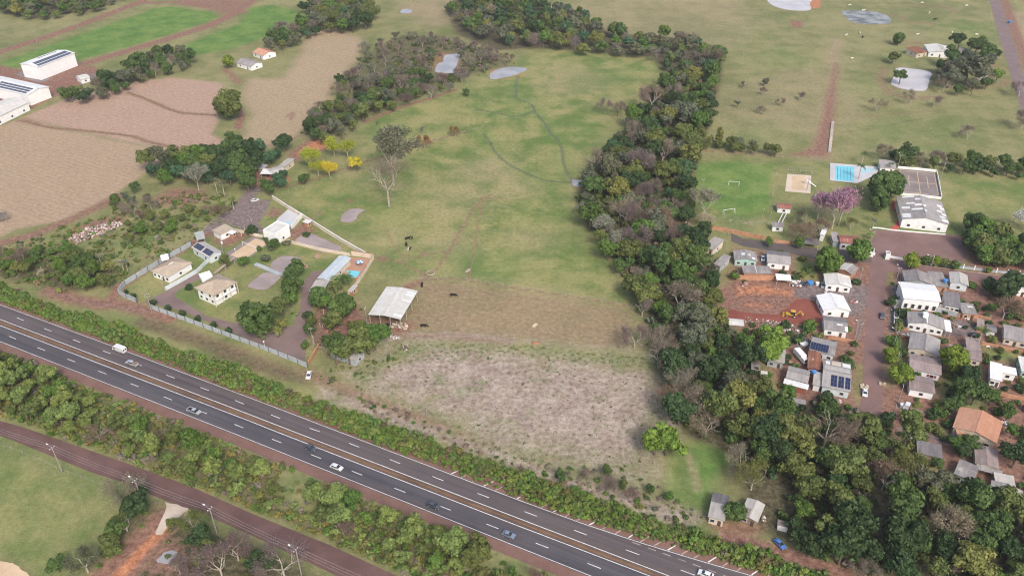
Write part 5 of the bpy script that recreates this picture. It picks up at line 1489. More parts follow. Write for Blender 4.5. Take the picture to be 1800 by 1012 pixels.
PROTO['twigbush0'] = (mesh_from('twigs', V_, Q_, T_, MAT['twig']), m_.mesh('stem', MAT['bark_pale']))
PROTO['poplar0'] = (mesh_from('crown', *crown_arrays(600, R=2.2, RZ=7.5, zc=8.6, nc=46, nl=70, ls=.42, low=-.95, cr=(.4, .6), core=.6, lobes=0), MAT['leaf']), trunk_mesh(60, 10, .24, 4, 'bark_pale', 1.2))
PROTO['ball0'] = (mesh_from('foliage', *crown_arrays(610, R=1.0, RZ=1.35, zc=1.45, nc=22, nl=45, ls=.2, low=-.95, cr=(.35, .5), core=.85, lobes=0), MAT['leaf']), trunk_mesh(61, .8, .08, 0, 'bark', .1))


def palm_arrays(seed, n=15, L=2.6, h=7.0, w=.34, droop=1.1):
    rg = random.Random(seed); V, Q, T = [], [], []
    for k in range(n):
        a = 6.283 * k / n + rg.uniform(-.2, .2); up = rg.uniform(.15, 1.0); l = L * rg.uniform(.8, 1.15); tt = rg.uniform(.1, .9)
        pts = []
        for s in range(7):
            f = s / 6; r = l * f; pts.append(np.array([math.cos(a) * r * (1 - .15 * f * f), math.sin(a) * r * (1 - .15 * f * f), h + up * r - droop * f * f * l * .55]))
        sd = np.array([-math.sin(a), math.cos(a), 0])
        for s in range(6):
            f = (s + .5) / 6; ww = w * math.sin(math.pi * min(.97, .12 + f * .85)) * 1.6
            for sg in (-1, 1):
                for j in range(3):
                    p = pts[s] * (1 - j / 3) + pts[s + 1] * j / 3; p2 = pts[s] * (1 - (j + .7) / 3) + pts[s + 1] * (j + .7) / 3
                    e = sd * sg * ww - np.array([0, 0, .28 * ww]) + (pts[s + 1] - pts[s]) * .5
                    i = len(V); V += [p, p2, p2 + e, p + e * .95]; Q.append((i, i + 1, i + 2, i + 3)); T += [min(1, max(0, tt + rg.uniform(-.2, .2)))] * 4
    return np.array(V), np.array(Q), np.array(T)


def slim_trunk(h, r, mat, lean=.4, seed=1):
    rg = random.Random(seed); m = MB(); lx, ly = rg.uniform(-lean, lean), rg.uniform(-lean, lean)
    m.tube([(0, 0, -.1), (lx * .3, ly * .3, h * .5), (0, 0, h)], [r * 1.3, r, r * .8], 7); return m.mesh('trunk', MAT[mat])


PROTO['palm0'] = (mesh_from('fronds', *palm_arrays(1), MAT['leaf']), slim_trunk(7.0, .17, 'bark_pale'))
PROTO['palm1'] = (mesh_from('fronds', *palm_arrays(2, 18, 3.4, 4.0, .42, 1.3), MAT['leaf']), slim_trunk(4.0, .24, 'bark'))
PROTO['banana0'] = (mesh_from('fronds', *palm_arrays(3, 9, 2.0, 1.6, .5, 1.0), MAT['leaf']), slim_trunk(1.6, .16, 'wood', .1))

PAL_ = dict(sgreen=(.155, .200, .058), dark=(.042, .072, .026), mid=(.070, .112, .032), green=(.085, .145, .030), bright=(.125, .195, .034), olive=(.105, .128, .038), yolive=(.150, .158, .045), grey=(.20, .165, .125),
           brown=(.19, .135, .095), greygreen=(.105, .115, .070), pale=(.30, .26, .185), cream=(.47, .41, .29), pink=(.40, .235, .305), yellow=(.56, .48, .045), ygreen=(.32, .36, .04), mango=(.135, .185, .026), mauve=(.23, .17, .155),
           silver=(.25, .245, .18), orange=(.30, .15, .07), white=(.60, .57, .50), teal=(.055, .105, .05))
PAL = {k: tuple(min(.75, x * (1.38 if max(v) < .22 else 1.05)) for x in v) for k, v in PAL_.items()}
PART_NAMES = {'shrub': ('foliage', 'stem'), 'ball': ('foliage', 'stem'), 'bare': ('twigs', 'trunk'), 'twigbush': ('twigs', 'stem'), 'palm': ('fronds', 'trunk'), 'banana': ('fronds', 'stem')}
NTREE = [0]


def plant(name, proto, loc, size, color, label, group=None, cat='tree', hs=1.0, var=.12, spin=None):
    """size scales a ten-metre tree (two-metre shrub)"""
    me, tr = PROTO[proto]
    kind = proto.rstrip('0123456789'); pn = PART_NAMES.get(kind, ('crown', 'trunk'))
    r = empty(name, loc, rng.uniform(0, 6.28) if spin is None else spin, (size, size, size * hs)); tag(r, label, cat, group)
    c = PAL[color] if isinstance(color, str) else color
    j = 1 + rng.uniform(-var, var); k = rng.uniform(-var, var) * .5
    o = obj(pn[0], me, r); o.color = (c[0] * j * (1 + k), c[1] * j, c[2] * j * (1 - k), 1)
    obj(pn[1], tr, r)
    NTREE[0] += 1
    return r


def weighted(opts):
    tot = sum(w for _, w in opts); x = rng.uniform(0, tot)
    for o, w in opts:
        x -= w
        if x <= 0: return o
    return opts[-1][0]


PLACED = []          # (x, y, r) of every planted tree


def free(x, y, d):
    for a, b, r in PLACED:
        if (a - x) ** 2 + (b - y) ** 2 < (d + r * .0) ** 2: return False
    return True


def scatter(pts, spacing, zref, tries=4000, limit=9999):
    poly = W(pts, zref); x0, y0 = poly.min(0); x1, y1 = poly.max(0); out = []
    X = nrng.uniform(x0, x1, tries); Y = nrng.uniform(y0, y1, tries)
    ok = inside(X, Y, poly); X, Y = X[ok], Y[ok]
    for x, y in zip(X, Y):
        if len(out) >= limit: break
        if all((a - x) ** 2 + (b - y) ** 2 > spacing ** 2 for a, b in out): out.append((x, y))
    return out


PONDS = [W(q) for q in ([(760, 130), (768, 105), (780, 92), (812, 92), (806, 132)], [(855, 142), (860, 122), (895, 114), (932, 118), (915, 134)], [(1478, 24), (1482, 16), (1535, 17), (1570, 30), (1562, 46), (1494, 42)], [(1562, 150), (1574, 116), (1640, 124), (1632, 163), (1590, 160)])]


def in_pond(x, y):
    return any(inside(np.array([x]), np.array([y]), q)[0] for q in PONDS)


BF = [np.array(q) for q in BFOOT]; BC = [q.mean(0) for q in BF]


def on_house(x, y):
    for q, c in zip(BF, BC):
        if abs(c[0] - x) < 28 and abs(c[1] - y) < 34:
            if inside(np.array([x, x, x]), np.array([y, y + 4, y + 7.5]), q).any(): return True
    return False


MIX_WOOD = [(('broad', 'dark'), 16), (('broad', 'mid'), 20), (('broad', 'green'), 10), (('broad', 'olive'), 22), (('broad', 'greygreen'), 14), (('open', 'olive'), 7), (('open', 'greygreen'), 6), (('bare', 'grey'), 7), (('bare', 'mauve'), 4), (('broad', 'teal'), 6), (('broad', 'yolive'), 8)]
LAB = {'sgreen': 'soft green', 'dark': 'dark green', 'mid': 'mid green', 'green': 'fresh green', 'olive': 'olive', 'greygreen': 'grey green', 'grey': 'bare grey', 'mauve': 'bare mauve grey', 'teal': 'deep bluish green', 'yolive': 'yellowish olive', 'bright': 'bright green', 'brown': 'bare brown', 'pale': 'pale twiggy', 'silver': 'silvery', 'mango': 'glossy yellow green'}
NP = {'broad': 9, 'dense': 3, 'open': 3, 'bare': 4, 'shrub': 4, 'gum': 2, 'blossom': 2, 'palm': 1, 'twigbush': 1}
STUFF = {}           # trees beyond the countable ones: joined per wood


LAND = [(1240, 330, 'beside the football pitch'), (1250, 450, 'beside the side street'), (1280, 530, 'beside the earth lot'), (1300, 610, 'behind the metal shed'), (1180, 690, 'beside the fallow field'), (1120, 560, 'beside the brown paddock'), (1050, 400, 'at the middle of the pasture'), (1020, 320, 'by the marsh pool'), (1100, 230, 'above the marsh pool'), (1220, 180, 'beside the north eastern pasture'), (1400, 740, 'below the awning strip'), (1530, 740, 'at the street end'), (1600, 800, 'beside the dark shed'), (1700, 880, 'below the patched roof house'), (1780, 930, 'in the lower right corner'), (1450, 960, 'beside the dirt lane'), (1600, 980, 'at the bottom edge'), (1330, 800, 'above the two lower houses'), (1250, 750, 'above the dark lawn'), (1450, 850, 'in its middle'),
        (30, 650, 'at the left edge'), (150, 700, 'opposite the white van'), (300, 770, 'opposite the silver pickup'), (450, 850, 'next to the gap'), (560, 880, 'right of the gap'), (680, 930, 'in its middle part'), (800, 970, 'at its right end'), (560, 220, 'beside the mown field'), (650, 170, 'left of the fish pond'), (780, 145, 'below the fish pond'), (700, 90, 'above the fish pond'), (850, 100, 'by the stock pond'), (330, 290, 'beside the stubble field'), (480, 270, 'beside the orange bank'), (430, 320, 'at the lane'), (40, 450, 'at the left edge'), (120, 480, 'by the rubble heap'), (190, 490, 'by the estate corner'), (1600, 285, 'behind the court'), (1750, 300, 'at the right'), (150, 160, 'near the white shed'), (300, 105, 'near the green crop')]
LANDW = [(P(x, y)[0], P(x, y)[1], n) for x, y, n in LAND]


def wood(pts, spacing, where, size=(.7, 1.25), mix=MIX_WOOD, zref=5.0, group=None, limit=9999, name='woodland_tree', avoid=None, stuff=None):
    for x, y in scatter(pts, spacing, zref, limit=limit):
        kind, colr = weighted(mix)
        s = rng.uniform(*size)
        if avoid and not avoid(x, y): continue
        if in_pond(x, y) or on_house(x, y): continue
        if not free(x, y, spacing * .75): continue
        PLACED.append((x, y, s * 4))
        pr = kind + str(rng.randrange(NP[kind])); hs = rng.uniform(.85, 1.2)
        if stuff: STUFF.setdefault(stuff, []).append((pr, x, y, s, hs, colr))
        else: 
            near = min(LANDW, key=lambda q: (q[0] - x) ** 2 + (q[1] - y) ** 2)[2]
            lo_, hi_ = size; f_ = (s - lo_) / (hi_ - lo_); ad = 'small ' if f_ < .33 else 'large ' if f_ > .67 else ''
            lb_ = [q for q in (ad + LAB[colr] + ' tree ' + where + ', ' + near, LAB[colr] + ' tree ' + where + ', ' + near, ad + LAB[colr] + ' tree ' + where) if len(q.split()) <= 15][0]
            plant('bare_tree' if kind == 'bare' else name, pr, (x, y, 0), s, colr, lb_, lb_, 'tree', hs)


def T(name, proto, x, y, size, color, label, cat='tree', hs=1.0, z=0, var=.08, group=None):
    p = P(x, y); PLACED.append((p.x, p.y, size * 4)); return plant(name, proto, (p.x, p.y, 0), size, color, label, group, cat, hs, var)


# --- trees one can point at (base of trunk in the photograph)
T('gum_tree', 'gum1', 684, 363, 1.35, 'pale', 'tall bare pale trunked gum tree nearest the pasture pond')
T('gum_tree', 'gum0', 692, 326, 1.4, (.15, .155, .10), 'tall silvery leaved gum tree behind the bare one')
T('gum_tree', 'gum0', 690, 305, 1.2, 'greygreen', 'darker gum tree farthest of the three in the pasture')
for k, (x, y, s, c, lb) in enumerate(((628, 302, .80, 'yellow', 'rounded bright yellow blossom tree standing alone'), (580, 312, .72, 'yellow', 'yellow blossom tree at the pasture fence'), (545, 298, .95, 'ygreen', 'yellow green blossom tree above the dark bushes'),
                                      (588, 275, .85, 'ygreen', 'yellow green blossom tree beside the orange bank'), (612, 278, .8, 'ygreen', 'yellow green blossom tree right of the bare shrubs'), (560, 310, .7, 'ygreen', 'small yellow green tree among farm bushes'))):
    T('blossom_tree', 'broad%d' % k if k == 0 else 'blossom%d' % (k % 2), x, y, s * 1.12, c, lb, hs=1.1)
T('blossom_tree', 'blossom0', 1462, 402, 1.25, 'pink', 'large pink blossom tree in the club grounds', hs=1.55); T('blossom_tree', 'blossom1', 1474, 397, 1.2, 'pink', 'pink blossom tree right and behind the large one', hs=1.6); T('blossom_tree', 'blossom0', 1436, 388, 1.05, 'pink', 'paler pink blossom tree left of the large one', hs=1.4)
T('blossom_tree', 'blossom1', 1802, 410, 1.2, 'white', 'white blossom tree at the right edge')
T('bare_tree', 'bare0', 1424, 425, .95, 'brown', 'bare brown tree behind the dark frame shed'); T('bare_tree', 'bare1', 1405, 425, .9, 'brown', 'bare brown tree beside the pitch hut'); T('bare_tree', 'bare3', 1440, 412, .8, 'brown', 'bare brown tree at the tall white shelter'); T('bare_tree', 'bare2', 1410, 398, .85, 'greygreen', 'thin grey tree behind the small red roofed hut')
T('bare_tree', 'bare2', 1495, 405, .6, 'yolive', 'thin leafless young tree on the club lawn')
for x, y, s, lb in ((1545, 352, 1.8, 'huge round dark tree between pool deck and court, left half'), (1563, 348, 1.6, 'huge round dark tree between pool deck and court, right half'), (1540, 372, 1.35, 'round tree in front of the huge dark tree')):
    T('shade_tree', 'dense%d' % rng.randrange(3), x, y, s, 'olive' if s < 1.2 else 'mid', lb)
for x, y, s, c, lb in ((1449, 482, 1.25, 'green', 'big dense green mango beside the brown grass plot'), (1506, 463, 1.15, 'green', 'round dense mango by the street junction'), (1564, 640, .7, 'mango', 'clipped glossy tree at the street, upper one'), (1578, 676, .88, 'mango', 'clipped glossy round tree at the street, lower one'),
                       (1671, 655, 1.08, 'mango', 'large glossy round tree behind the red shutter house'), (1600, 474, .8, 'mango', 'glossy bush tree at the cross street corner'), (1600, 748, .6, 'green', 'round green tree beside the parked truck trailer'), (1289, 915, .68, 'mid', 'round dark tree between the two lower houses'),
                       (455, 592, 1.5, 'mid', 'round dark tree beside the estate driveway'), (1351, 633, 1.15, 'bright', 'bright green tree beside the flat grey roof'), (1707, 712, .95, 'mid', 'big dark tree east of the green yard'), (1757, 530, 1.05, 'dark', 'dark round tree in the eastern yard, left one'), (1772, 515, 1.0, 'dark', 'dark round tree in the eastern yard, right one'), (1735, 520, .6, 'dark', 'small dark tree in the eastern yard'),
                       (1700, 795, .6, 'mid', 'dark tree below the orange tiled house'), (1676, 792, .5, 'green', 'green tree left of the orange porch'), (1692, 808, .5, 'dark', 'dark tree above the patched roof house'), (1778, 822, .95, 'dark', 'large dark tree at the lower right houses'), (1672, 722, .6, 'mid', 'bushy tree above the orange tiled house'),
                       (605, 560, 1.1, 'mid', 'round tree between driveway and barn'), (588, 578, .85, 'olive', 'round clipped tree above the brick wall'), (563, 540, .9, 'mid', 'round tree beside the estate drive'), (615, 640, 1.1, 'olive', 'roadside bush tree in front of the grey shed, right one'), (592, 640, 1.0, 'mid', 'roadside bush tree in front of the grey shed, left one'), (660, 615, 1.1, 'green', 'leafy green tree right of the grey shed'), (648, 622, 1.0, 'olive', 'olive tree right of the grey shed'),
                       (407, 210, 1.75, 'olive', 'large round tree alone between the stubble fields'), (250, 130, 1.4, 'mid', 'big dark hedgerow tree by the green crop'), (192, 155, 1.1, 'dark', 'dark hedgerow tree near the white shed'), (404, 120, .9, 'mango', 'bright round tree beside the grey farmhouse'),
                       (1695, 152, 1.9, 'greygreen', 'vast spreading grey green tree by the milky pond'), (1665, 155, 1.2, 'greygreen', 'spreading tree left of the vast one'), (1750, 145, .75, 'bright', 'bright small tree beside the country road'), (1682, 90, 1.1, 'dark', 'dark tree behind the north eastern farmhouse'), (1712, 100, 1.3, 'mid', 'tall tree right of the farmhouse'), (1735, 108, 1.2, 'mid', 'tree between farmhouse and country road'), (1577, 80, .9, 'mid', 'round tree left of the north eastern farmhouse'),
                       (1580, 148, .9, 'mid', 'leafy tree at the left of the milky pond'), (1568, 112, .8, 'olive', 'bushy tree above the milky pond'), (1650, 130, .9, 'dark', 'dark tree right of the milky pond'), (1680, 118, .6, 'bright', 'bright bush below the farmhouse'),
                       (1195, 252, 1.0, 'olive', 'leafy tree at the base of the poplar'), (1170, 800, 1.0, 'bright', 'bright green tree at the corner of the dark lawn'), (1150, 800, .9, 'bright', 'bright green tree left of the corner tree'), (520, 490, .75, 'mid', 'bushy tree at the edge of the lower pond'), (516, 520, .9, 'mid', 'dark bushy tree beside the drive'), (500, 560, .85, 'olive', 'olive tree below the lower pond'), (508, 508, .55, 'mid', 'slim tree in the row right of the lower pond, upper one'), (512, 540, .65, 'green', 'leafy tree in the row right of the lower pond, lower one'), (497, 580, .5, 'yolive', 'small tree at the drive bend'), (547, 590, .5, 'mid', 'small tree beside the upper brick wall'), (575, 545, .6, 'green', 'leafy tree above the red building plot'), (552, 575, .45, 'olive', 'small olive tree on the red building plot'), (625, 590, .6, 'olive', 'small tree on the red yard'), (482, 440, .5, 'mid', 'shrubby tree at the bridge pond'), (430, 470, .5, 'green', 'shrubby tree beside the beach court'), (400, 470, .55, 'olive', 'shrubby tree behind the veranda house')):
    p_ = 'dense%d' % rng.randrange(3) if ('round' in lb or 'clipped' in lb or 'mango' in lb or 'glossy' in lb) else 'broad%d' % rng.randrange(9)
    T('shade_tree', p_, x, y, s * 1.2, c, lb)
for x, y, s, c in ((1705, 440, 1.0, 'mid'), (1722, 452, 1.05, 'olive'), (1722, 425, 1.15, 'green'), (1742, 455, 1.05, 'mid'), (1745, 430, 1.1, 'olive'), (1765, 450, 1.0, 'green'), (1768, 470, .8, 'mid'), (1790, 468, 1.0, 'mid'), (1800, 450, 1.1, 'dark'), (1708, 415, 1.1, 'mid'), (1750, 470, .9, 'olive'), (1728, 466, .9, 'green'), (1815, 475, 1.0, 'mid')):
    T('orchard_tree', 'dense%d' % rng.randrange(3), x, y, s * 1.25, c, 'leafy %s tree in the grove right of the club hall' % LAB[c], group='%s grove trees' % LAB[c])
for x, y, s, c, lb in ((1625, 466, .55, 'mid', 'dark shrub row at the forecourt wall, leftmost'), (1642, 468, .6, 'mango', 'light shrub in the forecourt row'), (1658, 470, .5, 'olive', 'third shrub of the forecourt row'), (1676, 474, .55, 'mid', 'shrub at the end of the forecourt row'), (1736, 480, .35, 'mango', 'small bright shrub inside the street wall')):
    T('garden_tree', 'dense%d' % rng.randrange(3), x, y, s, c, lb)
T('poplar_tree', 'poplar0', 1228, 262, 1.0, 'olive', 'tall narrow poplar like tree at the wood edge'); T('poplar_tree', 'poplar0', 1262, 258, .8, 'yolive', 'narrow pale tree beside the poplar')
for x, y, s, pr, c, lb in ((1715, 612, 1.3, 'palm0', 'olive', 'tall palm beside the rusty grey shed'), (1508, 316, 1.2, 'palm0', 'mid', 'palm standing on the pool deck'), (1514, 290, 1.0, 'palm0', 'mid', 'palm behind the pool deck'), (1562, 304, .8, 'palm0', 'mid', 'small palm by the pavilion'), (1532, 405, .8, 'palm0', 'greygreen', 'palm at the forecourt corner'), (1535, 392, .7, 'palm0', 'yolive', 'bushy palm on the club lawn'),
                           (600, 508, 1.25, 'palm1', 'mid', 'wide palm beside the estate pool'), (590, 515, 1.2, 'palm1', 'olive', 'wide palm in front of the pool palm'), (612, 500, 1.0, 'palm1', 'mid', 'palm close to the pool wall'), (490, 592, .9, 'palm1', 'yolive', 'pale palm on the driveway'), (1528, 420, .7, 'palm1', 'bright', 'small bright palm at the forecourt'), (652, 590, .8, 'palm1', 'mango', 'yellowish palm beside the barn'),
                           (218, 478, .8, 'palm0', 'silver', 'pale slender palm beside the lane, left one'), (225, 478, .8, 'palm0', 'silver', 'pale slender palm beside the lane, right one'), (178, 465, .7, 'palm0', 'silver', 'slender palm in the scrub'), (411, 368, .9, 'palm0', 'yolive', 'tall pale palm by the lane junction'), (1400, 610, .5, 'palm0', 'bright', 'little palm behind the solar house'), (1650, 165, .7, 'palm0', 'mid', 'small palm at the milky pond'), (395, 345, 1.1, 'palm0', 'greygreen', 'tall palm in the farm grove'), (382, 340, 1.1, 'palm0', 'greygreen', 'second palm in the farm grove'), (1430, 530, .5, 'banana0', 'pale', 'pale banana like clump beside the earth lot')):
    T('palm_tree', pr, x, y, s, c, lb, hs=1.0 if pr != 'palm0' else .95)
for x, y, s, lb in ((223, 517, .9, 'small clipped bush by the estate gate, leftmost'), (236, 525, 1.1, 'clipped dark bush left of the estate gate')):
    T('clipped_bush', 'ball0', x, y, s, 'dark', lb, 'bush')
for k, (x, y) in enumerate(((271, 537), (297, 547.5), (322, 556), (349, 566), (377, 577), (403, 587))):
    T('clipped_bush', 'ball0', x, y, 1.25, 'dark', 'clipped dark bush inside the estate wall, %s from the left' % ('first', 'second', 'third', 'fourth', 'fifth', 'sixth')[k], 'bush', group='row of clipped bushes inside the estate wall')
for x, y, s, pr, c, lb in ((230, 880, 1.05, 'bare1', 'pale', 'bare grey tree leaning over the service road'), (248, 905, 1.0, 'broad2', 'dark', 'dark tree below the bare grey one'), (500, 1012, 1.1, 'bare0', 'mauve', 'bare grey tree at the bottom left of the service road'), (470, 1015, .9, 'broad1', 'dark', 'dark tree left of the bare grey tree at the bottom'), (390, 1010, 1.0, 'bare2', 'mauve', 'greyish twiggy tree by the dirt drive'), (420, 985, .9, 'bare3', 'mauve', 'second twiggy tree by the dirt drive'), (345, 935, .8, 'bare3', 'olive', 'thin olive tree right of the drive apron'), (355, 960, .8, 'broad0', 'dark', 'dark bush tree right of the drive apron'),
                           (210, 945, .8, 'broad3', 'mid', 'green tree above the red track'), (195, 975, .8, 'broad4', 'olive', 'olive tree left of the red track'), (225, 935, .7, 'bare2', 'olive', 'thin tree in the lower left copse'), (155, 1005, .9, 'bare3', 'greygreen', 'grey green tree at the pasture bottom'), (105, 1005, .6, 'broad5', 'mid', 'low tree at the pasture bottom'),
                           (1115, 612, .95, 'bare0', 'mauve', 'bare mauve tree at the wood edge by the paddock'), (1098, 375 + 20, 1.25, 'bare0', 'pale', 'wide bare pale tree rising from the wood'), (1120, 402, 1.3, 'bare1', 'mauve', 'largest bare greyish tree in the wood'), (1160, 405, 1.2, 'bare3', 'brown', 'brownish bare tree right of the largest'), (1128, 350, .9, 'bare1', 'mauve', 'pinkish bare tree in the upper wood'), (1062, 415, 1.0, 'blossom0', 'silver', 'silvery flowering tree at the western wood edge'), (1085, 440, .9, 'blossom1', 'silver', 'second silvery tree at the wood edge'), (1120, 500, .7, 'bare0', 'pale', 'small pale bare tree at the wood edge'),
                           (1180, 175, 1.1, 'bare0', 'pale', 'pale bare tree with flat crown in the upper wood'), (1145, 165, .7, 'bare0', 'pale', 'small pale bare tree at the pasture edge of the wood'), (1060, 200, .9, 'bare1', 'mauve', 'mauve bare shrub tree in the pasture, left one'), (1085, 205, .95, 'bare1', 'mauve', 'mauve bare shrub tree in the pasture, right one'), (1048, 85, 1.3, 'broad0', 'yolive', 'yellowish leafy tree on the northern pasture edge'),
                           (1540, 195, .9, 'bare0', 'pale', 'pale bare tree left of the pond track'), (1600, 182, .9, 'bare0', 'pale', 'pale bare tree below the milky pond'), (1640, 190, .8, 'bare2', 'grey', 'grey bare tree below the pond, right one'), (1700, 245, .8, 'bare2', 'grey', 'faint grey bare tree in the north eastern field'), (1790, 170, 1.0, 'bare0', 'mauve', 'bare mauve tree by the country road'), (1795, 225, 1.1, 'bare2', 'grey', 'bare grey tree at the right edge'), (1658, 160, .9, 'bare0', 'grey', 'bare grey tree in front of the vast tree'),
                           (1235, 388, .8, 'gum0', 'silver', 'thin silvery tree near the pitch corner'), (1238, 402, .8, 'bare3', 'cream', 'cream coloured bush at the side street end'), (285, 398, .8, 'twigbush0', 'cream', 'cream flowering bush in the scrub, upper one'), (280, 423, .8, 'twigbush0', 'cream', 'cream flowering bush in the scrub, lower one'), (75, 485, .9, 'twigbush0', 'cream', 'cream flowering bush in the scrub by the highway'), (590, 545, .6, 'bare0', 'pale', 'thin pale bush on the red earth'), (574, 622, .8, 'bare0', 'pinkish', 'pinkish bare tree beside the brick wall'),
                           (1762, 560, 1.1, 'bare2', 'brown', 'wide bare brown tree in the eastern yard'), (1300, 825, .9, 'bare2', 'pale', 'pale bare tree in the wood above the two lower houses'), (1320, 860, 1.0, 'bare3', 'yolive', 'spiky pale bush behind the two lower houses'), (1655, 945, 1.15, 'bare3', 'pale', 'wide pale bare crown in the lower wood'), (1550, 860, 1.0, 'bare3', 'brown', 'brownish bare tree in the lower wood'), (1590, 845, 1.0, 'bare3', 'yolive', 'sandy bare crown in the lower wood'), (1240, 765, .9, 'bare0', 'pale', 'bare twiggy tree at the wood edge above the dark lawn'), (1380, 780, 1.25, 'broad1', 'yolive', 'large yellowish tree on the edge of the lower wood'), (1345, 765, 1.2, 'broad3', 'yolive', 'yellowish olive tree near the wood corner'),
                           (747, 262, .8, 'bare3', 'orange', 'rusty leaved young tree in the pasture'), (800, 240, .6, 'bare3', 'orange', 'small rusty tree in the pasture'), (820, 170, .55, 'broad2', 'mid', 'lone small tree in the northern pasture'), (740, 235, .4, 'bare2', 'grey', 'tiny bare tree in the pasture'), (350, 335, .7, 'gum0', 'silver', 'slim silvery tree above the red earth'), (545, 395, .01, 'ball0', 'mid', 'x')):
    if lb == 'x': continue
    if c == 'pinkish': c = (.36, .23, .19)
    T('bare_tree' if pr.startswith('bare') else 'twiggy_shrub' if pr.startswith('twig') else 'field_tree', pr, x, y, s, c, lb, 'shrub' if pr.startswith('twig') else 'tree')

# --- woods and groves
MIX_SE = [(('broad', 'dark'), 26), (('broad', 'mid'), 22), (('broad', 'olive'), 20), (('broad', 'yolive'), 9), (('broad', 'greygreen'), 10), (('open', 'olive'), 8), (('bare', 'grey'), 7), (('bare', 'brown'), 4), (('bare', 'pale'), 4), (('broad', 'green'), 10)]
SE = [(1160, 640), (1210, 620), (1265, 580), (1310, 600), (1330, 650), (1350, 700), (1420, 712), (1520, 735), (1600, 780), (1640, 850), (1745, 890), (1830, 925), (1830, 1040), (1560, 1015), (1440, 975), (1370, 925), (1345, 870), (1310, 820), (1250, 775), (1200, 750)]
MIDW = [(1015, 350), (1030, 305), (1080, 245), (1125, 200), (1160, 150), (1200, 120), (1262, 130), (1250, 200), (1232, 250), (1215, 320), (1212, 390), (1240, 440), (1262, 480), (1258, 550), (1290, 590), (1240, 610), (1150, 640), (1130, 560), (1105, 490), (1060, 430)]
NW_ = [(780, 5), (850, -20), (940, -20), (965, 20), (1010, 15), (1060, 50), (1130, 60), (1210, 62), (1268, 95), (1262, 125), (1200, 118), (1165, 118), (1145, 98), (1060, 88), (960, 80), (880, 70), (810, 45)]
avoid_lawn = lambda x, y: not (inside(np.array([x]), np.array([y]), W([(1235, 840), (1365, 845), (1375, 955), (1240, 945)]))[0] or inside(np.array([x]), np.array([y]), W([(1175, 775), (1290, 785), (1262, 845), (1240, 895), (1178, 870)]))[0])
wood(SE, 6.0, 'in the wood below the village', (.6, 1.4), MIX_SE, 5, 'trees of the lower wood', avoid=avoid_lawn)
wood(MIDW, 6.6, 'in the wood belt right of the pasture', (.55, 1.4), MIX_WOOD, 5, 'trees of the wood belt')
wood(NW_, 9.0, 'in the northern end of the wood belt', (.85, 1.4), MIX_WOOD, 5, 'trees of the northern wood', stuff='northern_wood')
wood([(-60, -20), (0, 15), (60, 30), (150, 18), (215, -8), (240, -30), (-60, -40)], 9.5, 'in the wood of the top left corner', (.8, 1.4), MIX_WOOD, 5, stuff='distant_wood')
MIX_SCR = [(('broad', 'mid'), 16), (('broad', 'greygreen'), 16), (('open', 'greygreen'), 10), (('bare', 'mauve'), 14), (('bare', 'grey'), 14), (('broad', 'olive'), 12), (('broad', 'dark'), 14), (('bare', 'silver'), 6)]
wood([(545, 205), (590, 165), (600, 130), (650, 130), (720, 120), (760, 135), (820, 130), (800, 150), (740, 168), (650, 200), (610, 238), (560, 245), (530, 225)], 6.8, 'in the scrub wood above the pasture', (.55, 1.05), MIX_SCR + [(('broad', 'mid'), 20), (('broad', 'dark'), 12), (('broad', 'olive'), 12)], 4, 'scrub wood trees', name='scrub_tree')
wood([(625, 110), (650, 70), (700, 55), (790, 65), (860, 85), (900, 100), (850, 118), (810, 100), (765, 95), (740, 115), (650, 125)], 10.5, 'in the mixed scrub round the fish pond', (.5, .95), [(('bare', 'mauve'), 18), (('bare', 'grey'), 18), (('broad', 'greygreen'), 12), (('open', 'greygreen'), 12), (('bare', 'silver'), 10), (('broad', 'mid'), 5)], 4, 'scrub trees by the fish pond', name='scrub_tree')
wood([(535, 15), (560, 0), (650, -5), (665, 20), (640, 45), (590, 50), (560, 45)], 8, 'in the copse beyond the green crop', (.9, 1.4), MIX_WOOD, 5, 'northern copse trees', name='copse_tree')
wood([(470, 75), (500, 50), (545, 40), (560, 55), (500, 80), (475, 92)], 7, 'in the hedge below the green crop', (.7, 1.1), MIX_WOOD, 4, 'crop hedge trees', name='hedgerow_tree')
wood([(110, 165), (170, 150), (215, 125), (260, 100), (300, 88), (345, 95), (330, 115), (270, 128), (200, 160), (130, 178)], 6.5, 'in the hedgerow below the warehouses', (.6, 1.1), [(('broad', 'mid'), 20), (('broad', 'greygreen'), 14), (('bare', 'grey'), 10), (('broad', 'dark'), 12), (('open', 'olive'), 8)], 4, 'hedgerow trees', name='hedgerow_tree')
wood([(260, 290), (330, 265), (400, 258), (450, 262), (498, 256), (500, 268), (470, 282), (455, 285), (440, 300), (450, 325), (430, 335), (400, 330), (350, 310), (300, 315), (270, 318)], 6.6, 'in the farm grove left of the pasture', (.75, 1.25), [(('broad', 'dark'), 22), (('broad', 'mid'), 18), (('broad', 'green'), 14), (('broad', 'olive'), 10), (('open', 'greygreen'), 8), (('broad', 'teal'), 10)], 4, 'farm grove trees', name='grove_tree')
wood([(440, 320), (480, 318), (505, 300), (545, 298), (565, 300), (550, 312), (500, 322), (470, 340)], 8, 'beside the farm sheds', (.5, .85), [(('broad', 'dark'), 10), (('broad', 'mid'), 10), (('broad', 'teal'), 6)], 3, 'farm shed trees', name='grove_tree')
wood([(1240, 255), (1300, 262), (1370, 270), (1372, 262), (1300, 250), (1245, 240)], 4.6, 'in the hedge behind the football pitch', (.45, .8), [(('broad', 'olive'), 10), (('broad', 'greygreen'), 10), (('open', 'yolive'), 6)], 3, 'pitch hedge trees', name='hedgerow_tree')
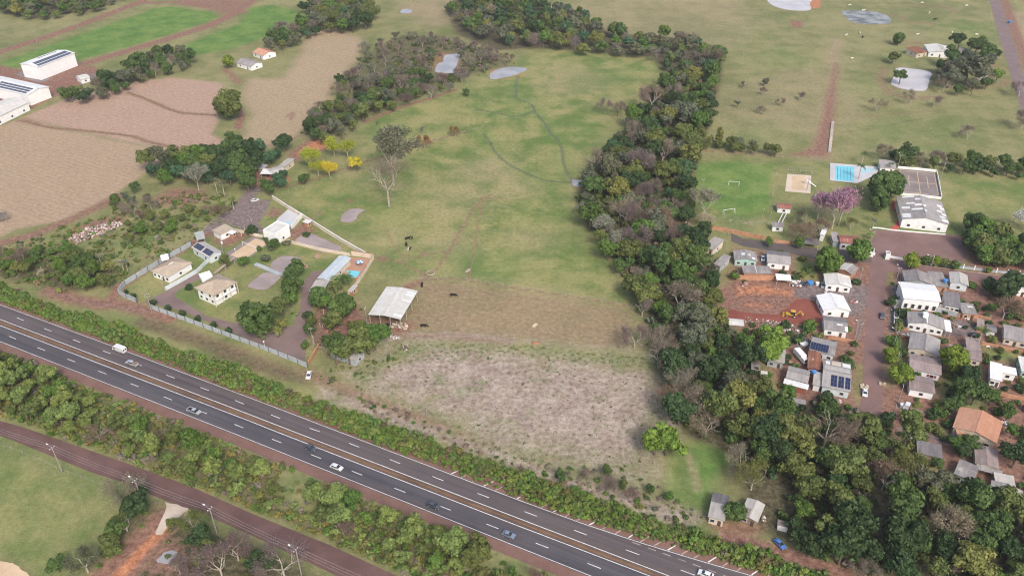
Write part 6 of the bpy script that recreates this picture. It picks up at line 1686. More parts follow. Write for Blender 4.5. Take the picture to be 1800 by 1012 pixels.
wood([(1548, 275), (1580, 268), (1650, 278), (1720, 285), (1800, 290), (1850, 300), (1850, 315), (1780, 308), (1680, 298), (1590, 288)], 5.2, 'in the hedge behind the club court', (.5, .95), [(('broad', 'mid'), 12), (('broad', 'dark'), 8), (('broad', 'olive'), 10), (('bare', 'grey'), 4)], 3, 'club hedge trees', name='hedgerow_tree')
wood([(1345, 410), (1400, 418), (1440, 430), (1440, 436), (1350, 428)], 7, 'along the club side of the side street', (.4, .7), [(('broad', 'green'), 10), (('broad', 'mid'), 10)], 2, 'side street trees', name='street_tree')
wood([(1255, 440), (1290, 425), (1310, 440), (1300, 465), (1285, 480), (1265, 470)], 7, 'in the yard by the grey wood edge houses', (.6, 1.0), [(('broad', 'mid'), 10), (('broad', 'green'), 6), (('bare', 'mauve'), 5)], 4, 'yard trees near the wood', name='yard_tree')
wood([(1290, 610), (1340, 640), (1360, 690), (1345, 700), (1310, 650)], 7, 'between wood and village', (.5, .9), [(('broad', 'mid'), 10), (('broad', 'dark'), 8), (('bare', 'grey'), 4)], 4, 'trees between wood and village', name='yard_tree')
wood([(1730, 690), (1770, 720), (1790, 760), (1770, 770), (1740, 720)], 8, 'in the gardens right of the orange house', (.45, .8), [(('broad', 'mid'), 10), (('broad', 'green'), 8), (('open', 'yolive'), 5)], 3, 'lower garden trees', name='yard_tree')
wood([(1700, 660), (1735, 680), (1730, 720), (1690, 700)], 7, 'behind the green yard', (.5, .9), [(('broad', 'dark'), 10), (('broad', 'mid'), 10)], 3, 'yard trees', name='yard_tree')
wood([(1270, 195), (1340, 145), (1420, 175), (1400, 190), (1300, 200)], 16, 'dotting the north eastern pasture', (.35, .6), [(('bare', 'mauve'), 10), (('broad', 'greygreen'), 8), (('open', 'greygreen'), 8)], 2, 'pasture shrubs', name='pasture_shrub')
wood([(1300, 150), (1350, 142), (1420, 172), (1350, 165)], 13, 'clustered in the north eastern pasture', (.35, .6), [(('bare', 'mauve'), 10), (('broad', 'greygreen'), 10)], 2, 'pasture thicket', name='pasture_shrub')
wood([(1655, 120), (1700, 105), (1738, 118), (1742, 150), (1700, 166), (1650, 160)], 8, 'around the north eastern farm pond', (.8, 1.35), [(('broad', 'greygreen'), 14), (('broad', 'mid'), 10), (('open', 'greygreen'), 5), (('bare', 'grey'), 3)], 3, 'farm pond trees', name='farm_tree')
wood([(1682, 78), (1715, 82), (1750, 92), (1752, 112), (1700, 112)], 8, 'behind the north eastern farmhouse', (.8, 1.2), [(('broad', 'dark'), 10), (('broad', 'mid'), 12)], 3, 'farmhouse trees', name='farm_tree')
# estate garden shrubs
for x, y, s in ((332, 508, .45), (470, 460, .6), (505, 430, .5), (500, 405, .45), (478, 440, .4), (540, 415, .5), (455, 440, .4), (470, 425, .55), (445, 410, .8), (545, 560, .6), (575, 560, .5), (535, 610, .5), (480, 610, .01)):
    if s > .1: T('garden_shrub', 'shrub%d' % rng.randrange(4), x, y, s * 1.9, weighted([('mid', 3), ('dark', 2), ('greygreen', 2)]), 'low garden shrub on the estate lawns', 'shrub', group='garden shrubs of the estate')
# scrub west of the estate
wood([(-30, 440), (60, 440), (140, 440), (195, 470), (190, 500), (130, 505), (60, 480), (-30, 460)], 4.8, 'in the scrub beside the highway west of the estate', (.4, .8), [(('broad', 'green'), 10), (('broad', 'olive'), 10), (('broad', 'mid'), 8), (('bare', 'brown'), 5), (('open', 'yolive'), 4)], 2.5, 'western scrub trees', name='scrub_tree')
wood([(190, 355), (240, 330), (262, 340), (270, 365), (220, 372)], 6, 'beside the stubble field corner', (.4, .8), [(('broad', 'mid'), 10), (('bare', 'grey'), 6), (('broad', 'greygreen'), 8)], 2.5, 'field corner shrubs', name='scrub_tree')
wood([(220, 385), (330, 370), (410, 362), (390, 385), (300, 410), (230, 425)], 6, 'on the rough slope above the estate', (.3, .75), [(('broad', 'green'), 6), (('broad', 'olive'), 8), (('open', 'yolive'), 8), (('bare', 'brown'), 5)], 2, 'rough slope shrubs', name='scrub_tree')
# belt between highway and service road
MIX_S = [(('broad', 'sgreen'), 34), (('broad', 'green'), 12), (('broad', 'olive'), 18), (('open', 'sgreen'), 8), (('bare', 'brown'), 3)]
wood([(-60, 622), (0, 638), (60, 658), (150, 697), (250, 738), (350, 782), (470, 825), (500, 850), (480, 870), (420, 870), (330, 830), (230, 790), (120, 752), (0, 715), (-60, 700)], 4.8, 'in the roadside belt left of the gap', (.4, .88), MIX_S, 3, 'left roadside belt trees', name='roadside_tree')
wood([(540, 862), (620, 882), (720, 920), (800, 954), (850, 975), (820, 995), (740, 990), (660, 958), (580, 922), (545, 892)], 4.9, 'in the roadside belt right of the gap', (.45, 1.0), MIX_S, 3, 'right roadside belt trees', name='roadside_tree')
wood([(780, 985), (860, 985), (960, 1015), (1000, 1040), (800, 1040)], 6, 'at the bottom edge beside the highway', (.35, .6), MIX_S + [(('bare', 'brown'), 20), (('open', 'yolive'), 14)], 2, 'bottom edge shrubs', name='roadside_tree')
wood([(300, 915), (350, 930), (430, 960), (540, 1010), (560, 1040), (330, 1040), (300, 990), (330, 960)], 6.5, 'in the copse below the service road', (.4, .8), [(('broad', 'dark'), 10), (('broad', 'mid'), 8), (('bare', 'mauve'), 8), (('broad', 'olive'), 6)], 3, 'lower copse trees', name='copse_tree')
wood([(960, 835), (1050, 825), (1120, 850), (1180, 875), (1160, 885), (1050, 865)], 5.5, 'in the rank growth at the fallow field corner', (.3, .55), [(('broad', 'green'), 8), (('broad', 'mid'), 8), (('bare', 'mauve'), 8), (('open', 'olive'), 5)], 1.5, 'rank growth shrubs', name='scrub_tree')


# --- uncountable growth: joined meshes of their own
def mass(name, label, cat, items, protos, color_of, kind='stuff'):
    """items (proto, x, y, sx, sz, rot); colour stored per piece"""
    Vs, Ls, St, Ts, Cs = [], [], [], [], []; off = 0; ls = 0
    cache = {}
    for pr, x, y, sx, sz, c in items:
        me = protos[pr]
        if pr not in cache:
            v = np.empty(len(me.vertices) * 3, np.float32); me.vertices.foreach_get('co', v)
            l = np.empty(len(me.loops), np.int32); me.loops.foreach_get('vertex_index', l)
            s = np.empty(len(me.polygons), np.int32); me.polygons.foreach_get('loop_start', s)
            tt = np.empty(len(me.vertices), np.float32); me.attributes['tint'].data.foreach_get('value', tt)
            cache[pr] = (v.reshape(-1, 3), l, s, tt)
        v, l, s, tt = cache[pr]
        a = rng.uniform(0, 6.28); ca, sa_ = math.cos(a), math.sin(a)
        w = v * np.array([sx, sx, sz]); w = np.stack([w[:, 0] * ca - w[:, 1] * sa_ + x, w[:, 0] * sa_ + w[:, 1] * ca + y, w[:, 2]], 1)
        Vs.append(w); Ls.append(l + off); St.append(s + ls); Ts.append(tt); Cs.append(np.tile(np.array([*c, 1], np.float32), (len(v), 1)))
        off += len(v); ls += len(l)
    me = bpy.data.meshes.new(name)
    V = np.vstack(Vs); L = np.concatenate(Ls); S = np.concatenate(St)
    me.vertices.add(len(V)); me.vertices.foreach_set('co', V.astype(np.float32).ravel())
    me.loops.add(len(L)); me.loops.foreach_set('vertex_index', L.astype(np.int32))
    me.polygons.add(len(S)); me.polygons.foreach_set('loop_start', S.astype(np.int32))
    a = me.attributes.new('tint', 'FLOAT', 'POINT'); a.data.foreach_set('value', np.concatenate(Ts).astype(np.float32))
    a = me.attributes.new('pcol', 'FLOAT_COLOR', 'POINT'); a.data.foreach_set('color', np.vstack(Cs).astype(np.float32).ravel())
    me.materials.append(MAT['leaf_mass']); me.update(calc_edges=True)
    return tag(obj(name, me), label, cat, None, kind)


t = NT('leaves_mass')
oc = t.n('Attribute', _attribute_name='pcol').outputs['Color']; at_ = t.n('Attribute', _attribute_name='tint').outputs['Fac']
hs = t.n('HueSaturation', Saturation=1.0, Fac=1.0); t.t.links.new(oc, hs.inputs['Color'])
t.s(hs.inputs['Hue'], t.math('ADD', .515, t.math('MULTIPLY', at_, -.03))); t.s(hs.inputs['Value'], t.math('ADD', .5, t.math('MULTIPLY', at_, .75)))
t.col(hs.outputs[0]); t.b.inputs['Roughness'].default_value = .6; t.b.inputs['Specular IOR Level'].default_value = .2
tr = t.n('BsdfTranslucent'); t.t.links.new(hs.outputs[0], tr.inputs['Color'])
mx = t.n('MixShader', Fac=.22); t.t.links.new(t.b.outputs[0], mx.inputs[1]); t.t.links.new(tr.outputs[0], mx.inputs[2]); t.t.links.new(mx.outputs[0], t.t.nodes['Material Output'].inputs['Surface'])
MAT['leaf_mass'] = t.m
SP_ = {}
for k in range(4): SP_['bush%d' % k] = mesh_from('bush', *crown_arrays(700 + k, R=1.5, RZ=1.3, zc=.95, nc=6, nl=20, ls=.44, low=-.2, cr=(.40, .6), core=.7, sub=1), MAT['leaf'])
for k in range(2): SP_['lowtree%d' % k] = mesh_from('lowtree', *crown_arrays(720 + k, R=4.2, RZ=3.6, zc=5.4, nc=16, nl=55, ls=.62, low=-.5, cr=(.30, .44), core=.7, sub=1), MAT['leaf'])
V_, Q_, T_ = bare_arrays(730, R=4.2, h=9, twigs=700, tw=.09, tl=1.4)[1:]; SP_['lowbare0'] = mesh_from('lowbare', V_, Q_, T_, MAT['leaf'])
ng_ = np.random.default_rng(5)
c_ = np.stack([ng_.uniform(-.7, .7, 16), ng_.uniform(-.7, .7, 16), ng_.uniform(.1, .5, 16)], 1)
V_, Q_ = leaf_quads(c_, unit(ng_.normal(size=(16, 3)) + [0, 0, .4]), .32, ng_); SP_['tuft0'] = mesh_from('tuft', V_, Q_, np.repeat(ng_.uniform(0, 1, 16), 4), MAT['leaf'])


def jit(c, v=.16):
    c = PAL[c] if isinstance(c, str) else c; a = 1 + rng.uniform(-v, v); b = rng.uniform(-v, v) * .6
    return (c[0] * a * (1 + b), c[1] * a, c[2] * a * (1 - b))


for nm, lb in (('northern_wood', 'dense mixed wood running along the top of the pasture'), ('distant_wood', 'dark wood in the top left corner')):
    it = []
    for pr, x, y, s, hs_, c in STUFF.get(nm, ()):
        it.append(('lowbare0' if pr.startswith('bare') else 'lowtree%d' % rng.randrange(2), x, y, s, s * hs_, jit(c)))
    mass(nm, lb, 'wood', it, SP_, None)


def belt(pa, pb, step, jitter, zref=0):
    """points between two parallel lines"""
    a = [P(x, y, zref) for x, y in pa]; b = [P(x, y, zref) for x, y in pb]
    La = sum((q - p).length for p, q in zip(a, a[1:])); n = int(La / step)
    ra, _ = resample(a, La / n * .9999); rb, _ = resample(b, sum((q - p).length for p, q in zip(b, b[1:])) / n * .9999)
    out = []
    for p, q in zip(ra, rb):
        w = (q - p).length; k = max(2, int(w / step))
        for j in range(k + 1):
            f = j / k; out.append((p.x + (q.x - p.x) * f + rng.uniform(-jitter, jitter), p.y + (q.y - p.y) * f + rng.uniform(-jitter, jitter), f))
    return out


# hedge north of the highway
HN = [(-160, 462), (0, 508), (100, 545), (200, 575), (300, 614), (400, 647), (480, 680), (560, 712), (700, 762), (860, 815), (1000, 868), (1150, 918), (1250, 950), (1400, 1002), (1500, 1035)]
HS = [(-160, 480), (0, 528), (100, 566), (200, 602), (300, 640), (400, 678), (480, 708), (560, 738), (700, 790), (860, 850), (1000, 902), (1130, 943), (1250, 975), (1400, 1024), (1480, 1050)]
it = []
for x, y, f in belt(HS, HN, 1.55, .5):
    s = rng.uniform(.65, 1.15) * (1.0 + .25 * math.sin(x * .11) + .15 * math.sin(x * .37 + 1)) * (.75 if f < .12 else 1)
    it.append(('bush%d' % rng.randrange(4), x, y, s, s * rng.uniform(.9, 1.35), jit(weighted([((.160, .245, .050), 10), ((.185, .238, .064), 8), ((.135, .210, .050), 5), ((.18, .185, .066), 3), ((.19, .16, .085), 1.2)]))))
mass('roadside_hedge', 'long leafy green hedge between highway and fields', 'hedge', it, SP_, None)
GAPW = [W(g) for g in GAPS]
# undergrowth of the belt south of the highway
it = []
for x, y, f in belt([(-100, 600), (0, 622), (200, 703), (400, 785), (560, 850), (760, 930), (900, 985), (1000, 1030)], [(-100, 700), (0, 728), (230, 808), (450, 893), (580, 945), (700, 998), (760, 1030), (800, 1050)], 2.3, 1.0):
    if any(inside(np.array([x]), np.array([y]), g)[0] for g in GAPW) and rng.random() < .82: continue
    s = rng.uniform(.5, 1.0); it.append(('bush%d' % rng.randrange(4), x, y, s, s * rng.uniform(.6, 1.1), jit(weighted([('sgreen', 8), ('green', 5), ('olive', 6), ('yolive', 6), ('grey', 3), ((.26, .24, .08), 6)]))))
mass('roadside_undergrowth', 'tangled low growth between highway and service road', 'undergrowth', it, SP_, None)
# understorey of the woods
it = []
for poly, sp_ in ((SE, 4.2), (MIDW, 4.4)):
    for x, y in scatter(poly, sp_, 1.0, 9000):
        if not avoid_lawn(x, y) or in_pond(x, y): continue
        s = rng.uniform(.8, 1.9); it.append(('bush%d' % rng.randrange(4), x, y, s, s * 1.15, jit(weighted([('dark', 8), ('mid', 6), ('olive', 5), ('greygreen', 5), ('grey', 3)]))))
for poly, sp_ in ((SCRUB, 6), ([(0, 430), (190, 375), (262, 350), (330, 335), (410, 345), (395, 372), (300, 440), (200, 500), (130, 515), (0, 480)], 6.5), ([(300, 905), (420, 950), (560, 1005), (560, 1040), (230, 1040), (290, 960)], 4), ([(960, 825), (1060, 812), (1140, 840), (1185, 870), (1235, 900), (1200, 912), (1080, 882), (980, 852)], 3.5), ([(640, 590), (700, 630), (600, 700), (560, 660)], 6), ([(200, 860), (285, 885), (230, 945), (160, 1010), (120, 1000), (215, 915)], 4)):
    for x, y in scatter(poly, sp_, .5, 4000):
        if in_pond(x, y): continue
        s = rng.uniform(.35, .8); it.append(('bush%d' % rng.randrange(4), x, y, s, s * .8, jit(weighted([('mid', 4), ('olive', 6), ('greygreen', 5), ('yolive', 3), ('grey', 4), ('green', 4)]))))
def clusters(poly, n, per, sd, smin, smax, pal):
    for cx, cy in scatter(poly, 5.0, 0, 3000, n):
        for k in range(rng.randint(*per)):
            s = smin + (smax - smin) * rng.random() ** 2; bx_, by_ = cx + rng.gauss(0, sd), cy + rng.gauss(0, sd * .8)
            if in_pond(bx_, by_): continue
            it.append(('bush%d' % rng.randrange(4), bx_, by_, s, s * rng.uniform(.6, 1.1), jit(weighted(pal))))


clusters([(0, 440), (190, 380), (262, 352), (330, 340), (410, 350), (390, 372), (300, 435), (200, 490), (120, 515), (0, 480)], 115, (4, 13), 3.2, .18, 1.05, [('mid', 4), ('olive', 6), ('green', 6), ('yolive', 4), ('grey', 4), ('sgreen', 5), ((.30, .25, .13), 3)])
clusters([(505, 500), (560, 520), (620, 545), (600, 600), (545, 640), (520, 600)], 9, (2, 7), 2.2, .15, .6, [('mid', 4), ('olive', 6), ('green', 6), ('yolive', 2)])
clusters([(560, 235), (620, 180), (640, 110), (700, 65), (800, 68), (890, 95), (820, 135), (700, 180), (600, 235)], 70, (4, 12), 4.5, .3, 1.3, [('mid', 5), ('greygreen', 8), ('grey', 6), ('olive', 4), ('mauve', 4)])
clusters([(640, 595), (700, 630), (640, 690), (570, 665)], 8, (3, 8), 2.5, .15, .6, [('mid', 4), ('olive', 6), ('green', 6)])
clusters(FALLOW, 26, (2, 9), 3.5, .1, .34, [('mid', 4), ('olive', 6), ('green', 6), ('grey', 5), ('brown', 3)])
mass('undergrowth', 'low bushes filling woods and rough ground', 'undergrowth', it, SP_, None)
it = []
for x, y in scatter([(600, 690), (700, 722), (860, 782), (1000, 832), (1180, 882), (1245, 908), (1200, 928), (1000, 862), (860, 806), (700, 750)], 2.3, 0, 9000):
    s = rng.uniform(.25, .85) ** 1.3; it.append(('bush%d' % rng.randrange(4), x, y, s, s * .75, jit(weighted([('mid', 4), ('green', 4), ('grey', 6), ('olive', 4), ('brown', 4), ('mauve', 3)]))))
mass('rough_brush', 'rough brush between fallow field and highway hedge', 'brush', it, SP_, None)
# village gardens
STREETS = [W(q) for q in ([(1505, 440), (1568, 440), (1560, 735), (1500, 735)], [(1285, 405), (1540, 430), (1540, 468), (1285, 436)], [(1550, 445), (1900, 485), (1900, 520), (1550, 485)], [(1395, 498), (1530, 498), (1525, 545), (1440, 545)], [(1262, 500), (1455, 500), (1455, 572), (1262, 565)])]
VLAND = [(1300, 450, 'near the green walled house'), (1370, 455, 'near the two tone gable house'), (1420, 470, 'on the brown grass plot'), (1470, 500, 'near the off white roofed house'), (1470, 580, 'near the two sheet roof'), (1350, 600, 'near the flat pale roof'), (1440, 610, 'near the solar panel house'), (1400, 660, 'near the awning strip'), (1470, 690, 'near the three solar arrays'), (1620, 500, 'near the large white hall'), (1690, 510, 'near the pale gabled house'), (1700, 550, 'near the orange brick wall'), (1630, 570, 'near the chimney house'), (1620, 610, 'near the broad grey gable'), (1700, 630, 'near the long low house'), (1620, 650, 'near the red shutters'), (1620, 700, 'near the clean white front'), (1750, 650, 'near the white L shaped house'), (1770, 590, 'near the cream house'), (1780, 520, 'near the eastern dark trees'), (1710, 750, 'near the orange tiled house'), (1640, 790, 'near the dark shed'), (1730, 810, 'near the brownish gable'), (1770, 870, 'near the corner house'), (1780, 700, 'at the right edge'), (1770, 760, 'right of the orange tiled house'), (1600, 740, 'near the flatbed truck')]
n_ = 0
for x, y in scatter(VILLAGE, 3.7, 0, 12000):
    A_ = np.array([x]); B2_ = np.array([y])
    if any(inside(A_, B2_, np.array(q))[0] for q in BFOOT) or any(inside(A_, B2_, q)[0] for q in STREETS) or not free(x, y, 3.0): continue
    if rng.random() < .22: continue
    c = weighted([('mid', 6), ('green', 6), ('dark', 4), ('olive', 5), ('yolive', 2)]); s = rng.choice([rng.uniform(.35, .9), rng.uniform(.6, 1.5)]); n_ += 1
    near = min(BFOOT, key=lambda q: (q[0][0] - x) ** 2 + (q[0][1] - y) ** 2)
    plant('garden_shrub', 'shrub%d' % rng.randrange(4), (x, y, 0), s, c, '%s%s garden shrub in the village, %s' % ('small ' if s < .7 else 'large ' if s > 1.0 else '', LAB[c], min(VLAND, key=lambda q: (P(q[0], q[1])[0] - x) ** 2 + (P(q[0], q[1])[1] - y) ** 2)[2]), 'village garden shrubs', 'shrub')
# weeds of the fallow field and rough edges
it = []
for x, y in scatter(FALLOW, 2.2, 0, 9000, 1800):
    c = weighted([((.36, .29, .215), 10), ((.26, .19, .15), 7), ((.15, .165, .06), 5), ((.42, .36, .28), 5), ((.12, .17, .045), 2)]); s = rng.uniform(.35, .8); it.append(('tuft0', x, y, s, s * rng.uniform(.3, .7), jit(c)))
for poly, sp_, pal in (([(690, 605), (900, 606), (1140, 630), (1150, 648), (900, 622), (700, 640)], 2.0, [('green', 5), ('mid', 4), ((.2, .2, .08), 3)]), ([(830, 770), (960, 812), (1100, 850), (1080, 870), (900, 820)], 2.5, [('mid', 4), ('grey', 5), ('green', 3)]),
                       ([(190, 470), (330, 400), (400, 365), (300, 380), (200, 440)], 2.6, [((.22, .2, .08), 5), ((.3, .24, .15), 4), ('green', 3)])):
    for x, y in scatter(poly, sp_, 0, 5000, 1500):
        s = rng.uniform(.4, 1.1); it.append(('tuft0', x, y, s, s * .6, jit(weighted(pal))))
mass('weeds', 'dry weeds and tussocks over the fields', 'weeds', it, SP_, None)

# ------------------------------------------------------------------ vehicles
_w = MB()
_w.tube([(0, -.11, 0), (0, .11, 0)], .33, 12); ME_TYRE = _w.mesh('tyre', MAT['rubber'])
_w = MB(); _w.tube([(0, -.118, 0), (0, .118, 0)], .2, 10); ME_RIM = _w.mesh('rim', MAT['alu'])
_w = MB(); _w.box(-.06, .06, -.17, .17, -.08, .08); ME_HL = _w.mesh('headlight', MAT['alu'])
_w = MB(); _w.box(-.05, .05, -.15, .15, -.09, .09); ME_TL = _w.mesh('tail_light', MAT['redshutter'])


def wheels(r, xs, hw, rad=1.0):
    for x in xs:
        for s in (-1, 1):
            w = empty('wheel', (x, s * hw, .33 * rad), 0, rad); w.parent = r
            obj('tyre', ME_TYRE, w); obj('rim', ME_RIM, w)


def frustum(m, x0, x1, w0, z0, a0, a1, w1, z1):
    m.hexa([(x0, -w0, z0), (x1, -w0, z0), (x1, w0, z0), (x0, w0, z0), (a0, -w1, z1), (a1, -w1, z1), (a1, w1, z1), (a0, w1, z1)])


def body_shell(prof, hw, inset=.1):
    """outline (x, z) swept across the width, upper edges drawn in"""
    m = MB(); zs = [p[1] for p in prof]; zt = max(zs); rows = []
    for y, k in ((-hw + inset, 1), (-hw, 0), (hw, 0), (hw - inset, 1)):
        rows.append([len(m.v) + i for i in range(len(prof))])
        for x, z in prof: m.v.append((x * (.985 if k else 1), y, z if not k else z + (.03 if z > .6 else 0)))
    n = len(prof)
    for a, b in zip(rows, rows[1:]):
        for i in range(n): m.f.append((a[i], b[i], b[(i + 1) % n], a[(i + 1) % n]))
    m.f.append(tuple(rows[0])); m.f.append(tuple(reversed(rows[-1])))
    return m


def vehicle(kind, name, label, pos, ahead, paint, cat='car', group=None):
    p = P(*pos); q = P(*ahead); d = q - p
    r = empty(name, (p.x, p.y, .035), math.atan2(d.y, d.x)); tag(r, label, cat, group)
    pm = MAT['car_' + paint]
    if kind == 'car' or kind == 'hatch':
        s = 0 if kind == 'car' else .35
        body_shell([(-2.1 + s, .3), (2.1, .3), (2.16, .55), (2.08, .76), (1.15, .93), (-1.95 + s, .96), (-2.14 + s, .72)], .87).build('body', pm, r)
        m = MB(); frustum(m, -1.7 + s, 1.12, .80, .93, -1.2 + s * .7, .32, .62, 1.40); m.build('glasshouse', MAT['glass'], r)
        m = MB(); m.hexa([(-1.22 + s * .7, -.63, 1.395), (.33, -.63, 1.395), (.33, .63, 1.395), (-1.22 + s * .7, .63, 1.395), (-1.08 + s * .7, -.54, 1.47), (.2, -.54, 1.47), (.2, .54, 1.47), (-1.08 + s * .7, .54, 1.47)]); m.build('roof', pm, r)
        m = MB()
        for y in (-1, 1):
            m.bar((1.12, y * .79, .93), (.32, y * .62, 1.41), .07); m.bar((-1.7 + s, y * .79, .93), (-1.2 + s * .7, y * .62, 1.41), .09); m.bar((-.35, y * .8, .95), (-.4, y * .63, 1.4), .07)
        m.build('pillar', pm, r)
        wheels(r, (-1.3 + s * .6, 1.3), .78); hx, tx = 2.08, -2.1 + s
    elif kind == 'pickup':
        body_shell([(-2.6, .45), (2.5, .45), (2.58, .7), (2.5, .98), (1.5, 1.12), (-.75, 1.14), (-.75, 1.0), (-2.6, 1.0)], .92).build('body', pm, r)
        m = MB(); frustum(m, -.75, 1.5, .84, 1.12, -.55, .75, .68, 1.66); m.build('glasshouse', MAT['glass'], r)
        m = MB(); frustum(m, -.58, .78, .7, 1.655, -.45, .62, .6, 1.74); m.build('roof', pm, r)
        m = MB(); m.box(-2.45, -.82, -.74, .74, 1.02, 1.06); m.build('bed_liner', MAT['rubber'], r)
        m = MB()
        for q_ in ((-2.6, -.8, -.92, -.76), (-2.6, -.8, .76, .92), (-2.6, -2.46, -.76, .76)): m.box(*q_, 1.01, 1.28)
        m.build('bed_side', pm, r)
        wheels(r, (-1.65, 1.6), .82, 1.15); hx, tx = 2.5, -2.6
    elif kind == 'van':
        body_shell([(-2.9, .4), (2.75, .4), (2.85, .8), (2.6, 1.25), (2.05, 2.2), (1.75, 2.42), (-2.8, 2.45), (-2.92, 2.0)], 1.0, .14).build('body', pm, r)
        m = MB(); m.hexa([(2.62, -.82, 1.3), (2.645, -.82, 1.3), (2.645, .82, 1.3), (2.62, .82, 1.3), (2.08, -.78, 2.2), (2.105, -.78, 2.2), (2.105, .78, 2.2), (2.08, .78, 2.2)]); m.build('windscreen', MAT['glass'], r)
        for s in (-1, 1):
            m = MB(); m.box(1.2, 2.1, s * 1.0 - .015, s * 1.0 + .015, 1.35, 1.95); m.build('side_window', MAT['glass'], r)
            m = MB(); m.box(-2.945, -2.93, s * .42 - .3, s * .42 + .3, 1.35, 1.95); m.build('rear_window', MAT['glass'], r)
        wheels(r, (-1.7, 1.8), .9, 1.1); hx, tx = 2.78, -2.92
    else:  # truck: cab and load bed
        m = body_shell([(1.7, .7), (3.4, .7), (3.5, 1.2), (3.45, 1.7), (3.2, 2.5), (1.75, 2.55)], 1.1, .1); m.build('cab', pm, r)
        m = MB(); m.hexa([(3.47, -.9, 1.72), (3.5, -.9, 1.72), (3.5, .9, 1.72), (3.47, .9, 1.72), (3.24, -.85, 2.4), (3.27, -.85, 2.4), (3.27, .85, 2.4), (3.24, .85, 2.4)]); m.build('windscreen', MAT['glass'], r)
        m = MB(); m.box(-3.4, 1.5, -.35, .35, .7, .95); m.build('chassis', MAT['metal'], r)
        if kind == 'boxtruck':
            m = MB(); m.box(-3.5, 1.45, -1.15, 1.15, .96, 3.0); m.build('cargo_box', MAT['white'], r)
        else:
            m = MB(); m.box(-3.5, 1.45, -1.15, 1.15, .96, 1.1)
            for q_ in ((-3.5, 1.45, -1.15, -1.08), (-3.5, 1.45, 1.08, 1.15), (-3.5, -3.43, -1.08, 1.08), (1.38, 1.45, -1.08, 1.08)): m.box(*q_, 1.1, 1.75)
            m.build('load_bed', MAT['wood'], r)
        wheels(r, (-2.3, -1.2, 2.6), .95, 1.4); hx, tx = 3.45, -3.5
    zl = .66 if kind in ('car', 'hatch') else .85
    for s in (-1, 1):
        obj('headlight', ME_HL, r, (hx, s * .62, zl)); obj('tail_light', ME_TL, r, (tx, s * .66, zl))
    return r


vehicle('van', 'delivery_van', 'white delivery van driving away on the far carriageway', (211, 617), (150, 593), 'white', 'van')
vehicle('pickup', 'pickup_truck', 'grey pickup with a loaded bed behind the white van', (233, 641), (170, 617), 'silver', 'pickup')
vehicle('pickup', 'pickup_truck', 'silver pickup with an empty bed on the near carriageway', (342, 725), (400, 747), 'silver', 'pickup')
vehicle('hatch', 'car', 'dark hatchback in the inner lane of the near carriageway', (546, 789), (600, 811), 'dark')
vehicle('car', 'car', 'white car on the near carriageway', (592, 823), (650, 847), 'white')
vehicle('car', 'car', 'dark saloon on the near carriageway right of the white car', (762, 890), (820, 914), 'dark')
vehicle('hatch', 'car', 'grey blue hatchback nearest the bottom on the highway', (893, 941), (950, 964), 'greyblue')
vehicle('car', 'car', 'white car at the bottom edge of the far carriageway', (1240, 1011), (1180, 988), 'white')
vehicle('car', 'car', 'white car parked by the estate wall corner', (543.5, 661), (541, 671), 'white')
vehicle('car', 'car', 'dark car parked on the right side of the village street', (1550.5, 557), (1550, 540), 'dark')
vehicle('car', 'car', 'pale car parked at the lower end of the village street', (1519.5, 692), (1519.8, 706), 'white')
vehicle('car', 'car', 'white car parked beside the green walled house', (1340.5, 456), (1341, 465), 'white')
vehicle('hatch', 'car', 'white car beside the wood edge houses', (1257.5, 440), (1258, 448), 'paleblue')
vehicle('hatch', 'car', 'blue car half hidden in the lower wood', (1369, 957), (1374, 962), 'blue')
vehicle('car', 'car', 'dark car standing at the end of the grey yard', (1713, 591), (1722, 592), 'black')
vehicle('hatch', 'car', 'pale car parked in the chimney house yard', (1575, 558), (1574, 566), 'white')
vehicle('hatch', 'car', 'dark car in the gravel yard near the white tank', (1411, 501), (1418, 503), 'dark')
vehicle('hatch', 'car', 'silver car by the off white roofed house', (1446, 503), (1446, 508), 'silver')
vehicle('boxtruck', 'parked_truck', 'white box truck beside the rust brown house', (1407, 632), (1417, 643), 'white', 'truck')
vehicle('flatbed', 'parked_truck', 'flatbed truck with brown bed at the street end', (1606, 724), (1590, 718), 'white', 'truck')
vehicle('hatch', 'car', 'white camper like car under the vast tree', (1723, 141), (1730, 141), 'white')
vehicle('hatch', 'car', 'white car parked among the grove trees', (1743, 432), (1741, 438), 'white')
vehicle('hatch', 'car', 'black vehicle parked at the barn mouth', (680, 576), (678, 584), 'black')
vehicle('hatch', 'car', 'pale car parked on the estate gravel', (448, 354), (456, 352), 'white')
m = MB()
for k in range(16):
    x, y, z = rng.uniform(-2.2, -1.0), rng.uniform(-.6, .6), rng.uniform(1.1, 1.5); s = rng.uniform(.12, .3); m.box(x - s, x + s, y - s, y + s, z - s * .6, z + s)
ld = m.build('load', MAT['wood']); tag(ld, 'pile of brown goods on the grey pickup bed', 'load')
pk = [o for o in COL.objects if o.get('label', '').startswith('grey pickup with')][0]
ld.matrix_world = Matrix.Translation(pk.location) @ pk.rotation_euler.to_matrix().to_4x4()

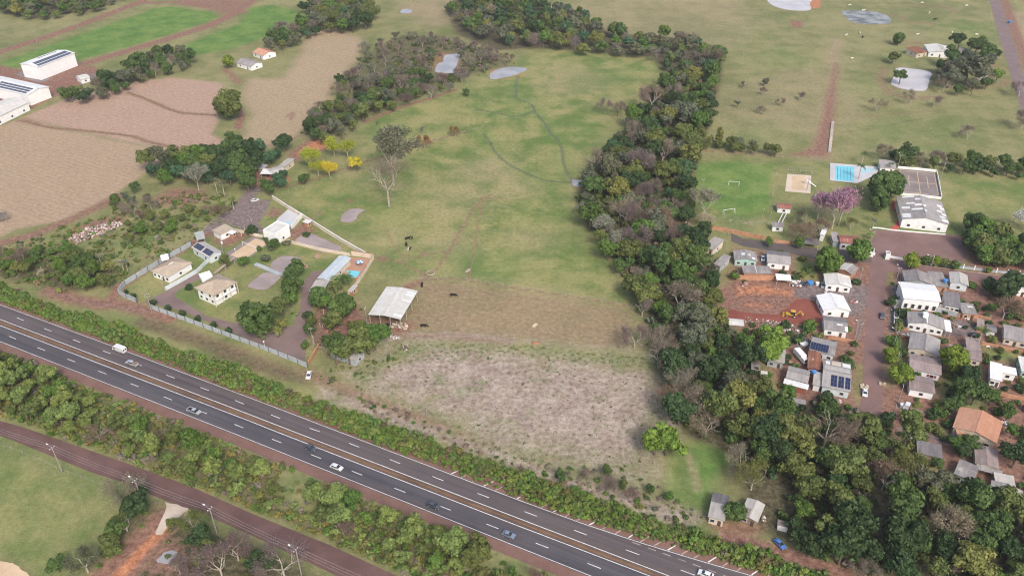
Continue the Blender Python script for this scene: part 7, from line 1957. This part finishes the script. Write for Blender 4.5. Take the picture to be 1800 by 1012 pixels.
# backhoe on the bare earth
p = P(1391, 556); bk = empty('backhoe', p, 2.9); tag(bk, 'yellow backhoe on the red earth lot', 'backhoe')
m = MB(); m.box(-1.6, 1.2, -.55, .55, .7, 1.35); frustum(m, 1.2, 2.4, .5, .75, 1.2, 2.2, .42, 1.45); m.build('chassis', MAT['yellow'], bk)
m = MB(); frustum(m, -1.2, .5, .68, 1.35, -1.0, .35, .6, 2.65); m.build('cab_glass', MAT['glass'], bk)
m = MB(); m.box(-1.2, .55, -.75, .75, 2.65, 2.8); m.build('cab_roof', MAT['yellow'], bk)
m = MB(); m.hexa([(3.0, -1.15, .15), (3.7, -1.15, .2), (3.7, 1.15, .2), (3.0, 1.15, .15), (2.9, -1.15, 1.0), (3.15, -1.15, 1.0), (3.15, 1.15, 1.0), (2.9, 1.15, 1.0)]); m.build('loader_bucket', MAT['yellow'], bk)
for s in (-1, 1):
    m = MB(); m.bar((.6, s * .75, 1.5), (2.2, s * .75, 1.3), .16); m.bar((2.2, s * .75, 1.3), (3.0, s * .75, .6), .16); m.build('loader_arm', MAT['yellow'], bk)
m = MB(); m.bar((-1.6, 0, 1.1), (-2.9, 0, 3.2), .3); m.bar((-2.9, 0, 3.2), (-4.0, 0, 2.0), .26); m.build('boom', MAT['yellow'], bk)
m = MB(); m.box(-4.4, -3.8, -.4, .4, 1.3, 2.0); m.build('digging_bucket', MAT['yellow'], bk)
wheels(bk, (-1.1,), .95, 2.1); wheels(bk, (1.8,), .85, 1.4)

# ------------------------------------------------------------------ poles and wires
def pole(label, x, y, h, rz=0.0, arm=1.8, lamp=False, r=.16, trafo=False, cat='pole', group=None, narm=1):
    p = P(x, y); o = empty('utility_pole', p, rz); tag(o, label, cat, group)
    m = MB(); m.tube([(0, 0, 0), (0, 0, h)], [r * 1.25, r * .8], 8); m.build('shaft', MAT['pole'], o)
    for k in range(narm):
        z = h - .35 - k * 1.2; m = MB(); m.box(-arm / 2, arm / 2, -.07, .07, z, z + .14); m.build('crossarm', MAT['pole'], o)
        for s in (-1, 0, 1):
            m = MB(); m.tube([(s * arm * .44, 0, z + .14), (s * arm * .44, 0, z + .42)], [.09, .06], 6); m.build('insulator', MAT['white'], o)
    if lamp:
        m = MB(); m.tube([(0, 0, h - .9), (.2, 1.0, h - .1), (.2, 2.2, h + .1)], .05, 5); m.build('lamp_arm', MAT['pole'], o)
        m = MB(); m.box(.05, .35, 2.1, 2.8, h + .02, h + .18); m.build('lamp_head', MAT['white_clean'], o)
    if trafo:
        m = MB(); m.tube([(.4, 0, h - 3), (.4, 0, h - 1.9)], .35, 10); m.build('transformer', MAT['white'], o)
    return (Vector((p.x, p.y, 0)), h, rz)


def wires(label, a, b, arm=1.8, n=3):
    (p, h, r1), (q, h2, r2) = a, b
    o = empty('power_line', (p.x, p.y, 0)); tag(o, label, 'power line', 'overhead wires')
    for k in range(n):
        s = (k - (n - 1) / 2) / max(1, (n - 1)) * arm * .88
        A = Vector((math.cos(r1) * s, math.sin(r1) * s, h)); B = q - p + Vector((math.cos(r2) * s, math.sin(r2) * s, h2))
        m = MB(); pts = []
        for i in range(13):
            f = i / 12; c = A.lerp(B, f); c.z -= 4 * f * (1 - f) * (B - A).length * .018; pts.append(c)
        m.tube(pts, .02, 3, False); m.build('wire', MAT['wire'], o)


ang = math.radians(62)
sp = [pole('concrete pole with lamp beside the service road, leftmost', 110, 830, 11, ang, lamp=True), pole('concrete pole with lamp above the bare tree on the service road', 253, 888, 11, ang, lamp=True), pole('concrete pole with lamp right of the drive apron', 382, 938, 11, ang, lamp=True), pole('concrete pole with lamp at the bottom of the service road', 530, 1010, 11, ang, lamp=True)]
pre = (P(-60, 770), 11, ang); far = (P(720, 1095), 11, ang)
for a, b, lb in ((pre, sp[0], 'overhead wires above the left end of the service road'), (sp[0], sp[1], 'overhead wires above the service road beside the pasture'), (sp[1], sp[2], 'overhead wires above the drive apron'), (sp[2], sp[3], 'overhead wires above the service road by the copse'), (sp[3], far, 'overhead wires leaving the picture at the bottom')):
    wires(lb, a, b)
pole('pole at the estate gate', 267, 549, 9, .4, 1.8, narm=2); pole('white pole between walled plot and driveway', 291, 512, 7, .3, 1.0, lamp=False); pole('tall pole with transformer beside the walkway roof', 394, 452, 10, .2, 1.8, trafo=True)
for k, (x, y) in enumerate(((66, 78), (139, 51), (208, 27), (254, 9))):
    pole('tall pole along the north western dirt road, %s from the left' % ('first', 'second', 'third', 'fourth')[k], x, y, 10, .6, 2.0, group='dirt road poles')
for x, y, h, lb, lp in ((1571, 506, 10, 'street pole at the top right of the village street', True), (1632, 481, 9, 'street pole on the cross street', True), (1569, 612, 8, 'street pole beside the broad grey house', True), (1573, 648, 7, 'thin pole between the two glossy trees', False), (1578, 708, 8, 'pole at the lower street corner', False), (1506, 602, 9, 'pole on the left verge of the street', True), (1280, 413, 8, 'pole behind the orange side street wall', False), (1528, 438, 9, 'pole at the club entrance', True), (1653, 314, 9, 'lamp pole beside the sports court', True), (1576, 300, 9, 'lamp pole behind the sports court', True), (1567, 740, 7, 'pole where the street ends', False),
                     (645, 570, 8, 'pole beside the barn', False), (551, 610, 9, 'pole by the brick wall', False), (750, 730, 9, 'thin pole in the fallow field', False), (1418, 335, 7, 'floodlight pole beside the sand court', True), (1233, 340, 8, 'post at the left side of the pitch', False), (1773, 48, 9, 'pole beside the country road', False), (1509, 500, 8, 'pole by the gravel yard entrance', False), (467, 640, .1, '', False)):
    if h > 1: pole(lb, x, y, h, rng.uniform(0, 1.5), 1.4, lp, .13)
wires('overhead wires along the village street', (P(1571, 506), 10, 0), (P(1569, 612), 8, 0), 1.2, 2)
wires('overhead wires at the lower village street', (P(1569, 612), 8, 0), (P(1578, 708), 8, 0), 1.2, 2)
# floodlit estate gate lamps
for x, y, lb in ((466, 612, 'garden lamp with white globe near the estate wall'), (415, 449, 'garden lamp beside the beach court')):
    p = P(x, y); o = empty('garden_lamp', p); tag(o, lb, 'lamp')
    m = MB(); m.tube([(0, 0, 0), (0, 0, 3)], .06, 6); m.build('post', MAT['white'], o)
    m = MB(); m.tube([(0, 0, 3), (0, 0, 3.15), (0, 0, 3.4), (0, 0, 3.55)], [.1, .28, .28, .1], 10); m.build('globe', MAT['white_clean'], o)

# ------------------------------------------------------------------ goals, nets, sports gear
def goal(label, xl, yl, xr, yr):
    a, b = P(xl, yl), P(xr, yr); o = empty('football_goal', a); tag(o, label, 'goal', 'football goals'); d = b - a; h = 2.4
    for q in (Vector((0, 0, 0)), d):
        m = MB(); m.tube([q, q + Vector((0, 0, h))], .08, 6); m.build('goalpost', MAT['white_clean'], o)
        m = MB(); n = Vector((-d.y, d.x, 0)).normalized() * 1.5 * (1 if yl < 350 else -1); m.tube([q + Vector((0, 0, h)), q + n * .4 + Vector((0, 0, h)), q + n], .04, 5); m.build('net_stay', MAT['white'], o)
    m = MB(); m.tube([Vector((0, 0, h)), d + Vector((0, 0, h))], .08, 6); m.build('crossbar', MAT['white_clean'], o)


goal('far football goal on the club pitch', 1280.5, 326, 1298.5, 327.5); goal('near football goal on the club pitch', 1270.5, 377, 1290, 374)
for k, (x, y) in enumerate(((1238, 374), (1354, 383), (1340, 385), (1357, 345), (1362, 322))):
    p = P(x, y); o = empty('net_post', p); tag(o, 'thin post of the ball net around the pitch, %s one' % ('left', 'near right', 'near middle', 'right', 'far right')[k], 'post', 'ball net posts')
    m = MB(); m.tube([(0, 0, 0), (0, 0, 5.5)], .09, 6); m.build('shaft', MAT['post'], o); m = MB(); m.tube([(0, 0, 5.5), (0, 0, 5.6)], .13, 6); m.build('cap', MAT['white'], o)
for lb, a, b in (('volleyball net posts on the estate beach court', (427, 432), (451, 442)),):
    A, B = P(*a), P(*b); o = empty('volleyball_net', A); tag(o, lb, 'net')
    for q in (Vector((0, 0, 0)), B - A): m = MB(); m.tube([q, q + Vector((0, 0, 2.6))], .08, 6); m.build('post', MAT['white'], o)
    for z in (1.7, 2.0, 2.3, 2.5): m = MB(); m.tube([Vector((0, 0, z)), B - A + Vector((0, 0, z))], .03, 4); m.build('net_cord', MAT['white'], o)
A = P(1384, 305); B = P(1427, 308); o = empty('court_screen', A); tag(o, 'tall pole and rail screen behind the sand volleyball court', 'fence')
for k in range(5): q = (B - A) * (k / 4); m = MB(); m.tube([q, q + Vector((0, 0, 4.0))], .08, 6); m.build('post', MAT['post'], o)
for z in (.6, 2.2, 3.9): m = MB(); m.bar(Vector((0, 0, z)), B - A + Vector((0, 0, z)), .07); m.build('rail', MAT['post'], o)
o = empty('water_slide', P(1424, 326), .9); tag(o, 'pale play slide beside the sand court', 'slide')
m = MB(); m.bar((0, -3, .3), (0, 2, 2.6), .7, .1); m.build('chute', MAT['white'], o)
m = MB(); m.box(-.5, .5, 2, 3, 2.5, 2.7); m.build('platform', MAT['alu'], o)
for sx in (-.4, .4): m = MB(); m.tube([(sx, 2.9, 0), (sx, 2.9, 3.6)], .06, 5); m.build('leg', MAT['alu'], o)
o = empty('parasol', P(633, 467)); tag(o, 'blue and white parasol on the estate pool terrace', 'parasol')
m = MB(); m.tube([(0, 0, 0), (0, 0, 2.5)], .05, 5); m.build('pole', MAT['white'], o)
m = MB()
for k in range(8):
    a, b = 6.283 * k / 8, 6.283 * (k + 1) / 8
    if k % 2 == 0: m.tri((0, 0, 2.75), (math.cos(a) * 1.7, math.sin(a) * 1.7, 2.1), (math.cos(b) * 1.7, math.sin(b) * 1.7, 2.1))
m.build('canopy', MAT['blue'], o)
m = MB()
for k in range(8):
    a, b = 6.283 * k / 8, 6.283 * (k + 1) / 8
    if k % 2: m.tri((0, 0, 2.75), (math.cos(a) * 1.7, math.sin(a) * 1.7, 2.1), (math.cos(b) * 1.7, math.sin(b) * 1.7, 2.1))
m.build('canopy', MAT['white'], o)
# billboard seen from behind at the left edge
a, b = P(-22, 399), P(17, 387); o = empty('billboard', a, math.atan2((b - a).y, (b - a).x)); tag(o, 'grey backed roadside billboard at the left edge', 'billboard'); L = (b - a).length
m = MB(); m.box(0, L, -.08, .08, 1.6, 5.0); m.build('board', MAT['metal'], o)
for k in range(5):
    x = L * (k + .3) / 5; m = MB(); m.box(x, x + .2, -.35, -.12, 0, 4.9); m.build('strut', MAT['wood'], o)
for z in (1.7, 3.2, 4.7): m = MB(); m.box(0, L, -.2, -.09, z, z + .15); m.build('rail', MAT['wood'], o)

# ------------------------------------------------------------------ cattle
def cow_mesh(name, mat, graze):
    m = MB()
    body = [(-1.05, .95, .12), (-1.0, 1.0, .33), (-.6, 1.02, .40), (0, .98, .42), (.5, 1.0, .40), (.8, 1.06, .34), (1.0, 1.12, .22)]
    m.tube([(x, 0, z) for x, z, r in body], [r for _, _, r in body], 10)
    hz = .45 if graze else 1.45
    m.tube([(.85, 0, 1.12), (1.15, 0, (1.12 + hz) / 2 + .1), (1.4, 0, hz + .12)], [.27, .2, .15], 8)
    m.tube([(1.3, 0, hz + .18), (1.5, 0, hz + .02), (1.75, 0, hz - .18), (1.8, 0, hz - .22)], [.13, .16, .11, .05], 8)
    for x, y in ((.7, .22), (.7, -.22)): m.tube([(x, y, .85), (x + .02, y, .45), (x - .02, y, 0)], [.13, .075, .06], 6)
    for x, y in ((-.8, .22), (-.8, -.22)): m.tube([(x, y, .9), (x - .12, y, .48), (x - .02, y, 0)], [.17, .08, .06], 6)
    for s in (-1, 1): m.tube([(1.33, s * .1, hz + .2), (1.3, s * .3, hz + .22)], [.05, .02], 4)
    m.tube([(-1.05, 0, 1.1), (-1.18, 0, .8), (-1.15, 0, .35)], [.04, .03, .05], 4)
    return m.mesh(name, MAT[mat], True)


cows = {('cow_black', g): cow_mesh('cow', 'cow_black', g) for g in (0, 1)}; cows.update({('cow_white', g): cow_mesh('cow', 'cow_white', g) for g in (0, 1)})
for x, y, c, rz, lb in ((717, 421.5, 'cow_black', .4, 'black cow facing right in the centre pasture'), (724.5, 420, 'cow_black', 1.4, 'small black calf right of the black cow'), (714.5, 432, 'cow_black', 1.7, 'black cow seen end on below the first one'), (721, 438.5, 'cow_black', 1.2, 'black calf lowest of the pasture group'), (717.5, 440.5, 'cow_white', 1.5, 'pale calf beside the lowest black calf'), (797, 521, 'cow_black', -.1, 'black cow grazing alone in the brown paddock'), (742, 503, 'cow_black', 1.6, 'black cow standing right of the barn'), (745, 575, 'cow_black', 0, 'black cow below the barn paddock'),
                     (1493, 11, 'cow_white', .3, 'white cow above the dark pond'), (1517, 20.5, 'cow_white', 0, 'white cow at the far bank of the dark pond'), (1487, 64, 'cow_white', .6, 'white cow below the dark pond'), (1511, 60, 'cow_white', 1.2, 'pale cow left of the farm trees'), (1516, 67, 'cow_black', 1.5, 'dark cow near the farm trees'), (1612, 63, 'cow_white', .2, 'white cow above the north eastern farmhouse'), (1633, 25, 'cow_white', .9, 'white cow in the far field, left'), (1620, 7, 'cow_white', .2, 'white cow in the far field, topmost'), (1698, 12, 'cow_white', .2, 'white cow in the far field beside the road'), (1643, 36, 'cow_black', .1, 'dark cow in the far field'), (1497, 105, 'cow_white', .5, 'white cow beside the pink track'), (1673, 59, 'cow_white', 1.0, 'white cow right of the farmhouse field'), (1716, 63, 'cow_white', .2, 'white cow near the country road fence')):
    p = P(x, y); o = obj('cow', cows[(c, 1 if 'graz' in lb or rng.random() < .5 else 0)], None, (p.x, p.y, 0), (0, 0, rz), (.72,) * 3 if 'calf' in lb else (1.15,) * 3); tag(o, lb, 'cow', 'cattle in the pastures')

# ------------------------------------------------------------------ rubble, timber, oddments
def heap(name, label, cat, pts, n, size, mats, h=.5, flat=.5):
    poly = W(pts); c = poly.mean(0); root = empty(name, (c[0], c[1], 0)); tag(root, label, cat); x0, y0 = poly.min(0); x1, y1 = poly.max(0)
    bs = {mt: MB() for mt in mats}; k = 0
    while k < n:
        x, y = rng.uniform(x0, x1), rng.uniform(y0, y1)
        if not inside(np.array([x]), np.array([y]), poly)[0]: continue
        s = rng.uniform(*size); z = rng.uniform(0, h); a = rng.uniform(0, 3.14); ca, sa_ = math.cos(a) * s, math.sin(a) * s; r2 = rng.uniform(.4, 1)
        q = [(x - c[0] + ca, y - c[1] + sa_), (x - c[0] - sa_ * r2, y - c[1] + ca * r2), (x - c[0] - ca, y - c[1] - sa_), (x - c[0] + sa_ * r2, y - c[1] - ca * r2)]
        tz = z + s * flat
        bs[rng.choice(mats)].hexa([(*q[0], z), (*q[1], z), (*q[2], z), (*q[3], z), (q[0][0] * 1.0, q[0][1], tz + rng.uniform(-.1, .1)), (*q[1], tz), (*q[2], tz + rng.uniform(-.1, .1)), (*q[3], tz)]); k += 1
    for mt, b in bs.items():
        if b.v: tag(b.build('rubble', MAT[mt], root), kind='stuff')


heap('rubble_heap', 'long pale chalky rubble heap on red soil in the scrub', 'rubble', [(115, 420), (150, 402), (205, 390), (218, 393), (205, 402), (160, 420), (135, 430)], 700, (.15, .5), ['chalk', 'white', 'pinkish'], .7)
heap('rubble_heap', 'builder rubble strewn along the southern edge of the earth lot', 'rubble', [(1310, 558), (1370, 566), (1420, 582), (1440, 590), (1432, 595), (1380, 583), (1310, 568)], 240, (.12, .45), ['chalk', 'white', 'wood', 'metal'], .5)
heap('earth_heap', 'orange clods heaped across the earth lot', 'earth heap', [(1285, 508), (1340, 500), (1400, 515), (1380, 540), (1300, 545), (1275, 530)], 170, (.12, .35), ['redbrick', 'bark', 'bark_pale', 'soil_heap', 'bark'], .25)
heap('scrap_pile', 'pale scrap pile by the brown grass plot', 'scrap', [(1390, 494), (1406, 496), (1408, 505), (1392, 503)], 50, (.3, .9), ['white', 'metal', 'wood', 'pinkish'], .8)
heap('log_pile', 'sawn timber stack beside the barn', 'timber', [(690, 569), (716, 571), (716, 580), (690, 577)], 60, (.3, .9), ['wood', 'cream'], .9)
heap('stone_pile', 'grey stone pile at the fallow field corner', 'stones', [(705, 610), (716, 606), (722, 612), (712, 618)], 40, (.2, .5), ['bark', 'bark_pale'], .6)
heap('stone_pile', 'pale stones below the barn', 'stones', [(686, 590), (706, 594), (700, 598), (688, 596)], 30, (.2, .5), ['bark_pale', 'white'], .5)
heap('scrap_pile', 'white junk between the lower houses', 'scrap', [(1340, 908), (1346, 910), (1344, 918), (1338, 916)], 16, (.2, .6), ['white', 'wood'], .6)
heap('scrap_pile', 'pale junk heap in the lower village yard', 'scrap', [(1588, 762), (1612, 766), (1625, 768), (1600, 774)], 26, (.3, .8), ['white', 'metal', 'bark_pale'], .5)
heap('sand_heap', 'small white sand heap at the left kerb of the street', 'sand heap', [(1514, 676), (1527, 678), (1524, 686), (1512, 683)], 70, (.2, .5), ['sand_pale', 'chalk'], .4)
heap('sand_heap', 'small white heap at the right kerb of the street', 'sand heap', [(1545, 673), (1557, 673), (1556, 677), (1546, 677)], 40, (.2, .45), ['sand_pale', 'chalk'], .3)
# yard clutter of the village
for k, (x, y, lb) in enumerate(((1400, 500, 'beside the earth lot'), (1450, 515, 'in front of the off white roofed house'), (1500, 530, 'by the street gravel'), (1430, 600, 'behind the solar panel house'), (1395, 640, 'beside the box truck'), (1470, 705, 'below the three solar arrays'), (1575, 548, 'in the chimney house yard'), (1590, 590, 'by the low orange wall'), (1680, 575, 'on the grey yard'), (1700, 560, 'below the orange wall'), (1740, 610, 'beside the long low house'), (1665, 640, 'behind the glossy round tree'), (1750, 680, 'below the white L shaped house'), (1640, 810, 'beside the dark shed'), (1722, 845, 'between the lower right sheds'), (1765, 745, 'right of the orange tiled house'), (1345, 470, 'beside the low grey shed'), (1310, 500, 'north of the earth lot'), (1585, 520, 'left of the large white hall'), (1735, 560, 'under the wide brown tree'))):
    heap('yard_clutter', 'scattered boards and junk ' + lb, 'clutter', [(x - 7, y - 3), (x + 6, y - 3.5), (x + 8, y + 2), (x - 5, y + 3.5)], 14, (.2, .75), ['wood', 'white', 'metal', 'pinkish', 'bark_pale'], .25, .6)
for x, y, lb, mt in ((940, 573, 'pale trough lying in the brown paddock', 'cream'), (942, 604, 'small orange box at the paddock fence', 'brick'), (802, 583, 'wooden pallet trough at the paddock corner', 'wood'), (152, 398 + 90, 'white boat like tub on the western lane', 'white'), (757, 481, 'round feeding ring in the pasture', 'bark_pale'), (822, 477, 'white salt trough in the green hollow', 'bark_pale')):
    p = P(x, y); o = empty('trough', p, rng.uniform(0, 1)); tag(o, lb, 'trough')
    if 'ring' in lb:
        for k in range(12):
            a, b = 6.283 * k / 12, 6.283 * (k + 1) / 12; m = MB(); m.bar((math.cos(a) * 1.8, math.sin(a) * 1.8, .5), (math.cos(b) * 1.8, math.sin(b) * 1.8, .5), .2, .25); m.build('rail', MAT[mt], o)
    else:
        m = MB(); m.box(-1.3, 1.3, -.5, .5, .15, .25); m.build('floor', MAT[mt], o)
        m = MB()
        for q in ((-1.3, 1.3, -.5, -.42), (-1.3, 1.3, .42, .5), (-1.3, -1.22, -.42, .42), (1.22, 1.3, -.42, .42)): m.box(*q, .25, .75)
        m.build('side', MAT[mt], o)
        for sx in (-1.1, 1.1): m = MB(); m.box(sx - .1, sx + .1, -.4, .4, 0, .15); m.build('foot', MAT['wood'], o)
# white stakes and frames on the red building plot of the estate
for x, y, h in ((563, 575, 2), (567, 575, 2), (571, 574, 2), (570, 556, 3), (578, 545, 2.5), (552, 605, 4), (584, 600, 3.5), (418, 410, 2), (430, 405, 2), (442, 390, 1.5), (425, 415, 1.6)):
    p = P(x, y); o = empty('timber_stake', p, rng.uniform(0, 3)); tag(o, 'pale timber stake on the red earth of the estate', 'stake', 'timber stakes of the estate')
    m = MB(); m.box(-.1, .1, -.1, .1, 0, h); m.build('shaft', MAT['cream'], o); m = MB(); m.box(-.16, .16, -.16, .16, h, h + .08); m.build('cap', MAT['cream'], o)
for a, b in (((556, 582), (566, 568)), ((562, 586), (573, 570)), ((553, 600), (565, 580)), ((490, 412), (515, 398)), ((497, 414), (520, 400))):
    A, B = P(*a), P(*b); m = MB(); m.bar(A + Vector((0, 0, .3)), B + Vector((0, 0, .3)), .25); prop('timber_beam', 'pale beam laid on the red earth of the estate', 'beam', m, MAT['wood'], 'beams on the estate earth')

# ------------------------------------------------------------------ thin haze over the valley
m = MB(); m.box(-1500, 1500, -120, 2400, -1.0, 200.0)
hz = m.build('haze', None); tag(hz, kind='stuff')
t = bpy.data.materials.new('haze'); t.use_nodes = True; nt = t.node_tree; nt.nodes.remove(nt.nodes['Principled BSDF'])
pv = nt.nodes.new('ShaderNodeVolumePrincipled'); pv.inputs['Color'].default_value = (.86, .88, .92, 1); pv.inputs['Density'].default_value = .0001; pv.inputs['Anisotropy'].default_value = .2
nt.links.new(pv.outputs[0], nt.nodes['Material Output'].inputs['Volume'])
hz.data.materials.append(t)
